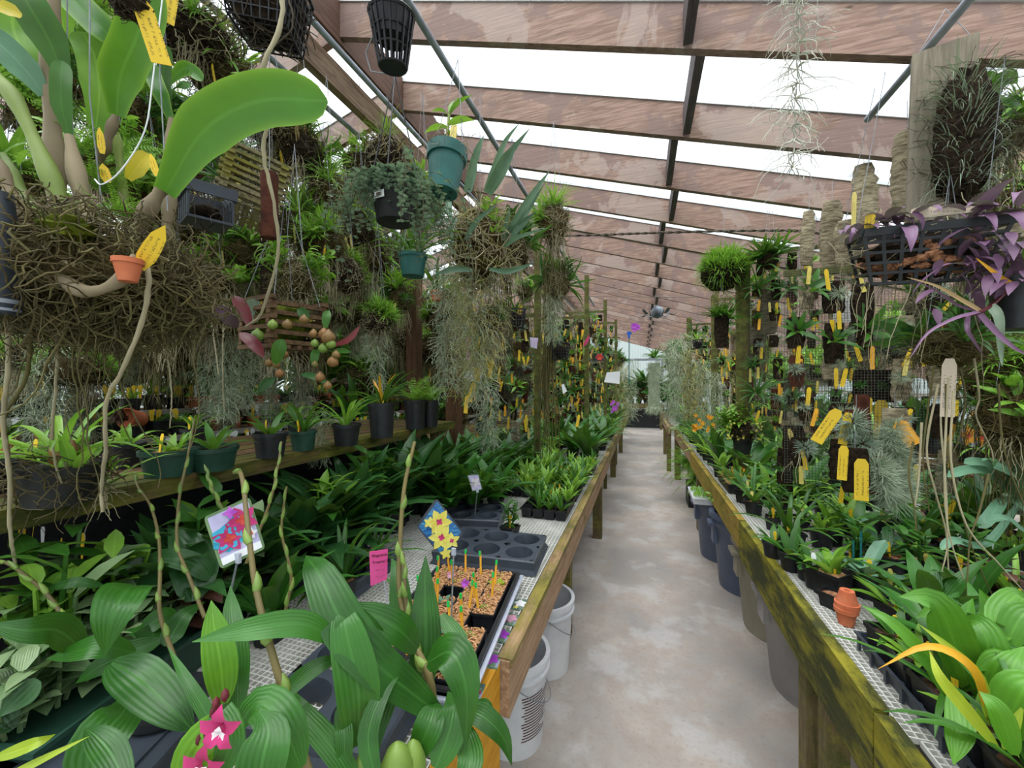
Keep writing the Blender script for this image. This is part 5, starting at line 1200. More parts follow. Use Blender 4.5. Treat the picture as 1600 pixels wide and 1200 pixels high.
m = MB(); m.tube(crom(cc3([(256, -20, -.05), (246, 60, -.05), (238, 130, -.05), (226, 205, -.05), (190, 265, -.05), (160, 288, -.05), (148, 280, -.05)]), 24), .0013, 6); part('white_cord', m, 'white_label', t)
# tags and things dangling near it
def htag(label, px_, py_, d, w_, h, mat='tag', rot=0, rz=None):
    m = MB(); g_tag(m, w_, h, -h, 0, 0, False); return solo('hanging_tag', m, mat, label, 'tag', P(px_, py_, d), (0, rot, math.atan2(ray(px_, py_).y, ray(px_, py_).x)-pi/2 if rz is None else rz), smooth=False)
htag('large yellow handwritten tag hanging under the black fuzzy root plug, top left', 219, -2, .62, .026, .092, 'tag', -.28)
htag('yellow tag hanging at the top edge, right of the large yellow one', 270, -30, .8, .026, .09, 'tag', .12)
t = thing('hanging_root_plug', 'black fuzzy root plug cut by the top edge, above the large yellow tag', 'plant', P(200, 5, .62)); m = MB(); ell(m, .028, .022, .018, k=.15); part('root_ball', m, 'cork_dark', t); m = MB(); f_mass(m, 120, .03, .024, .02, .02, .0008); part('surface_roots', m, 'root_dark', t)
t = thing('hanging_sleeve', 'dark plastic sleeve with a pale grey band at the left edge', 'pot', P(-12, 490, .62)); m = MB(); m.lathe([(.028, 0), (.031, .012), (.030, .10), (.022, .19)], 24); part('sleeve', m, 'slate', t); m = MB(); m.lathe([(.0295, .004), (.0318, .022)], 24); part('band', m, 'clear_tray', t)
# black square net basket at top, with a long pale root
c = P(418, 58, .92); t = thing('net_basket', 'black square net basket at the top edge trailing one long pale root', 'basket', c, (.12, .05, .5)); m = MB(); g_sqnet(m, .058, .075, .13); part('net', m, 'black', t, None, False); m = MB(); m.lathe([(.050, .005), (.062, .06), (.066, .12), (.02, .125)], 4, square=1); part('root_ball', m, 'cork_dark', t, None, False)
m = MB(); f_mass(m, 90, .075, .075, .07, .1, .0012, c0=(0, 0, .06)); part('surface_roots', m, 'root_dark', t)
def longroot(label, pts, r, mat='root', name='aerial_root'):
    q = crom(px3(pts), 40); c = q[0]; m = MB(); m.tube([p-c+Vector((rr(-.002, .002), 0, 0)) for p in q], [r*(1+.12*math.sin(i*1.7))*(1-.35*i/40) for i in range(41)], 7); return solo(name, m, mat, label, 'aerial root', c)
longroot('long pale root from the top net basket down to the bulb basket', [(442, -10, .8), (438, 40, .8), (412, 100, .8), (405, 150, .82), (416, 190, .84), (412, 245, .86), (425, 300, .88), (434, 370, .92), (430, 420, .95), (408, 490, 1.0), (385, 510, 1.05)], .0048)
longroot('dark root curling beside the pale one near the top basket', [(452, 0, .84), (458, 40, .84), (440, 62, .84), (412, 85, .84), (408, 110, .82), (428, 140, .78), (440, 170, .76)], .002, 'root_dark')
longroot('long thick pale root dropping from the big orchid to the shelf rail', [(225, 400, .66), (232, 440, .66), (222, 500, .68), (190, 580, .70), (165, 630, .72), (165, 700, .74), (158, 760, .76), (160, 800, .76)], .0042)
longroot('whitish root hanging left of the thick one, ending over the mossy rail', [(92, 500, .78), (88, 590, .8), (82, 680, .82), (86, 720, .84), (96, 755, .86)], .003)
longroot('knotted tan root cluster strand at the left edge of the picture', [(15, 480, .7), (12, 580, .7), (5, 660, .72), (14, 740, .74), (16, 830, .76), (24, 880, .78)], .004)
longroot('olive root swinging beside the left edge strand', [(50, 500, .72), (40, 590, .74), (8, 650, .74), (12, 700, .75), (20, 770, .76)], .0035, 'root_olive')
longroot('thin white root ending above the next-bay pots', [(262, 560, .95), (268, 610, .98), (266, 668, 1.0)], .002)
longroot('pair of thin pale roots below the dark-leaved orchid, left strand', [(330, 500, 1.1), (336, 540, 1.1), (342, 585, 1.1)], .0022)
longroot('pair of thin pale roots below the dark-leaved orchid, right strand', [(349, 510, 1.1), (348, 580, 1.1), (350, 640, 1.12)], .0022)
# stack of weathered slat baskets with bark log, black basket
c = P(385, 300, 1.32); t = thing('slat_basket', 'long weathered grey slat basket, empty, hanging tilted at upper left', 'basket', c, (-.2, .18, -.62)); m = MB()
for j in range(8):
    z = -.07+j*.019
    m.box((0, -.055, z), (.46-.01*(j % 2), .02, .008)); m.box((0, .075, z), (.46, .02, .008)); 
    for s in (-1, 1): m.box((s*.21+rr(-.006, .006), .01, z+.0095), (.02, .17, .009))
for k in range(5): m.box((0, -.04+k*.025, -.078), (.44, .018, .007))
part('slats', m, 'slat', t, None, False); hangwires(t, [(-.21, -.05, .08), (.21, -.05, .08)], (0, 0, .42), .0016)
c = P(322, 325, 1.05); t = thing('net_basket', 'small blue-black slotted basket hung in front of the slat basket', 'basket', c, (0, .12, -.45)); m = MB()
m.box((0, -.05, .03), (.165, .008, .028)); m.box((0, .05, .03), (.165, .008, .028)); m.box((-.08, 0, .03), (.008, .1, .028)); m.box((.08, 0, .03), (.008, .1, .028))
for k in range(5):
    for s in (-1, 1): m.box((-.068+k*.034, s*.046, -.01), (.017, .005, .06))
m.box((0, 0, -.042), (.15, .095, .006)); part('basket', m, 'slate', t, None, False); m = MB(); ell(m, .06, .035, .022, (0, 0, -.018), k=.15); part('root_ball', m, 'cork_dark', t); hangwires(t, [(-.07, -.05, .045), (.07, -.05, .045)], (.0, 0, .3), .0015)
m = MB(); f_mass(m, 40, .08, .05, .045, .1, .001); part('surface_roots', m, 'root_dark', t)
t = thing('hanging_log', 'short brown bark log hung upright in front of the slat basket', 'log', P(421, 372, 1.08)); m = MB(); m.lathe([(.022+rr(-.002, .002), i*.016) for i in range(12)], 16, wob=.07); part('log', m, 'cork_brown', t); hangwires(t, [(0, 0, .18)], (0, .0, .5), .0014)
# bulb basket of slats with maroon leaves
c = P(443, 548, 1.28); t = thing('slat_basket_orchid', 'square dark slat basket sprouting brown bulbs and paddle leaves, hung over the shelf', 'orchid', c, (0, .02, -.25))
tt = MB(); slats_basket(t, .20, .18, 11, 'slat_brown', .0145); m = MB(); ell(m, .085, .075, .07, (0, 0, .085), k=.1); part('moss_fill', m, 'moss', t)
def bb(pts, wpx, mat): m = MB(); q = [P(*x)-c for x in pts]; Rm = Euler((0, .02, -.25)).to_matrix().inverted(); m.blade([Rm @ x for x in q], wpx/FPX*1.25, Rm @ camn(q[0]+c, .1), .2, 5, 'oval', 10); part('leaf', m, mat, t, {'leaf_purple': 'mauve-backed leaf', 'leaf_maroon': 'dark maroon leaf'}.get(mat))
for s in (([(372, 512, 1.18), (352, 492, 1.14), (325, 478, 1.12)], 20, 'leaf_purple'), ([(392, 512, 1.15), (378, 480, 1.15), (364, 462, 1.16)], 17, 'leaf_maroon'), ([(412, 558, 1.1), (395, 535, 1.1), (374, 520, 1.12)], 16, 'leaf_maroon'), ([(430, 570, 1.12), (436, 545, 1.1), (442, 530, 1.1)], 18, 'leaf_mid'),
          ([(478, 505, 1.2), (474, 490, 1.2), (465, 482, 1.2)], 15, 'leaf_mid'), ([(508, 515, 1.2), (510, 495, 1.2), (514, 485, 1.22)], 12, 'leaf_mid'), ([(490, 575, 1.15), (492, 555, 1.15), (497, 546, 1.16)], 12, 'leaf_mid'), ([(520, 540, 1.2), (545, 530, 1.2), (562, 510, 1.2)], 9, 'leaf_maroon'),
          ([(520, 548, 1.2), (535, 548, 1.2), (548, 550, 1.2)], 8, 'leaf_mid'), ([(396, 505, 1.2), (388, 492, 1.2), (392, 476, 1.2), (408, 472, 1.2)], 18, 'leaf_gray'), ([(470, 585, 1.2), (490, 588, 1.2), (515, 600, 1.2)], 10, 'leaf_dark'), ([(430, 590, 1.2), (415, 600, 1.2), (404, 612, 1.2)], 14, 'leaf_dark')): bb(*s)
for (x, y, r) in ((402, 525, .018), (426, 508, .014), (449, 508, .014), (420, 568, .011), (432, 570, .011), (444, 554, .012), (490, 522, .012), (492, 537, .012), (506, 522, .015), (513, 528, .02), (517, 538, .014), (505, 545, .014), (492, 570, .01), (520, 566, .016), (437, 584, .012), (500, 590, .014), (512, 603, .012), (525, 555, .012), (475, 500, .013)):
    q = P(x, y, 1.14)-c; Rm = Euler((0, .02, -.25)).to_matrix().inverted(); m = MB(); m.lathe([(r*.35, -r*.85), (r*.85, -r*.45), (r*1.0, r*.05), (r*.78, r*.6), (r*.3, r*1.05), (r*.12, r*1.25)], 12, Rm @ q); part('bulb', m, R.choice(['bulb', 'bulb', 'bulb_green']), t)
m = MB(); f_hangroots(m, 30, .12, .08, .0012, .5, .2, 0); part('hanging_roots', m, 'root', t); hangwires(t, [(-.09, -.08, .15), (.09, -.08, .11), (-.09, .08, .11), (.09, .08, .11)], (0, 0, .5))
g_ = part('plant_tag', tag_mesh(.016, .05, 'tag', 0, False), None, t, 'yellow plastic tag'); g_.location = (-.02, -.06, .12)
# coin-leaf trailing basket
c = P(617, 318, 1.42); t = thing('hanging_basket', 'purple-black hanging pot smothered in silvery coin-shaped trailing leaves', 'hanging plant', c)
m = MB(); m.lathe([(.062, -.07), (.085, .07), (.09, .07), (.092, .085), (.084, .085)], 28); part('pot', m, 'blackrough', t)
m = MB(); ell(m, .08, .08, .02, (0, 0, .08)); part('moss_fill', m, 'fiber', t)
st = MB(); lf = MB()
for i in range(110):
    a = rr(0, 6.28); back = False; r0 = .085; q = Vector((math.cos(a)*r0*rr(.3, 1), math.sin(a)*r0*rr(.3, 1), .085)); Ln = rr(.06, .34) if i > 8 else rr(.4, .6)
    if math.sin(a) < -.25 and -1.9 < a-2*pi < -1.2 and i > 8: Ln = min(Ln, .09)
    d = Vector((math.cos(a)*rr(.8, 1.8), math.sin(a)*rr(.8, 1.8), rr(.0, .8))); pts = wander(q, d, Ln, 12, .3, .32); st.tube(pts, .0009, 4, False)
    for p in pts[2:]:
        for _ in range(2): b_ = rr(0, 6.28); lf.leaf(p, b_, rr(-.6, .4), rr(.014, .022), rr(.014, .019), rr(-.3, .3), .15, 3, 'oval', 3)
part('stems', st, 'root_brown', t); part('foliage', lf, 'leaf_dischidia', t)
ll = MB(); q = [(-.022, -.0815, .012), (.022, -.0815, .012), (.022, -.0795, -.012), (-.022, -.0795, -.012)]
for x in q: ll.vert(x)
for x in q: ll.vert((x[0], x[1]+.0006, x[2]))
ll.face(0, 3, 2, 1); ll.face(4, 5, 6, 7); ll.cur = 1
for k in range(11): ll.box((-.010+k*.0022, -.0822, -.001), (rr(.0006, .0013), .0005, .012))
ll.box((-.0, -.0822, .009), (.03, .0005, .0012)); ll.box((-.005, -.0820, -.009), (.02, .0005, .0012)); o_ = part('price_sticker', ll, ['white_label', 'ink'], t, 'white sticker with a small barcode', False); o_.rotation_euler = (0, 0, -.1)
for s in ((-.08, -.03), (.03, -.085), (.075, .04)): m = MB(); m.tube([(s[0], s[1], .08), (0, .0, .46)], .0022, 5); part('hanger_cord', m, 'black', t)
# black net pot high up
c = P(614, 105, 1.24); t = thing('net_pot', 'empty black slotted net pot hooked on the pipe, top centre-left', 'pot', c, (.12, .05, 0)); m = MB(); r0, r1, h = .042, .066, .145
g_net(m, r0, r1, h, 3, 18, .006); part('net', m, 'black', t); m = MB(); m.lathe([(.050, h*.52), (r1, h), (r1+.004, h), (r1-.004, h-.004), (.049, h*.53)], 24); part('upper_wall', m, 'black', t)
m = MB(); m.tube([(-r1, 0, h*.75), (-.1, 0, .06), (-.09, .01, .01), (-r0, .02, .0)], .0022, 6); part('wire_handle', m, 'wire', t); hangwires(t, [(-r1*.7, 0, h), (r1*.7, 0, h)], (.01, .02, h+.12), .0016)
# teal pot
c = P(692, 302, 1.60); t = thing('hanging_pot', 'teal green hanging pot with a young upright orchid and a yellow tag', 'orchid', c, (-.16, .03, 0)); m = MB(); m.lathe([(.058, 0), (.072, .145), (.08, .145), (.083, .19), (.077, .19), (.07, .16)], 32); m.cur = 1; part('pot', m, ['teal_plastic', 'teal_plastic'], t)
for a in range(5): m = MB(); m.lathe([(.008, -.0015), (.008, .0005)], 10, (.035*math.cos(a*1.26), .035*math.sin(a*1.26), 0)); part('drain_hole', m, 'black', t, 'dark round drain hole')
m = MB(); ell(m, .072, .072, .02, (0, 0, .18)); part('bark_fill', m, 'chips', t); m = MB(); m.tube([(0, 0, .18), (-.01, 0, .26), (-.012, 0, .36)], .006, 7)
part('stem', m, 'cane_green', t); m = MB()
for (z, a, e, L_, W_) in ((.35, 2.9, .9, .13, .03), (.36, 0.2, 1.1, .13, .028), (.37, 1.2, 1.45, .12, .03), (.30, 3.2, .2, .11, .035), (.31, .1, .4, .12, .04), (.27, .2, .2, .05, .025)): m.leaf((-.012, 0, z), a, e, L_, W_, .9, .25, 8, 'lance', 5)
part('foliage', m, 'leaf_light', t); m = MB(); f_mass(m, 60, .09, .09, .04, .1, .0012, c0=(0, 0, .19)); f_hangroots(m, 10, .15, .09, .001, .5, .1, .19); part('surface_roots', m, 'root', t)
g_ = part('plant_tag', tag_mesh(.03, .095, 'tag_old', 0, False), None, t, 'pale yellow plastic tag'); g_.location = (.035, -.03, .18); hangwires(t, [(-.07, 0, .18), (.07, 0, .18)], (0, 0, .62), .0018)
# the vanda-like mass with grey-green straps
c = P(750, 385, 1.95); t = thing('hanging_orchid', 'large hanging root mass with stiff grey-green strap leaves, beneath the centre pipe', 'orchid', c)
m = MB(); ell(m, .13, .12, .17, k=.15); part('root_ball', m, 'fiber', t); m = MB(); f_mass(m, 420, .15, .14, .2, .16, .0018); part('surface_roots', m, 'root', t)
m = MB(); f_mass(m, 200, .15, .14, .19, .16, .0018); part('moss_roots', m, 'moss_strand_ol', t)
def vs(pts, wpx, mat='leaf_vandaceous', fold=.5): m = MB(); q = [P(*x)-c for x in pts]; m.blade(q, wpx/FPX*1.9, camn(q[1]+c, 0), fold, 5, 'lance', 10, base=.5); part('leaf', m, mat, t)
for s in (([(760, 300, 1.9), (785, 255, 1.85), (800, 235, 1.83), (828, 200, 1.8)], 13), ([(765, 305, 1.9), (788, 265, 1.85), (808, 222, 1.82)], 11), ([(757, 300, 1.95), (775, 255, 1.92), (790, 220, 1.9), (812, 192, 1.88)], 9), ([(727, 300, 1.95), (738, 260, 1.92), (748, 230, 1.9), (756, 212, 1.9)], 12),
          ([(792, 370, 1.9), (812, 335, 1.85), (835, 300, 1.82), (860, 265, 1.8)], 12), ([(795, 380, 1.88), (815, 345, 1.85), (852, 285, 1.82)], 9), ([(787, 378, 1.9), (792, 350, 1.88), (797, 320, 1.86)], 10), ([(790, 375, 1.9), (810, 355, 1.86), (838, 330, 1.82)], 13),
          ([(788, 385, 1.85), (810, 370, 1.8), (852, 358, 1.75)], 7), ([(728, 375, 1.8), (745, 345, 1.78), (778, 318, 1.78)], 8), ([(713, 340, 1.85), (705, 360, 1.82), (708, 385, 1.8)], 8), ([(700, 300, 1.9), (702, 330, 1.86), (708, 350, 1.84)], 10), ([(735, 300, 2), (742, 260, 2), (740, 230, 2)], 8),
          ([(738, 422, 1.8), (715, 420, 1.76), (695, 424, 1.74), (676, 430, 1.72)], 9), ([(765, 420, 1.8), (790, 424, 1.78), (815, 418, 1.76), (832, 411, 1.74)], 8)): vs(*s)
for (x, y) in ((768, 320), (760, 330), (772, 345), (770, 365)): f = part('succulent_tuft', fol('broad_small_lt'), None, t, 'yellow-green tuft'); f.location = P(x, y, 1.85)-c; f.scale = (.6,)*3
m = MB(); f_curls(m, 700, .55, .13, .0011, .09, -.1); part('hanging_moss', m, 'moss_strand_ol', t); hangwires(t, [(0, 0, .15)], (0, 0, .75), .0016)
m = MB(); f_curls(m, 500, .62, .10, .0011, .08, -.12); part('hanging_moss', m, 'moss_strand', t)
# tufted epiphytes right of it
for (x, y, d, a, lb, fo, rt) in ((865, 350, 2.35, .09, 'tall grassy clump with orange-tipped blades right of the strap-leaf mass', (('strap_grass', 6, .8), ('tuft_lt', 6, 1)), (('roots_long', 3, .9), ('roots', 5, 1.2))), (800, 395, 2.1, .09, 'dense dark leafy clump below the strap-leaf mass', (('broad_dark', 4, .6), ('strap_mid', 4, .6), ('broad_small', 4, 1)), (('roots', 5, 1.2), ('roots_long', 2, 1))),
    (872, 445, 2.7, .08, 'hanging dark-leaved tuft with a white tag before the rafters', (('broad_dark', 4, .6), ('strap_mid', 4, .7)), (('roots', 4, 1), ('moss_short', 2, 1))), (770, 505, 2.0, .07, 'rough bark-and-root ball under the hanging moss', (('tuft', 3, .7),), (('roots', 6, 1.1),)), (660, 300, 2.2, .06, 'small clump behind the teal pot', (('strap_light', 3, .6),), (('roots', 4, 1),))):
    clump(lb, P(x, y, d), a, a*.9, a*1.2, 'fiber', fo, rt, (90, .1, .0013, 'root'), name='hanging_clump')
t = thing('root_column', 'tall narrow column of hanging olive roots in front of the tagged panels', 'aerial roots', P(857, 395, 3.0)); 
m = MB()
for i in range(46): a = rr(0, 6.28); m.tube(wander((math.cos(a)*.03, math.sin(a)*.03, 0), (0, 0, -1), rr(.9, 1.6), 16, .07, .25), .0028, 4, False)
part('roots', m, 'root_olive', t)
# green little pot, net pots, clay pot
for (x, y, d, kd, lb, fo) in ((645, 432, 1.75, 'r6:teal_plastic', 'dark teal pot half hidden under the coin-leaf basket', 'strap_mid'), (682, 470, 2.4, 'r4:terra', 'small clay pot hanging left of the moss column', 'strap_mid')):
    p = P(x, y, d); t = potted(lb, p, kd, fo, 'peat', None, name='hanging_pot'); hangwires(t, [(-.05, 0, .06), (.05, 0, .06)], (0, 0, .5))
def netpot(label, x, y, d, s=.045, h=.085, fo='strap_mid', tg='tag', sq=True, fs=.6, mat='black', rot=0):
    t = thing('net_pot', label, 'pot', P(x, y, d), (rot, 0, rr(-.4, .4))); m = MB()
    if sq: g_sqnet(m, s*.8, s, h, 6, 5, .0035)
    else: g_net(m, s*.75, s, h, 4, 14, .004)
    part('net', m, mat, t, None, False); m = MB(); ell(m, s*.78, s*.78, h*.42, (0, 0, h*.48), k=.06); part('root_ball', m, 'cork_dark', t)
    f = part('foliage', fol(fo), None, t); f.location = (0, 0, h*.85); f.scale = (fs,)*3
    if tg: g_ = part('plant_tag', tag_mesh(.02, .07, tg, 0, False), None, t, 'yellow plastic tag'); g_.location = (s*.3, -s*.5, h*.6); g_.rotation_euler = (-.1, .2, 0)
    hangwires(t, [(-s, -s, h), (s, -s, h), (0, s, h)], (0, 0, h+.35), .001); return t
netpot('tilted black net pot with a blunt yellow tag, right of the moss', 805, 512, 2.3, .055, .10)
netpot('square black net basket before the yellow-tagged panels', 875, 562, 3.0, .062, .125, fo='roots', tg=None)
netpot('tiny round black net pot hanging over the aisle, right of centre', 1090, 545, 3.4, .04, .075, sq=False, tg='tag_white', fo='strap_light')
# hanging row over the shelf and behind: dense masses
hr = [(300, 60, 1.75, .17, .10), (350, 130, 1.9, .14, .1), (420, 190, 1.9, .12, .1), (470, 240, 2.0, .11, .1), (510, 300, 2.1, .1, .12), (505, 380, 2.0, .1, .11), (540, 430, 2.2, .09, .1), (470, 350, 2.0, .08, .1), (460, 440, 1.7, .08, .09), (560, 360, 2.4, .1, .12),
      (250, 200, 1.6, .09, .08), (300, 230, 1.9, .08, .08), (340, 200, 1.9, .08, .08), (380, 400, 1.8, .1, .07), (330, 440, 1.7, .09, .07), (270, 500, 1.7, .1, .07), (345, 510, 1.9, .09, .07), (240, 490, 1.9, .1, .07), (590, 500, 2.3, .08, .08), (620, 470, 2.5, .08, .09),
      (560, 260, 2.6, .1, .1), (640, 400, 2.8, .08, .1), (700, 480, 2.7, .07, .12), (120, 580, 1.8, .12, .07), (50, 560, 1.8, .1, .06), (180, 520, 2.2, .1, .06), (10, 560, 2.0, .1, .1), (520, 480, 2.4, .08, .1)]
kinds = [(('tuft_lt', 8, 1.1), ('strap_grass', 3, .5)), (('strap_light', 5, .7), ('tuft', 6, 1)), (('stem_lt', 6, .9),), (('broad_small_lt', 5, 1), ('strap_mid', 3, .6)), (('strap_grass', 5, .7),), (('tuft_lt', 10, 1.3),)]
for k, (x, y, d, a, h) in enumerate(hr):
    dryish = y < 250; p = P(x, y, d); d0 = ['bushy light', 'strap-leaved', 'leafy trailing', 'mixed green', 'grassy', 'fine-tufted'][k % 6]
    side = 'upper left' if y < 300 else 'mid left'
    t = clump('%s root-bound clump hanging at %s, %s of twenty-eight from the top' % (d0, side, ORD[sorted(range(28), key=lambda i: hr[i][1]).index(k)]), p, a, a*.9, h, 'fiber' if k % 3 else 'cork_dark', kinds[k % 6], (('roots', 5, 1.3), ('roots_long' if k % 2 else 'roots', 2, .7)), (90, .12, .0013, 'root_brown' if k % 2 else 'root'), name='hanging_clump', hang=.5, tg=[(rr(-a, a), -h-.03, rr(-.4, .4)) for _ in range(2)] if k % 2 else None)
    if dryish:
        m = MB(); f_fine(m, 90, .09, .008, a, 0, (-.3, 1.3), (.3, 1.8), 4, 'taper', h/a); part('dry_leaves', m, 'dry', t, 'tan dried leaves')
t = thing('hanging_post', 'charred-looking upright tree-fern totem hanging behind the bark log', 'totem', P(425, 500, 1.75)); m = MB(); m.lathe([(.045, i*.05) for i in range(10)], 14, wob=.08); part('totem', m, 'cork_dark', t)
m = MB(); f_mass(m, 80, .05, .05, .22, .1, .001, c0=(0, 0, .22)); part('surface_roots', m, 'root', t); hangwires(t, [(0, 0, .45)], (0, 0, .9))
# moss curtains
for k, (x, y, d, kd, s) in enumerate(((80, 500, 1.7, 'moss_col', 1.1), (130, 510, 1.9, 'moss_col', 1.0), (40, 520, 1.9, 'moss_col', 1.0), (355, 480, 1.9, 'moss_col', .95), (385, 500, 2.0, 'moss_col', .8), (590, 520, 2.3, 'moss_short', 1.1), (500, 640, 1.75, 'moss_short', .8), (700, 400, 2.2, 'moss_col', 1.3), (720, 430, 2.4, 'moss_ol', 1.2), (765, 610, 2.6, 'moss_short', 1.3), (100, 560, 1.8, 'moss_short', 1), (330, 560, 2.1, 'moss_short', 1.1))):
    solo('moss_curtain', fol(kd), None, '%s strand of grey hanging moss, %s of the left ones counted from the left edge' % (['long', 'wide', 'thin', 'curly'][k % 4], ORD[sorted(range(12), key=lambda i: (80, 130, 40, 355, 385, 590, 500, 700, 720, 765, 155, 330)[i]).index(k)]), 'hanging moss', P(x, y, d), scale=s)
# next-bay ledge contents
for j, (z, x0, cnt) in enumerate(((1.33, -3.08, 34), (1.18, -2.84, 34), (1.03, -2.54, 34))):
    for i in range(cnt):
        y = .9+i*.125; kd = R.choice(['s:black', 's:black', 'r4:terra', 'r8:black']) if j < 2 else 's:black'
        o_ = potted('small tagged pot, %s ledge of the next left bay, %s from the near end' % (('upper', 'middle', 'lower')[j], ORD[i]), (x0+rr(-.03, .03), y, z), kd, R.choice(['seedling_tall', 'broad_small', 'tuft', 'seedling', 'jewel']), 'peat', R.choice(['tag', 'tag', 'white_label', 'tag_orange']), fs=rr(.8, 1.3), tagh=.075, sc_=1.25)
        for q in range(2):
            g_ = part('plant_tag', tag_mesh(.022, .075, R.choice(['white_label', 'tag', 'white_label'] if j == 2 else ['tag', 'tag', 'white_label']), 0, True), None, o_); g_.location = (rr(-.03, .03), rr(-.03, .0), .055); g_.rotation_euler = (0, rr(-.2, .2), math.pi/3-o_.rotation_euler.z)
c = P(148, 640, 3.1); t = thing('potted_begonia', 'clay pot topped by a ruffled pink plant on the next-bay ledge', 'plant', c-Vector((0, 0, .1))); m = MB(); g_round(m, .05, .085); part('pot', m, 'terra', t); m = MB()
for i in range(16): f_flower(m, (rr(-.09, .03), rr(-.05, .03), .12+rr(-.01, .09)), .03, 6, (rr(-.4, .4), -1, .3), cup=.3)
part('foliage', m, 'petal_pink', t, 'ruffled pink leaves')
t = thing('tipped_pot', 'clay pot tipped on its side with sprawling reddish stems on the next-bay ledge', 'plant', onX(222, 655, -2.6), (1.3, .9, 0)); m = MB(); g_round(m, .05, .085); part('pot', m, 'terra', t); f = part('foliage', fol('jewel'), None, t); f.location = (0, 0, .08); f.scale = (.8,)*3
# greenery far left against the wall
for i in range(22):
    p = Vector((-4.1+rr(-.5, .4), .3+i*.52, rr(1.4, 2.3))); clump('leafy hanging plant before the left wall, %s along from the camera' % ORD[i], p, .3, .3, .25, 'fiber', (('strap_light', 6, 2.4), ('broad_lime', 5, 2.6), ('broad_dark', 4, 2.2)), (('moss_col', 3, 1.6),), None, hang=.3, name='hanging_plant')
for i in range(14):
    p = Vector((-3.9+rr(-.2, .2), 1.4+i*.75, .0)); t = potted('floor-standing leafy tub in the next left bay, %s from the camera' % ORD[i], p, 'nursery:black', 'broad_mid', 'peat', None, sc_=3.2, two='strap_light', name='potted_shrub', cat='plant', fs=1)
# ---- left mesh panels with mounts
SLK = ['cork', 'cork_dark', 'cork_brown', 'cork_dark', 'fiber']
def fill_panel(t_lbl, X0, X1, Y, ztop, zbot, nx, nz, fos, dens=.95, rz=0, tgp=.9, mixs=SLK, big=1.0, extra_tags=0, wmesh=True, deep=.02):
    if wmesh: mesh_panel('wire mesh panel, %s' % t_lbl, ((X0+X1)/2, Y, ztop), X1-X0, ztop-zbot, rz, .0127 if Y < 3.6 else .0254)
    gx = (X1-X0)/nx; gz = (ztop-zbot-.1)/nz
    for j in range(nz):
        for i in range(nx):
            if R.random() > dens: continue
            kd = R.choice(mixs); w_ = R.choice([.05, .06, .07])*big; h = R.choice([.09, .12, .15])*big; fo = R.choice(fos)
            x = X0+gx*(i+.5)+rr(-.2, .2)*gx; z = ztop-.04-gz*j-rr(0, .3)*gz
            nm = {'cork': 'corky slab', 'cork_dark': 'black fern slab', 'cork_brown': 'brown bark slab', 'fiber': 'matted slab'}[kd]
            mount('%s, %s across, %s down, %s' % (nm, ORD[i], ORD[j], t_lbl), (x, Y-deep-rr(0, .015), z), kd, w_, h, fo, rr(.45, .9)*big, R.choice(['tag', 'tag', 'tag_old', 'tag_orange']) if R.random() < tgp else None, rr(-.25, .25), R.choice([None, None, 'roots', 'roots_dark']), tagrot=rr(-.2, .2))
    for k, x in enumerate(sorted(rr(X0, X1) for _ in range(extra_tags))):
        z = rr(zbot+.12, ztop-.02); m = MB(); g_tag(m, .016, rr(.07, .11), -.09, 0, 0, False)
        solo('hanging_tag', m, R.choice(['tag', 'tag', 'tag_old', 'tag_orange']), 'loose hanging tag, %s from left, on the %s' % (ORD[k], t_lbl), 'tag', (x, Y-.05-rr(0, .03), z), (0, rr(-.25, .25), rr(-.3, .3)), smooth=False)
FO = ['tuft', 'broad_small', 'strap_mid', 'fine_green', 'broad_small_lt', 'roots', 'seedling_tall', 'tuft_lt', None]
fill_panel('first left panel', -1.30, -.80, 3.0, 2.05, 1.02, 5, 6, FO, extra_tags=10)
fill_panel('second left panel', -1.18, -.60, 4.4, 2.25, 1.0, 7, 8, FO, extra_tags=30)
fill_panel('third left panel', -1.12, -.52, 5.8, 2.55, 1.0, 7, 9, FO, extra_tags=24)
fill_panel('fourth left panel', -1.05, -.48, 7.6, 2.65, 1.0, 5, 7, FO, extra_tags=8)
fill_panel('fifth left panel', -1.05, -.48, 9.6, 2.6, 1.0, 4, 6, FO)
fill_panel('shelf-side left panel', -2.1, -1.4, 3.6, 2.6, 1.3, 5, 5, FO, extra_tags=8)
fill_panel('upper left panel behind the thick-leaved orchid', -2.3, -1.5, 1.25, 2.75, 2.2, 6, 2, FO, extra_tags=4)
fill_panel('far shelf-side left panel', -2.2, -1.3, 5.4, 2.6, 1.2, 5, 4, FO)
for (x0, x1, y, n_) in ((-1.30, -.8, 3.0, 'first'), (-1.18, -.6, 4.4, 'second'), (-1.12, -.52, 5.8, 'third'), (-1.05, -.48, 7.6, 'fourth')):
    m = MB(); m.box((0, 0, 1.35), (.045, .045, 2.7)); solo('panel_post', m, 'post', 'algae-green upright carrying the %s left wire panel' % n_, 'post', (x1+.02, y+.03, 0), smooth=False)
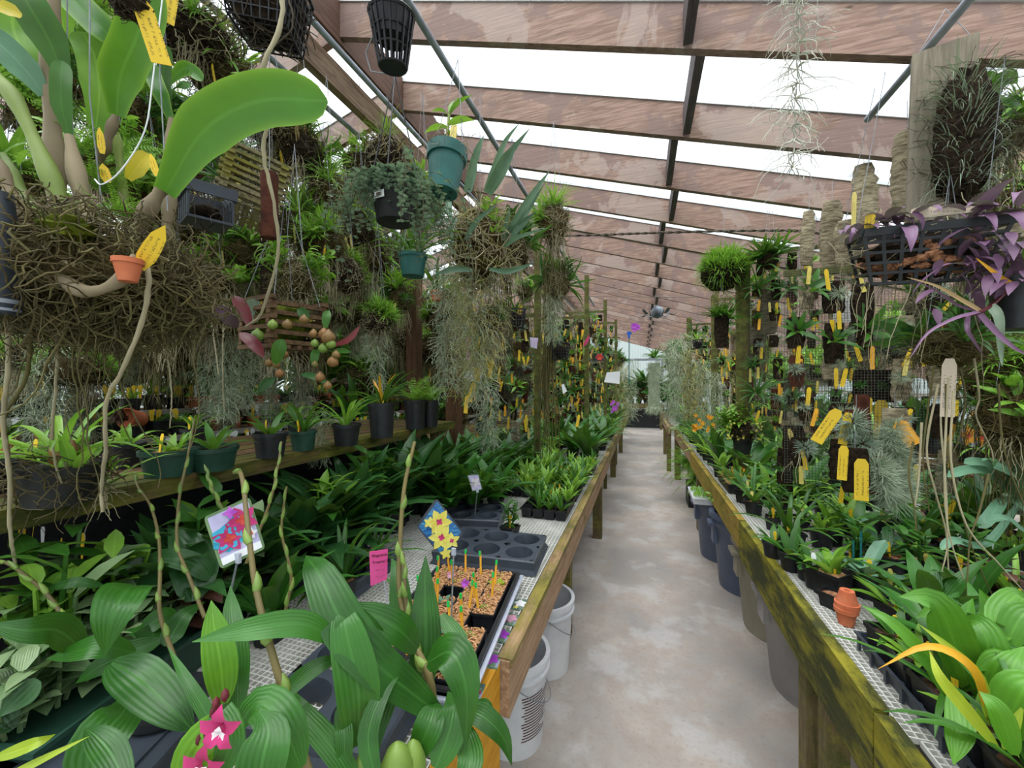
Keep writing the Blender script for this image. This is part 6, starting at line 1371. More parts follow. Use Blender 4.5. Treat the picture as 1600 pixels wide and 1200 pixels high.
# a few special tags / cards on the left panels
def card(label, corners, mat='white_label', cat='card', name='white_card', th=.0012):
    q = [P(*s) for s in corners]; c = sum(q, Vector())/4; n = (q[1]-q[0]).cross(q[3]-q[0]).normalized(); m = MB()
    if n.dot(Vector((0, 0, HC))-c) < 0: n = -n
    for o_ in (0, -th):
        for x, uv in zip(q, ((-1, 1, 0), (1, 1, 0), (1, 0, 0), (-1, 0, 0))): m.vert(x-c+n*o_, uv)
    m.face(0, 1, 2, 3); m.face(7, 6, 5, 4)
    for k in range(4): m.face(k, 4+k, 4+(k+1) % 4, (k+1) % 4)
    t = thing(name, label, cat, c); part('card_sheet', m, mat, t, None, False); return t, c, n, q
card('blank white card tilted on the post by the aisle, left side', [(948, 582, 3.6), (969, 580, 3.6), (968, 600, 3.6), (944, 597, 3.6)])
card('folded grey-lilac label in the hanging moss, left of the panels', [(828, 527, 2.6), (841, 528, 2.6), (839, 545, 2.6), (829, 542, 2.6)], 'lilac')
card('curled white plastic label by the second left panel', [(877, 601, 2.9), (881, 600, 2.9), (886, 611, 2.9), (880, 616, 2.9)])
card('crumpled grey-white sheet hanging by the brown post', [(738, 566, 2.2), (756, 564, 2.2), (752, 600, 2.2), (724, 590, 2.2)], 'label')
for k, (x, y, d, w_, h, rot, lb) in enumerate(((745, 570, 2.0, .028, .085, -.05, 'bright yellow tag pinned on the crumpled sheet'), (741, 598, 2.0, .026, .10, .25, 'slanting yellow tag below the crumpled sheet'), (730, 618, 2.0, .02, .09, .1, 'lowest yellow tag beside the brown post'), (770, 560, 2.0, .02, .10, .2, 'long curved yellow tag beside the black slab'), (905, 648, 2.9, .02, .09, .2, 'pale yellow curled tag above the aisle-side leaves'))): htag(lb, x, y, d, w_, h, 'tag', rot)
m = MB(); f_flower(m, (0, 0, 0), .045, 6, (0, -1, 0), 'lance'); t = thing('photo_card', 'small blue card with a coral flower on the third left panel', 'card', P(937, 558, 4.3)); part('printed_flower', m, 'petal_red', t); m = MB(); m.box((0, .006, 0), (.10, .004, .085)); part('card_sheet', m, 'slate', t, None, False)
m = MB()
for i in range(26): z = -i*.0045; a = i*2.4; f_flower(m, (math.cos(a)*.012*(1-i/40), math.sin(a)*.012*(1-i/40), z), .009, 4, (math.cos(a), math.sin(a), 0))
solo('flower_spike', m, 'petal_pink', 'lilac-pink flower spike hanging in the moss left of the panels', 'flower', P(732, 528, 1.95))
m = MB(); m.blade([(0, 0, 0), (.03, 0, .05), (.05, 0, .1)], .03, (0, -1, 0), .3, 5, 'lance', 8); solo('flower_bud', m, 'magenta', 'crimson pointed bud over the third left panel', 'flower', P(912, 541, 3.4))

# extra thicket behind, upper left
ex_ = []
for k in range(46):
    for _ in range(40):
        x, y = rr(215, 690), rr(-10, 560)
        if y < 60+(x-300)*.85 and x > 300 and y < 230: continue
        if all((x-a)**2+(y-b_)**2 > 48**2 for a, b_ in ex_): break
    ex_.append((x, y))
od = sorted(range(46), key=lambda i: ex_[i][0])
NUMW = ORD + ['forty-%s' % q for q in ('first', 'second', 'third', 'fourth', 'fifth', 'sixth')]
for r_, k in enumerate(od):
    x, y = ex_[k]; d = rr(2.3, 3.6); p = P(x, y, d)
    if p.z > zraft(p.x)-.25: p.z = zraft(p.x)-.3
    a = rr(.09, .15); t = clump('background epiphyte clump in the upper left thicket, %s from the left edge' % NUMW[r_], p, a, a, a*1.1, 'fiber' if k % 2 else 'cork_dark', kinds[k % 6], (('roots', 5, 1.8), ('moss_col' if k % 3 == 0 else 'roots_long', 2, .9)), (70, .14, .0016, 'root_brown' if k % 2 else 'root'), name='thicket_clump', hang=.3)
    if k % 2 == 0: m = MB(); f_fine(m, 60, .1, .009, a, 0, (-.3, 1.3), (.3, 1.8), 4, 'taper', 1); part('dry_leaves', m, 'dry', t, 'tan dried leaves')
for i in range(20):
    p = Vector((-2.6+rr(-.2, .2), 1.0+i*.5, rr(2.15, 2.7))); clump('shaggy hanging plant above the next-bay ledges, %s along from the camera' % ORD[i], p, .16, .16, .16, 'fiber', kinds[(i*2+1) % 6], (('moss_short', 2, 1.1), ('roots', 4, 2)), None, hang=.3, name='ledge_clump')

for i in range(30):
    y = 3.9+i*.30; p = Vector((-1.75+rr(-.35, .35), y, 1.15+(i*.37) % 1.25)); clump('dense leafy clump behind the left wire panels, %s along from the camera' % ORD[i], p, .15, .15, .15, 'fiber', kinds[(i+1) % 6]+(('broad_mid', 3, .9),), (('moss_short', 2, 1.3), ('roots', 3, 2)), None, hang=.3, name='panel_clump')
for i in range(10):
    for s in (0, 1):
        p = Vector(((-1.0, .95)[s]+rr(-.3, .3), 10.2+i*.45, 1.05+(i*.43) % 1.4)); clump('far leafy clump %s of the aisle end, %s along from the camera' % (('left', 'right')[s], ORD[i]), p, .2, .2, .2, 'fiber', kinds[(i+s) % 6]+(('broad_mid', 4, 1.3),), (('moss_col', 2, 1.2), ('roots', 3, 2)), None, hang=.3, name='far_clump')

for k, (x, y, d, fo) in enumerate(((60, 190, 1.35, (('fern', 3, .8), ('stem_lt', 5, 1.3))), (130, 130, 1.4, (('stem_lt', 7, 1.3), ('broad_lime', 3, 1))), (20, 300, 1.3, (('broad_lime', 5, 1), ('fern', 2, .8))), (195, 180, 1.3, (('stem', 6, 1), ('fern', 2, .7))), (15, 80, 1.5, (('broad_lime', 6, 1.3),)), (170, 270, 1.2, (('fern', 3, .6), ('stem_lt', 4, 1))), (230, 320, 1.3, (('stem_lt', 5, 1), ('fern', 2, .6))), (110, 20, 1.6, (('broad_lime', 6, 1.3),)))):
    clump('light green ferny clump behind the papery canes, %s from the left edge' % ORD[(1, 3, 4, 6, 0, 5, 7, 2).index(k) if False else sorted(range(8), key=lambda i: (60, 130, 20, 195, 15, 170, 230, 110)[i]).index(k)], P(x, y, d), .08, .07, .07, 'fiber', fo, (('roots', 3, 1),), None, hang=.3, name='hanging_fern')
for i in range(18):
    y = 3.4+i*.33; p = Vector((-2.7+rr(-.4, .3), y, 1.1+(i*.41) % .95)); clump('broad bushy clump across the left path beyond the panels, %s along' % ORD[i], p, .2, .2, .2, 'fiber', kinds[(i+2) % 6]+(('broad_mid', 4, 1.5), ('broad_lime', 3, 1.5)), (('moss_short', 2, 1.5), ('roots', 2, 2)), None, hang=.3, name='bushy_clump')

for i in range(16):
    p = Vector((-3.55+rr(-.15, .15), .7+i*.42, 1.75+(i*.37) % .5)); clump('broad-leaved hanging basket above the upper next-bay ledge, %s from the camera' % ORD[i], p, .16, .16, .14, 'fiber', (('broad_mid', 5, 1.6), ('broad_lime', 3, 1.6), ('strap_light', 3, 1.5)), (('moss_short', 1, 1.0),), None, hang=.3, name='leafy_basket')
# ================================================================ RIGHT SIDE
# ---- right panels
fill_panel('nearest right panel', .66, 1.30, 2.25, 2.05, 1.02, 5, 5, ['fine', 'fine', 'broad_small', 'fine_green', None], .8, big=1.25, mixs=['cork_brown', 'cork_dark', 'cork', 'cork_dark'], tgp=.9, extra_tags=8)
fill_panel('second right panel', .76, 1.45, 3.4, 2.50, 1.05, 6, 7, FO, extra_tags=12)
fill_panel('third right panel', .80, 1.55, 4.9, 2.45, 1.0, 6, 7, FO, extra_tags=10)
fill_panel('fourth right panel', .70, 1.5, 6.5, 2.4, 1.0, 6, 7, FO, extra_tags=6)
fill_panel('fifth right panel', .75, 1.5, 8.6, 2.5, .95, 5, 6, FO)
fill_panel('right wall-side panel', 1.75, 2.5, 3.2, 2.1, 1.1, 5, 5, FO, extra_tags=6)
fill_panel('far right wall-side panel', 2.3, 3.2, 4.8, 2.0, 1.1, 5, 3, FO, extra_tags=6)
for (x, y, w_, n_) in ((.735, 3.40, .09, 'nearest tall'), (.78, 4.92, .07, 'second tall'), (.68, 6.5, .07, 'third tall')):
    m = MB(); h = 2.5-BZ; m.box((0, 0, h/2), (w_, .05, h)); solo('panel_post', m, 'post', '%s algae-green board post rising from the right bench' % n_, 'post', (x, y+.04, BZ), smooth=False)
# big air-plant slabs on the nearest right panel
def bigslab(label, x, y, d, w_, h, mat, fo, n, fs, tagsp=()):
    c = P(x, y, d); t = thing('mounted_airplant', label, 'mounted plant', c, (0, 0, -YAW*.6)); part('bark_slab', slab_mesh(mat, w_, h), None, t)
    for i in range(n):
        f = part('foliage', fol(fo), None, t); f.location = (rr(-.3, .3)*w_, -.02, -h*(.2+.7*(i+.5)/n)); f.scale = (fs*rr(.85, 1.15),)*3; f.rotation_euler = (rr(.9, 1.5), 0, rr(-.5, .5))
    for (tx, tz, rot, sz, mt) in tagsp: g_ = part('plant_tag', tag_mesh(*sz, mt, 0, False), None, t, '%s plastic tag' % tg_name(mt)); g_.location = (tx, -.03, tz); g_.rotation_euler = (0, rot, 0)
    hangwires(t, [(0, 0, -.005)], (0, 0, .06)); return t
bigslab('brown bark slab with fine silver air plants, upper row of the nearest panel', 1345, 502, 1.9, .10, .17, 'cork_brown', 'fine', 4, 1.2)
bigslab('cork-topped air plant slab beside the silver one, upper row', 1376, 502, 1.92, .09, .16, 'cork_brown', 'fine', 4, 1.15)
bigslab('right-hand dark slab of spiky silver air plants, upper row', 1410, 505, 1.9, .09, .17, 'cork_brown', 'fine', 4, 1.1)
bigslab('blackish tree-fern slab below the air plants, left of its pair', 1350, 578, 1.85, .085, .13, 'cork_dark', None or 'tuft', 1, .5, [(.0, -.2, 0, (.045, .075), 'tag')])
bigslab('blackish tree-fern slab below the air plants, right of its pair', 1381, 578, 1.85, .09, .15, 'cork_dark', 'tuft', 1, .5, [(-.02, -.34, 0.02, (.05, .2), 'tag')])
bigslab('long bark slab draped in silver air plants, lower right of the nearest panel', 1398, 638, 1.6, .09, .36, 'cork', 'fine', 9, 1.3, [(.05, -.14, -.5, (.05, .10), 'tag_orange')])
bigslab('brown slab with a grey air plant above the long yellow tags', 1338, 640, 1.6, .085, .17, 'cork_brown', 'fine_green', 3, 1.2, [(-.05, -.14, .15, (.03, .13), 'tag')])
bigslab('lowest dark slab pair with two long yellow tags hanging below', 1336, 700, 1.5, .085, .17, 'cork_dark', 'roots_dark', 1, .8, [(.012, -.19, 0, (.042, .155), 'tag'), (-.045, -.12, .05, (.03, .13), 'tag')])
bigslab('brown slab with round silver tufts at the bottom of the nearest panel', 1364, 712, 1.55, .08, .15, 'cork_brown', 'fine', 4, 1.4)
bigslab('drooping silver tuft slab lowest on the nearest panel', 1390, 725, 1.6, .08, .15, 'cork', 'fine', 4, 1.7)
bigslab('upright tree-fern plank standing among pots under the nearest panel', 1226, 700, 2.1, .07, .30, 'cork_dark', 'tuft', 2, .5, [(0, .0, 0, (.03, .04), 'tag_old')])
bigslab('black slanting slab with a faded yellow strip, left of the nearest panel', 1240, 665, 1.95, .09, .2, 'cork_dark', 'tuft', 1, .4, [(.01, -.14, -.25, (.02, .13), 'tag_old')])
htag('big slanting yellow tag, leftmost at the foot of the nearest panel', 1310, 640, 1.5, .04, .145, 'tag', .48)
card('large pale card in a clear sleeve on the nearest right panel', [(1302, 454, 2.0), (1337, 456, 2.0), (1335, 504, 2.0), (1302, 503, 2.0)], 'label')
card('tilted white card with a small red mark, below the pale sleeve', [(1285, 552, 1.9), (1318, 542, 1.9), (1319, 578, 1.9), (1294, 587, 1.9)], 'white_label')
htag('long pale beige tag hanging among the right-hand roots', 1484, 560, 1.15, .03, .17, 'tag_white', .03)
# ---- hanging cork tubes at top right
for k, (x, y, d, w_, h, lb) in enumerate(((1418, 205, 1.55, .10, .34, 'cork bark tube hanging left of the weathered board'), (1350, 258, 2.0, .11, .36, 'ribbed cork slab hanging on the long pipe'), (1300, 315, 2.3, .12, .42, 'wide furrowed cork slab below the long pipe'), (1264, 330, 2.5, .075, .34, 'narrow cork slab, leftmost under the long pipe'), (1325, 345, 2.2, .14, .30, 'shaggy pale cork slab right of the furrowed one'), (1200, 460, 3.0, .14, .3, 'knobbly brown cork slab on the second right panel'), (1185, 500, 3.1, .12, .2, 'stacked bark chunk beside the green board post'), (1583, 330, 1.4, .12, .1, 'grey ridged cork piece at the right edge'))):
    c = P(x, y, d); t = thing('cork_slab', lb, 'cork slab', c, (0, rr(-.05, .05), rr(-.3, .3))); m = MB(); N = 12; i0 = len(m.v); nz = 14
    for j in range(nz+1):
        z = -h*j/nz
        for s in range(N): a = 2*pi*s/N; q = 1+.22*((j % 2)-.5)*abs(math.cos(a*1.5))+rr(-.1, .1); m.vert((math.cos(a)*w_/2*q*(1-.3*abs(2*j/nz-1)**3), math.sin(a)*w_*.22*q, z))
    for j in range(nz):
        for s in range(N): u = i0+j*N+s; v = i0+j*N+(s+1) % N; m.face(u, u+N, v+N, v)
    m.face(*[i0+s for s in range(N)]); m.face(*[i0+nz*N+s for s in range(N)][::-1]); part('cork', m, 'cork', t)
    m = MB(); f_mass(m, 30, w_*.55, w_*.3, h*.45, .1, .0009, c0=(0, 0, -h/2)); part('surface_roots', m, 'root', t); hangwires(t, [(0, 0, 0)], (0, 0, .12))
htag('pale yellow tag dangling from the pipe left of the weathered board', 1431, 196, 1.5, .022, .10, 'tag_old', 0); htag('narrow yellow tag on the ribbed cork slab', 1335, 300, 1.9, .018, .16, 'tag_old', .02)
# weathered board with wispy air plant
c = P(1475, 72, 1.30); t = thing('mounted_airplant', 'tall weathered grey board with a shaggy dark air plant, hung top right', 'mounted plant', c, (0, .03, -.35)); m = MB(); m.box((0, 0, -.29), (.15, .03, .58)); part('board', m, 'board_grey', t, None, False)
m = MB(); ell(m, .07, .05, .20, (.05, -.03, -.33), k=.18); part('root_ball', m, 'cork_dark', t)
m = MB()
for i in range(520): a = rr(0, 6.28); z = rr(-.52, -.12); m.leaf((.05+math.cos(a)*.06, -.03+math.sin(a)*.05, z), a+rr(-.5, .5), rr(-.5, 1.2), rr(.05, .12), .0028, rr(.4, 2), .3, 5, 'taper', 2)
part('foliage', m, 'leaf_gray', t); m = MB(); f_mass(m, 160, .1, .08, .24, .12, .0009, c0=(.05, -.03, -.32)); part('surface_roots', m, 'root_dark', t); hangwires(t, [(-.06, 0, 0), (.06, 0, 0)], (0, 0, .12))
# thick-leaved plant behind it at the top right corner
c = P(1560, 215, 1.5); t = clump('top right corner orchid with dark oval leaves against the bright roof', c, .08, .08, .08, 'fiber', (('strap_light', 6, .8), ('tuft', 5, 1)), (('roots', 6, 1.3), ('roots_long', 3, .8)), (90, .1, .0012, 'root_olive'), name='hanging_orchid', cat='orchid')
m = MB()
for s in ([(1545, 170), (1550, 140), (1540, 120), (1530, 118)], [(1560, 140), (1572, 120), (1590, 130)], [(1567, 180), (1580, 160), (1595, 152)], [(1545, 175), (1535, 150), (1515, 122)]):
    q = [P(a_, b_, 1.4)-c for a_, b_ in s]; m.blade(q, .055, camn(c, 0), .25, 5, 'lance', 8)
part('leaf', m, 'leaf_mid', t); m = MB(); m.tube([P(1530, 225, 1.45)-c, P(1570, 160, 1.42)-c, P(1605, 135, 1.4)-c], .006, 6); part('cane', m, 'cane', t)
# purple tradescantia-like basket
c = P(1437, 362, 1.13); t = thing('hanging_basket', 'wide black mesh basket of bark with trailing purple leaves, upper right', 'hanging plant', c, (.18, .06, -.2))
m = MB(); nb_, W_ = 6, .142
for s in (-1, 1): m.bar((-W_, s*.10, 0), (W_, s*.10, 0), .016, .022)
for s in (-1, 1): m.bar((s*W_, -.10, 0), (s*W_, .10, 0), .016, .022)
for j in range(1, 6):
    z = -.028*j; k = 1-.05*j
    for s in (-1, 1): m.bar((-W_*k, s*.1*k, z), (W_*k, s*.1*k, z), .008); m.bar((s*W_*k, -.1*k, z), (s*W_*k, .1*k, z), .008)
for i in range(8):
    x = -W_+2*W_*i/7
    for s in (-1, 1): m.bar((x, s*.1, 0), (x*.75, s*.075, -.14), .008)
    m.bar((x*.75, -.075, -.14), (x*.75, .075, -.14), .006)
part('basket', m, 'black', t, None, False); m = MB(); ell(m, .128, .09, .062, (0, 0, -.07), k=.1)
part('root_ball', m, 'cork_dark', t)
for i in range(46):
    a = rr(-2.9, -.2) if i % 3 else rr(0, 6.28); e = rr(-.9, .6); m = MB(); q = Vector((.132*math.cos(a)*math.cos(e), .094*math.sin(a)*math.cos(e), -.07+.06*math.sin(e)))
    ell(m, rr(.012, .019), rr(.007, .011), rr(.008, .011), q, 6, .3)
    if i < 40: part('bark_chunk', m, 'chips', t)
m = MB()
for (x0, x1) in ((-.17, -.1), (-.1, 0), (0, .1), (.05, .17)):
    for i in range(9):
        q = Vector((rr(x0, x1), rr(-.11, .03), rr(0, .03))); m.leaf(q, rr(-2.8, -.3), rr(-.1, 1.0), rr(.07, .13), rr(.022, .034), rr(.8, 2.4), .3, 8, 'lance', 5)
for i in range(12):
    q = Vector((rr(.0, .16), rr(-.13, -.1), rr(-.05, .03))); pts = wander(q, (rr(-.3, .6), -.6, -.3), rr(.08, .22), 8, .2, .35)
    for p in pts[3:]: m.leaf(p, rr(0, 6), rr(-1, .2), rr(.04, .08), .02, .5, .3, 5, 'lance', 3)
part('foliage', m, 'leaf_purple', t); m = MB(); f_mass(m, 40, .18, .11, .09, .14, .001, c0=(0, 0, -.06)); f_hangroots(m, 18, .3, .14, .0013, .3, .4, -.12); part('surface_roots', m, 'root', t)
for (a, b_) in ((-.16, -.1), (.16, -.1), (.16, .1), (-.16, .1)): m = MB(); m.tube([(a, b_, 0), (a*.8, b_*.5, .42)], .0009, 4); part('hanging_wire', m, 'wire', t)
g_ = part('plant_tag', tag_mesh(.022, .04, 'tag', 0, False), None, t, 'yellow plastic tag'); g_.location = (-.13, -.09, .01); m = MB(); g_tag(m, .03, .14, 0, 0, 0, True); o_ = part('plant_tag', m, 'tag_white', t, 'beige plastic tag lying across the top', False); o_.location = (.09, -.1, .03); o_.rotation_euler = (0, -1.5, 0)
# maroon strap plant in a black pot at the right edge
c = P(1592, 515, .98); t = thing('hanging_pot', 'black pot cut by the right edge, mauve-brown arching straps reaching left', 'plant', c, (0, .05, 0)); m = MB(); m.lathe([(.042, 0), (.055, .11), (.06, .11), (.062, .125), (.055, .125)], 24); part('pot', m, 'black', t)
def rs(pts, wpx, mat='leaf_purple'): m = MB(); q = [P(*x)-c for x in pts]; m.blade(q, wpx/FPX*.95, camn(q[1]+c, .4), .4, 5, 'taper', 12); part('leaf', m, mat, t, {'leaf_orange': 'orange ageing leaf'}.get(mat))
rs([(1530, 490, .95), (1495, 483, .95), (1460, 462, .95), (1420, 445, .96)], 6); rs([(1530, 490, .95), (1500, 475, .94), (1460, 455, .94), (1412, 443, .94)], 8, 'dry')
rs([(1528, 492, .94), (1490, 505, .92), (1450, 530, .92), (1425, 570, .92)], 7); rs([(1530, 495, .94), (1560, 525, .92), (1590, 548, .9), (1620, 560, .9)], 9); rs([(1512, 498, .94), (1512, 520, .92), (1525, 540, .92), (1540, 560, .92)], 7)
rs([(1545, 480, .95), (1560, 500, .93), (1565, 540, .93), (1570, 575, .93)], 14, 'leaf_gray'); rs([(1555, 470, .96), (1570, 430, .96), (1590, 390, .96)], 10); rs([(1580, 448, .96), (1560, 438, .95), (1540, 424, .95), (1518, 408, .95)], 9, 'leaf_orange')
m = MB(); m.tube(crom([P(1585, 440, .98)-c, P(1565, 462, .96)-c, P(1545, 482, .95)-c, P(1528, 492, .95)-c, P(1505, 500, .95)-c], 12), .0042, 7); part('stem', m, 'leaf_maroon', t); f = part('foliage', fol('strap_mid'), None, t); f.location = (0, 0, .12); f.scale = (.5,)*3
# roots clump hanging on the right
c = P(1485, 545, 1.25); t = clump('dark leafy clump with long braided roots hanging before the right shelf', c, .09, .08, .06, 'fiber', (('strap_mid', 4, .55), ('broad_dark', 3, .5)), None, (160, .12, .0015, 'root_olive'), name='hanging_orchid', cat='orchid')
for i, pts in enumerate(([(1460, 570), (1450, 640), (1442, 720), (1452, 800)], [(1475, 580), (1470, 660), (1478, 760), (1480, 850), (1470, 900)], [(1500, 575), (1508, 620), (1500, 680), (1490, 706)], [(1522, 560), (1530, 620), (1525, 650), (1548, 700), (1552, 720)], [(1478, 600), (1480, 700), (1500, 790), (1520, 860), (1550, 930)],
                         [(1482, 590), (1476, 720), (1478, 800), (1490, 860), (1520, 940)], [(1560, 600), (1565, 680), (1580, 740), (1605, 800)], [(1466, 600), (1448, 700), (1462, 770), (1478, 830), (1482, 890)], [(1545, 740), (1530, 800), (1515, 850), (1510, 950)], [(1490, 610), (1486, 720), (1510, 820), (1560, 880), (1605, 930)], [(1427, 690), (1420, 740), (1428, 790), (1432, 830)], [(1440, 660), (1436, 740), (1430, 790)])):
    q = crom([P(x, y, 1.2-.02*i)-c for x, y in pts], 24); m = MB(); m.tube(q, [(.0026-.0012*j/24)*(1+.1*math.sin(j*1.9)) for j in range(25)], 6); part('long_root', m, ['root_olive', 'root', 'root_olive', 'root'][i % 4], t)
for k, (x, y, d, a, lb) in enumerate(((1540, 400, 1.7, .1, 'rooty tangle behind the purple basket'), (1590, 430, 1.9, .1, 'twiggy tangle at the right edge behind the maroon straps'), (1555, 590, 1.6, .09, 'brown root tangle right of the long beige tag'), (1520, 320, 2.0, .1, 'yellow-green leafy clump right of the purple basket'), (1590, 320, 1.8, .09, 'yellow-green clump at the right edge'), (1440, 480, 2.4, .08, 'grey tufted clump behind the purple basket'), (1590, 650, 1.5, .1, 'lower root tangle at the right edge'))):
    clump(lb, P(x, y, d), a, a*.9, a*1.2, 'fiber', kinds[(k+3) % 6], (('roots_long', 4, .9), ('roots', 4, 1.4)), (150, .14, .0014, 'root' if k % 2 else 'root_brown'), name='hanging_clump')
# green ball, bromeliad on bark tube
c = P(1130, 425, 3.0); t = thing('hanging_orchid', 'round mossy-green ball of fine leaves hanging right of the rafters', 'orchid', c); m = MB(); ell(m, .15, .13, .14, k=.1); part('root_ball', m, 'cork_dark', t)
m = MB(); f_fine(m, 1500, .085, .007, .16, 0, (-.6, 1.5), (-.2, .8), 3, 'lance', .95); f_fine(m, 350, .07, .006, .15, -.04, (-1.2, .2), (0, .8), 3, 'lance', -.5); part('foliage', m, 'leaf_light', t); m = MB(); f_curls(m, 140, .25, .1, .0012, .08, -.02); part('hanging_moss', m, 'moss_strand_ol', t); t.scale = (1.0,)*3
hangwires(t, [(0, 0, .1)], (0, 0, .5))
c = P(1127, 500, 2.9); t = thing('hanging_bromeliad', 'leafy rosette growing from a dark bark tube left of the green post', 'plant', c); m = MB(); m.lathe([(.035, -.2), (.045, -.1), (.05, 0), (.045, .03)], 14, wob=.08); m.lathe([(.02, -.202), (.02, -.198)], 10); part('bark_tube', m, 'cork_dark', t)
for i in range(4): f = part('foliage', fol('brom'), None, t); f.location = (rr(-.06, .06), rr(-.04, .04), rr(.0, .05)); f.scale = (rr(.8, 1),)*3
hangwires(t, [(0, 0, .03)], (0, 0, .5))
clump('spiky grey-green tuft on the second right panel top', P(1203, 408, 2.9), .06, .05, .06, 'cork_dark', (('strap_mid', 4, .8), ('brom', 2, 1.2)), None, None, name='hanging_clump')
# moss columns far right and centre
mc = [(1050, 530, 6.0, 'moss_col', 2.2), (1064, 520, 5.6, 'moss_col', 2.3), (1078, 545, 5.2, 'moss_ol', 1.6), (1100, 560, 4.6, 'moss_col', 1.5), (1120, 580, 4.3, 'moss_col', 1.3), (1092, 570, 5.4, 'moss_ol', 1.7), (1140, 545, 5.0, 'moss_ol', 1.6), (985, 560, 7.5, 'moss_col', 2), (970, 570, 6.5, 'moss_ol', 1.6), (905, 480, 5.2, 'moss_ol', 1.3), (845, 480, 3.6, 'moss_ol', 1.3), (1180, 560, 4.4, 'moss_short', 1.4)]
for k, (x, y, d, kd, s) in enumerate(mc):
    solo('moss_curtain', fol(kd), None, 'hanging moss column, %s of twelve middle-distance ones counted from the left' % ORD[sorted(range(12), key=lambda i: mc[i][0]).index(k)], 'hanging moss', P(x, y, d), scale=s)
t = thing('moss_totem', 'upright grey moss-wrapped totem with a leafy crown near the far wall', 'totem', P(1022, 640, 8.5)-Vector((0, 0, .0))); m = MB(); m.lathe([(.12, i*.11) for i in range(10)], 14, wob=.08); part('totem', m, 'moss_strand', t)
m = MB(); f_fine(m, 900, .13, .008, .15, 0, (-1.4, -.2), (0, .3), 3, 'taper', 1); 
for v in m.v: pass
f_curls(m, 500, 1.0, .15, .003, .12, 1.05); part('hanging_moss', m, 'moss_strand', t); f = part('foliage', fol('brom'), None, t); f.location = (0, 0, 1.1); f.scale = (2.2,)*3
# air plant dangling from the top edge, pale twisting roots
t = thing('hanging_airplant', 'pale tangle of white twisting roots dangling from the top edge over the aisle', 'air plant', P(1243, -10, 1.3)); m = MB(); pts = wander((0, 0, .05), (.0, 0, -1), .62, 14, .12, .3); m.tube(pts, .0016, 5)
for i, p in enumerate(pts):
    for _ in range(13): a = rr(0, 6.28); q = wander(p, (math.cos(a), math.sin(a), rr(-.2, .5)), rr(.06, .17), 8, .42, .16); m.tube(q, [.0018*(1-.6*j/8) for j in range(9)], 4, False)
part('roots', m, 'root_white', t)
# fan
t = thing('ceiling_fan', 'grey round-bodied fan with upturned blades hanging far down the aisle', 'fan', P(1027, 490, 7.2), scale=.62); m = MB(); m.lathe([(.03, .28), (.06, .26), (.07, .2), (.14, .17), (.17, .08), (.16, -.02), (.12, -.1), (.03, -.14)], 24); part('motor', m, 'fan', t)
m = MB(); m.tube([(0, 0, .28), (0, 0, .55)], .02, 8); part('down_rod', m, 'fan', t)
for k in range(5):
    a = k*2*pi/5+.2; m = MB(); c_, s_ = math.cos(a), math.sin(a); m.tube([(.12*c_, .12*s_, -.06), (.26*c_, .26*s_, -.09), (.34*c_, .34*s_, .06)], .018, 6); m.blade([(.34*c_, .34*s_, -.02), (.44*c_, .44*s_, -.06), (.56*c_, .56*s_, .02), (.60*c_, .60*s_, .08)], .13, (0, 0, 1), .3, 5, 'strap', 8); part('blade', m, 'fan', t)
t = thing('support_stake', 'teal plant stake with a blue clip left of the aisle end', 'stake', P(983, 600, 5.0)); m = MB(); m.tube([(0, 0, 0), (0, 0, .62)], .006, 6); part('stake', m, 'teal_stake', t); m = MB(); m.box((0, 0, .62), (.03, .03, .08)); m.box((.0, 0, .64), (.06, .02, .03)); part('clip', m, 'blue_clip', t, None, False)
t = thing('orchid_spray', 'magenta orchid blooms at the top of the teal stake', 'flower', P(995, 512, 5.0)); m = MB()
for i in range(5): f_flower(m, (rr(-.06, .06), 0, rr(-.03, .03)), .045, 5, (0, -1, .1))
part('petals', m, 'violet', t)
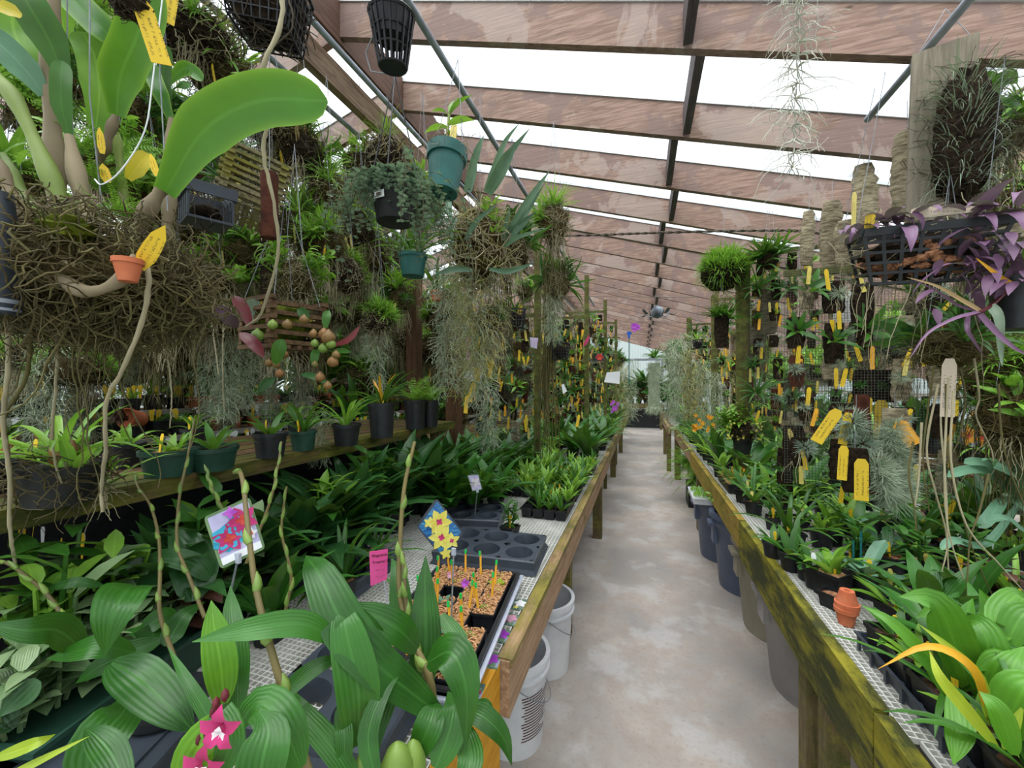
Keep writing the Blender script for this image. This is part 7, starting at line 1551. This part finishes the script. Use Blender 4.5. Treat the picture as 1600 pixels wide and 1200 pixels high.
# ---- right bench pots, nearest first; base pixel -> position on the bench
def rpot(label, x, y, kd, fo, so_='peat', tg='tag', s=1, fs=1, **k):
    p = onZ(x, y, BZ); return potted(label, p+Vector((.0, 0, 0)), kd, fo, so_, tg, sc_=s, fs=fs, **k)
rb = [(1208, 870, 'r8:black', 'broad_small', 'peat', 'tag', .85, 1.0, 'black pot with a yellow tag, farthest of the edge row'),
 (1237, 890, 'r4:black', 'broad_small', 'peat', None, 1.2, 1.0, 'black pot with a hanging yellowed leaf'), (1262, 905, 'r8:black', 'slipper', 'peat', 'white_label', .8, .8, 'black pot with a white label at the bench edge'),
 (1300, 930, 'sl:black', 'broad_lime', 'spag', 'tag', 1.0, .9, 'square black pot topped with tan moss at the bench edge'), (1262, 925, 'r4:black', 'broad_small', 'peat', 'white_label', 1.1, 1.0, 'small black pot with a grey label and one pale leaf') if False else (1275, 918, 'r4:black', 'broad_small', 'peat', 'white_label', 1.1, 1.0, 'small black pot with a grey label and pale leaf'),
 (1300, 948, 's:black', 'roots', 'chips', None, .8, .4, 'tiny square black pot beside the clay pots'), (1352, 930, 'r8:black', 'slipper', 'peat', 'tag', 1, 1.1, 'black pot with mottled leaves and teal canes'),
 (1388, 905, 'r12:black', 'slipper', 'chips', 'tag', .9, 1.1, 'broad black pan with light mottled rosette'), (1420, 900, 'r12:black', 'broad_small_lt', 'chips', 'tag', .8, 1.0, 'dark pan with lime slipper seedlings'),
 (1340, 860, 'r8:black', 'broad_mid', 'chips', 'tag', 1, .8, 'black pot with upright fresh leaves, third row'), (1300, 850, 'r8:black', 'broad_lime', 'chips', 'tag', 1, 1.1, 'pot with fan of yellow-green leaves near the edge row'),
 (1440, 860, 'r12:black', 'broad_mid', 'moss', 'tag', .9, .9, 'mossy black pan with a plump-bulbed orchid'), (1490, 880, 'r12:black', 'strap_mid', 'chips', 'white_label', .8, .6, 'square-looking pan of red bark with thin stems'), (1560, 870, 'r12:black', 'broad_dark', 'peat', 'tag', 1, 1, 'large black pot with a big yellow tag at right'),
 (1395, 975, 's:black', 'broad_small_lt', 'peat', 'tag', 1, 1.1, 'square pot with lime leaves in the rear of the near right tray'), (1560, 960, 'r12:black', 'jewel', 'peat', 'tag', .8, 1.2, 'pot with a spotted begonia-like leaf at right'),
 (1480, 840, 'r8:black', 'strap_mid', 'peat', None, 1.1, 1.2, 'strap-leaf pot below the hanging roots'), (1530, 820, 'r12:black', 'broad_mid', 'peat', None, 1, 1.2, 'orchid pot under the orange flower card'), (1580, 800, 'r12:black', 'strap_pale', 'peat', 'tag', 1, 1.1, 'pale striped-leaf pot at the right edge'), (1550, 780, 'r12:black', 'strap_pale', 'peat', None, 1, 1.0, 'pale broad-strap orchid left of the right-edge pot')]
for (x, y, kd, fo, so_, tg, s, fs, lb) in rb: rpot(lb, x, y, kd, fo, so_, tg, s, fs)
t = thing('clay_pot_stack', 'two small orange clay pots, one upturned on the other, right bench edge', 'pots', onZ(1322, 975, BZ))
m = MB(); m.lathe([(.019, .0), (.026, .038), (.030, .038), (.030, .05), (.024, .05)], 24); part('lower_pot', m, 'terra', t); m = MB(); m.lathe([(.031, .051), (.031, .064), (.027, .064), (.018, .10), (.007, .10), (.006, .095)], 24, (.004, .004, 0)); part('upturned_pot', m, 'terra', t)
for k, (x, y) in enumerate(((1338, 925), (1350, 930))): m = MB(); m.tube([(0, 0, 0), (.0, 0, .14-.04*(1-k))], .003, 6); solo('support_stake', m, 'teal_stake', ['shorter teal support cane in the mottled-leaf pot', 'taller teal support cane in the mottled-leaf pot'][k], 'stake', onZ(x, y, BZ)+Vector((0, .02, .07)))
# trays near right
A = onZ(1320, 985, BZ+.05); B2 = onZ(1420, 1120, BZ+.05)
def opentray(label, loc, w_, d_, h, mat, rz=0):
    t = thing('seed_tray', label, 'tray', loc, rz); m = MB()
    for (k, z) in ((.93, .003), (1, h-.006), (1.05, h-.005), (1.05, h), (1.0, h), (.92, .008)):
        for x, y in ((-1, -1), (1, -1), (1, 1), (-1, 1)): m.vert((x*w_/2*k, y*d_/2*(1-(1-k)*.5), z))
    for j in range(5):
        for k in range(4): a = j*4+k; b_ = j*4+(k+1) % 4; m.face(a, b_, b_+4, a+4)
    m.face(3, 2, 1, 0); m.face(20, 21, 22, 23); part('shell', m, mat, t, None, False)
    n_ = int(d_/.06)
    for s in (-1, 1):
        for i in range(n_+1): m = MB(); m.box((s*w_/2*.985, -d_/2+i*d_/n_, h/2), (.006, .01, h*.9)); part('rib', m, mat, t, None, False)
    return t
opentray('black ribbed tray of square orchid pots beside the right bench lattice', (.69, 1.06, BZ), .27, .50, .05, 'slate', .0)
for iy in range(5):
    for ix in range(3):
        fo = R.choice(['slipper', 'broad_small', 'broad_small_lt', 'strap_mid', 'broad_mid'])
        potted('square black pot in the near right tray, %s from the aisle, row %s' % (ORD[ix], ORD[iy]), (.605+ix*.086, .875+iy*.092, BZ+.01), 'sl:black', fo, 'peat', 'tag', fs=.8 if fo != 'broad_mid' else .65, rz=rr(-.1, .1))
opentray('slate tray cut off by the bottom edge at right', (.70, .56, BZ), .27, .46, .05, 'slate')
for iy in range(4):
    for ix in range(3):
        potted('square pot in the slate tray at bottom right, %s from the aisle, row %s' % (ORD[ix], ORD[iy]), (.615+ix*.085, .41+iy*.1, BZ+.01), 'sl:black', R.choice(['slipper', 'broad_small', 'broad_lime', 'strap_light']), 'peat', 'tag', fs=.8, rz=rr(-.1, .1))
# hero broad-leaf plant bottom right with orange leaf
h4 = Hero('broadleaf_orchid', 'large bright green orchid at bottom right with one orange and one yellow leaf', 'orchid', (1.05, .80, BZ))
h4.leaves([([(1515, 1080, .80), (1490, 1000, .78), (1460, 940, .78), (1405, 932, .80)], 52), ([(1530, 1090, .80), (1500, 1010, .82), (1470, 955, .84), (1430, 965, .86)], 34), ([(1530, 1090, .78), (1545, 1020, .76), (1530, 975, .78), (1502, 968, .82)], 44),
 ([(1520, 1060, .86), (1500, 1000, .88), (1510, 960, .9), (1520, 935, .94)], 26), ([(1560, 1110, .74), (1580, 1050, .72), (1600, 1010, .74)], 44), ([(1570, 1150, .68), (1600, 1080, .66), (1640, 1070, .66)], 60),
 ([(1490, 1080, .74), (1500, 1130, .70), (1495, 1165, .68), (1490, 1195, .66)], 34), ([(1480, 1090, .76), (1440, 1020, .74), (1390, 970, .76), (1345, 945, .80)], 20), ([(1570, 1000, .8), (1565, 960, .84), (1590, 930, .86), (1610, 940, .88)], 36), ([(1545, 1000, .9), (1550, 960, .92), (1530, 920, .94)], 30),
 ([(1470, 1060, .74), (1430, 1020, .74), (1400, 1000, .76)], 16), ([(1500, 1000, .9), (1460, 950, .92), (1420, 930, .94)], 26), ([(1585, 1180, .62), (1560, 1110, .62), (1530, 1080, .64)], 30), ([(1600, 1060, .72), (1560, 1030, .74), (1520, 1050, .76)], 30), ([(1570, 1010, .8), (1600, 960, .8), (1630, 960, .8)], 40)], 'leaf_bright')
h4.leaves([([(1545, 1130, .70), (1530, 1060, .68), (1480, 1010, .68), (1435, 975, .70)], 15), ([(1568, 1170, .66), (1600, 1100, .66)], 14)], 'leaf_lime', 'striped_leaf', 'green leaf turning yellow')
h4.leaves([([(1545, 1120, .70), (1520, 1045, .67), (1450, 1010, .68), (1372, 1045, .70)], 13)], 'leaf_orange', 'ageing_leaf', 'orange ageing leaf')
h4.leaves([([(1560, 1170, .66), (1510, 1110, .66), (1470, 1060, .66), (1452, 1016, .68)], 20)], 'leaf_lime', 'striped_leaf', 'yellow-green leaf')
m = MB(); m.lathe([(.05, 0), (.06, .09), (.066, .09), (.066, .1), (.056, .1)], 20); part('pot', m, 'black', h4.t)
# lots of generic pots on the right bench
cnt = 0
for iy in range(24):
    for ix in range(6):
        y = 1.32+iy*.235+(ix % 2)*.07; x = XR+.10+ix*.16+rr(-.02, .02)
        if y > 6.8: continue
        if y < 1.95 and ix < 2 and y > 1.3 and ix == 0: continue
        fo = R.choice(['broad_small', 'broad_mid', 'slipper', 'strap_mid', 'broad_lime', 'broad_small_lt', 'stem', 'strap_light'])
        if y > 4.0 and ix < 3: fo = R.choice(['strap_pale', 'strap_mid', 'strap_light', 'broad_mid'])
        dsc = {'broad_small': 'small-leaved orchid', 'broad_mid': 'pleated-leaf orchid', 'slipper': 'mottled slipper orchid', 'strap_mid': 'strap-leaf orchid', 'broad_lime': 'bright green orchid', 'broad_small_lt': 'lime seedling orchid', 'stem': 'leafy-stemmed plant', 'strap_light': 'light strap-leaf plant', 'strap_pale': 'pale arching grassy orchid'}[fo]
        potted('%s, right bench, %s from the aisle, %s row' % (dsc, ORD[ix], ORD[iy]), (x, y+rr(-.03, .03), BZ), R.choice(['r8:black', 'sl:black', 'r8:black', 's:black']), fo, R.choice(['peat', 'chips']), R.choice(['tag', 'tag', 'tag_old', None, 'white_label']), fs=rr(.8, 1.1) if y < 2.7 else rr(1.1, 1.5))
# special ones on the right bench further on
t = clump('orange-flowered bushy orchid mounted in a dark basket on the right bench', onZ(1165, 700, BZ+.0)+Vector((0, 0, .17)) if False else P(1160, 672, 3.05), .10, .09, .08, 'cork_dark', (('stem_lt', 12, 1.1), ('broad_small_lt', 8, 1.0)), None, None, name='flowering_orchid', cat='orchid', wires=False)
m = MB()
for i in range(60): f_flower(m, (rr(-.12, .12), rr(-.12, .0), rr(-.08, .12)), .010, 4, (rr(-.5, .5), -1, 0))
part('flowers', m, 'petal_yellow', t, 'small yellow flowers').__setitem__('kind', 'stuff'); m = MB(); m.lathe([(.05, -.2), (.07, -.06), (.075, -.06)], 16); part('pot', m, 'blackrough', t)
t = thing('orchid_spray', 'spray of orange orchid flowers over the right bench', 'flower', P(1100, 655, 4.0)); m = MB()
for i in range(22): f_flower(m, (rr(-.11, .09), rr(-.04, .04), rr(-.12, .05)), .022, 5, (rr(-.5, .5), -1, .1))
part('petals', m, 'petal_orange', t); m = MB(); m.tube([(0, 0, 0), (.02, 0, -.2), (.03, .02, -.45)], .003, 5); part('stem', m, 'cane_green', t)
t = thing('orchid_spray', 'small purple orchid flowers at the left bench end', 'flower', P(961, 637, 5.2)); m = MB()
for i in range(12): f_flower(m, (rr(-.06, .06), rr(-.04, .04), rr(-.08, .08)), .025, 5, (rr(-.5, .5), -1, .1))
part('petals', m, 'violet', t)
tr_, cells = celltray('black tray of amber-tagged mini pots on the right bench', (.66, 3.1, BZ), 4, 6, .062, .055)
for c_, (a, b_) in enumerate(cells):
    o = thing('seedling_plug', 'amber-tagged mini pot, %s from the aisle, row %s of its right tray' % (ORD[c_ % 4], ORD[c_//4]), 'seedling', (.66+a, 3.1+b_, BZ+.012)); part('pot', pm, None, o); s = part('moss_fill', sg, None, o); s.location = (0, 0, .046)
    g_ = part('plant_tag', tag_mesh(.014, .06, 'tag_orange', .1), None, o); g_.location = (0, 0, .045)
    if R.random() < .5: f = part('foliage', fol('seedling'), None, o); f.location = (0, 0, .05)
# maidenhair fern under the right bench, tray of moss on the first bin
t = thing('potted_fern', 'bushy bright maidenhair fern spilling out from under the right bench', 'fern', (.60, 5.4, .3), scale=1.25); m = MB(); g_round(m, .1, .16); o_ = part('pot', m, 'black', t); o_.location = (.05, 0, -.12) if False else (.08, 0, .0); t.location.z = .30
m = MB(); m.box((.08, 0, -.16), (.26, .26, .28)); part('crate_block', m, 'blackrough', t, None, False)
for i in range(5): f = part('foliage', fol('fern_maiden'), None, t); f.location = (rr(-.04, .06), rr(-.2, .2), rr(.02, .18)); f.scale = (rr(.8, 1.1),)*3; f.rotation_euler = (0, -.2, rr(0, 6))
m = MB(); t = opentray('white rectangular tray of bright green moss on the farthest blue-grey bin', (.50, 3.62, .545), .22, .38, .05, 'white_plastic'); m = MB(); f_fine(m, 700, .03, .008, .01, .05, (.3, 1.5), (0, .6), 2, 'oval')
for i in range(len(m.v)): x, y, z = m.v[i]; m.v[i] = (x+((i//6*37) % 100-50)/50*.1, y+((i//6*61) % 100-50)/50*.16, z)
part('moss_plants', m, 'leaf_light', t)
for k, (x, y, lb) in enumerate(((.69, 3.28, 'leafy rooted plant growing on the second blue-grey bin'), (.74, 2.86, 'variegated sprig plant resting over the tan bin'))): 
    clump(lb, (x-.06, y, .60), .09, .09, .05, 'moss', (('stem_vein', 5, 1), ('stem_lt', 4, 1)), None, None, name='trailing_plant', cat='plant', wires=False)
# right rear shelves and beyond
for j, (x, z) in enumerate(((1.95, 1.0), (2.2, 1.0))):
    for i in range(30):
        y = .6+i*.27 if i < 11 else 3.7+(i-11)*.27
        potted('leafy pot on the rear right shelf, %s row, %s from the camera' % (('front', 'back')[j], ORD[i]), (x+rr(-.04, .04), y, z), R.choice(['r12:black', 'r6:black']), R.choice(['broad_mid', 'strap_pale', 'broad_dark', 'strap_light', 'stem']), 'peat', R.choice(['tag', None, 'white_label']), fs=rr(1.1, 1.6))
for i in range(26):
    p = Vector((2.6+rr(-.3, .9), 2.2+i*.45, rr(1.45, 2.0))); clump('leafy hanging plant in the next right bay, %s along from the camera' % ORD[i], p, .16, .16, .15, 'fiber', (('strap_light', 5, 1.6), ('broad_lime', 4, 1.5), ('tuft', 4, 2)), (('roots', 4, 1.5), ('moss_col', 1, .8) if i % 3 == 0 else ('roots', 1, 1)), (60, .1, .0014, 'root'), name='hanging_plant', hang=.3)
for i in range(9):
    p = Vector((3.35+rr(-.1, .1), 3.3+i*1.2, 0)); potted('floor-standing leafy tub in the next right bay, %s from the camera' % ORD[i], p, 'nursery:black', 'broad_mid', 'peat', None, sc_=3.0, two='strap_light', name='potted_shrub', cat='plant')
# hanging rows along the bench centre lines, middle distance
for i in range(16):
    p = Vector((-1.25+rr(-.3, .3), 3.2+i*.6, rr(1.9, 2.6))); clump('rooty epiphyte hanging over the left bench, %s along from the camera' % ORD[i], p, .08, .08, .09, 'fiber', kinds[i % 6], (('roots_long' if i % 2 else 'roots', 3, 1),), (60, .1, .0014, 'root'), name='hanging_clump', hang=.4)
for i in range(16):
    p = Vector((1.15+rr(-.3, .35), 3.8+i*.55, rr(1.55, 2.35))); clump('rooty epiphyte hanging over the right bench, %s along from the camera' % ORD[i], p, .08, .08, .09, 'fiber', kinds[(i+2) % 6], (('roots_long' if i % 2 else 'roots', 3, 1),), (60, .1, .0014, 'root_olive'), name='hanging_clump', hang=.3)
# far end bench plants
for i in range(9):
    potted('big-leaved plant on the far cross bench, %s from the left' % ORD[i], (-1.6+i*.25, 14.4, .83), 'r12:black', 'broad_mid', 'peat', None, sc_=1.4, fs=1.7, two='broad_dark', cat='plant', name='potted_plant')
for i in range(9):
    potted('leafy pot on the bench beyond the right bench end, %s row' % ORD[i], (.75+(i % 2)*.3, 7.45+i*.45, BZ-.02), 'r12:black', R.choice(['broad_mid', 'strap_mid']), 'peat', None, fs=1.5, two='strap_light')
clump('big-leaved dark foliage hanging over the far end of the aisle', P(1010, 615, 10), .2, .2, .15, 'fiber', (('broad_mid', 8, 2.4),), None, None, name='hanging_plant')

h5 = Hero('strap_orchid', 'orchid with wide pale silvery straps fanning at the right edge, behind the hanging roots', 'orchid', (1.42, 1.55, 1.0))
h5.leaves([([(1575, 770, 1.6), (1540, 738, 1.5), (1510, 735, 1.48), (1480, 745, 1.46)], 15), ([(1570, 765, 1.6), (1545, 730, 1.52), (1525, 722, 1.5), (1506, 724, 1.5)], 14), ([(1570, 765, 1.6), (1585, 740, 1.5), (1550, 722, 1.45), (1548, 715, 1.4)], 16),
 ([(1580, 770, 1.6), (1600, 735, 1.5), (1640, 740, 1.45)], 22), ([(1570, 775, 1.6), (1560, 790, 1.5), (1545, 810, 1.45), (1530, 825, 1.45)], 16), ([(1585, 775, 1.6), (1590, 720, 1.55), (1600, 690, 1.5)], 20), ([(1575, 780, 1.6), (1605, 790, 1.5), (1640, 830, 1.45)], 18),
 ([(1590, 790, 1.55), (1540, 850, 1.4), (1490, 845, 1.36), (1470, 860, 1.34)], 12), ([(1600, 830, 1.4), (1570, 810, 1.35), (1540, 815, 1.3)], 12)], 'leaf_blue', cols=5, fold=.35, shape='blunt', base=.6)
m = MB(); m.lathe([(.06, 0), (.075, .1), (.08, .1), (.08, .115), (.07, .115)], 20); part('pot', m, 'black', h5.t)
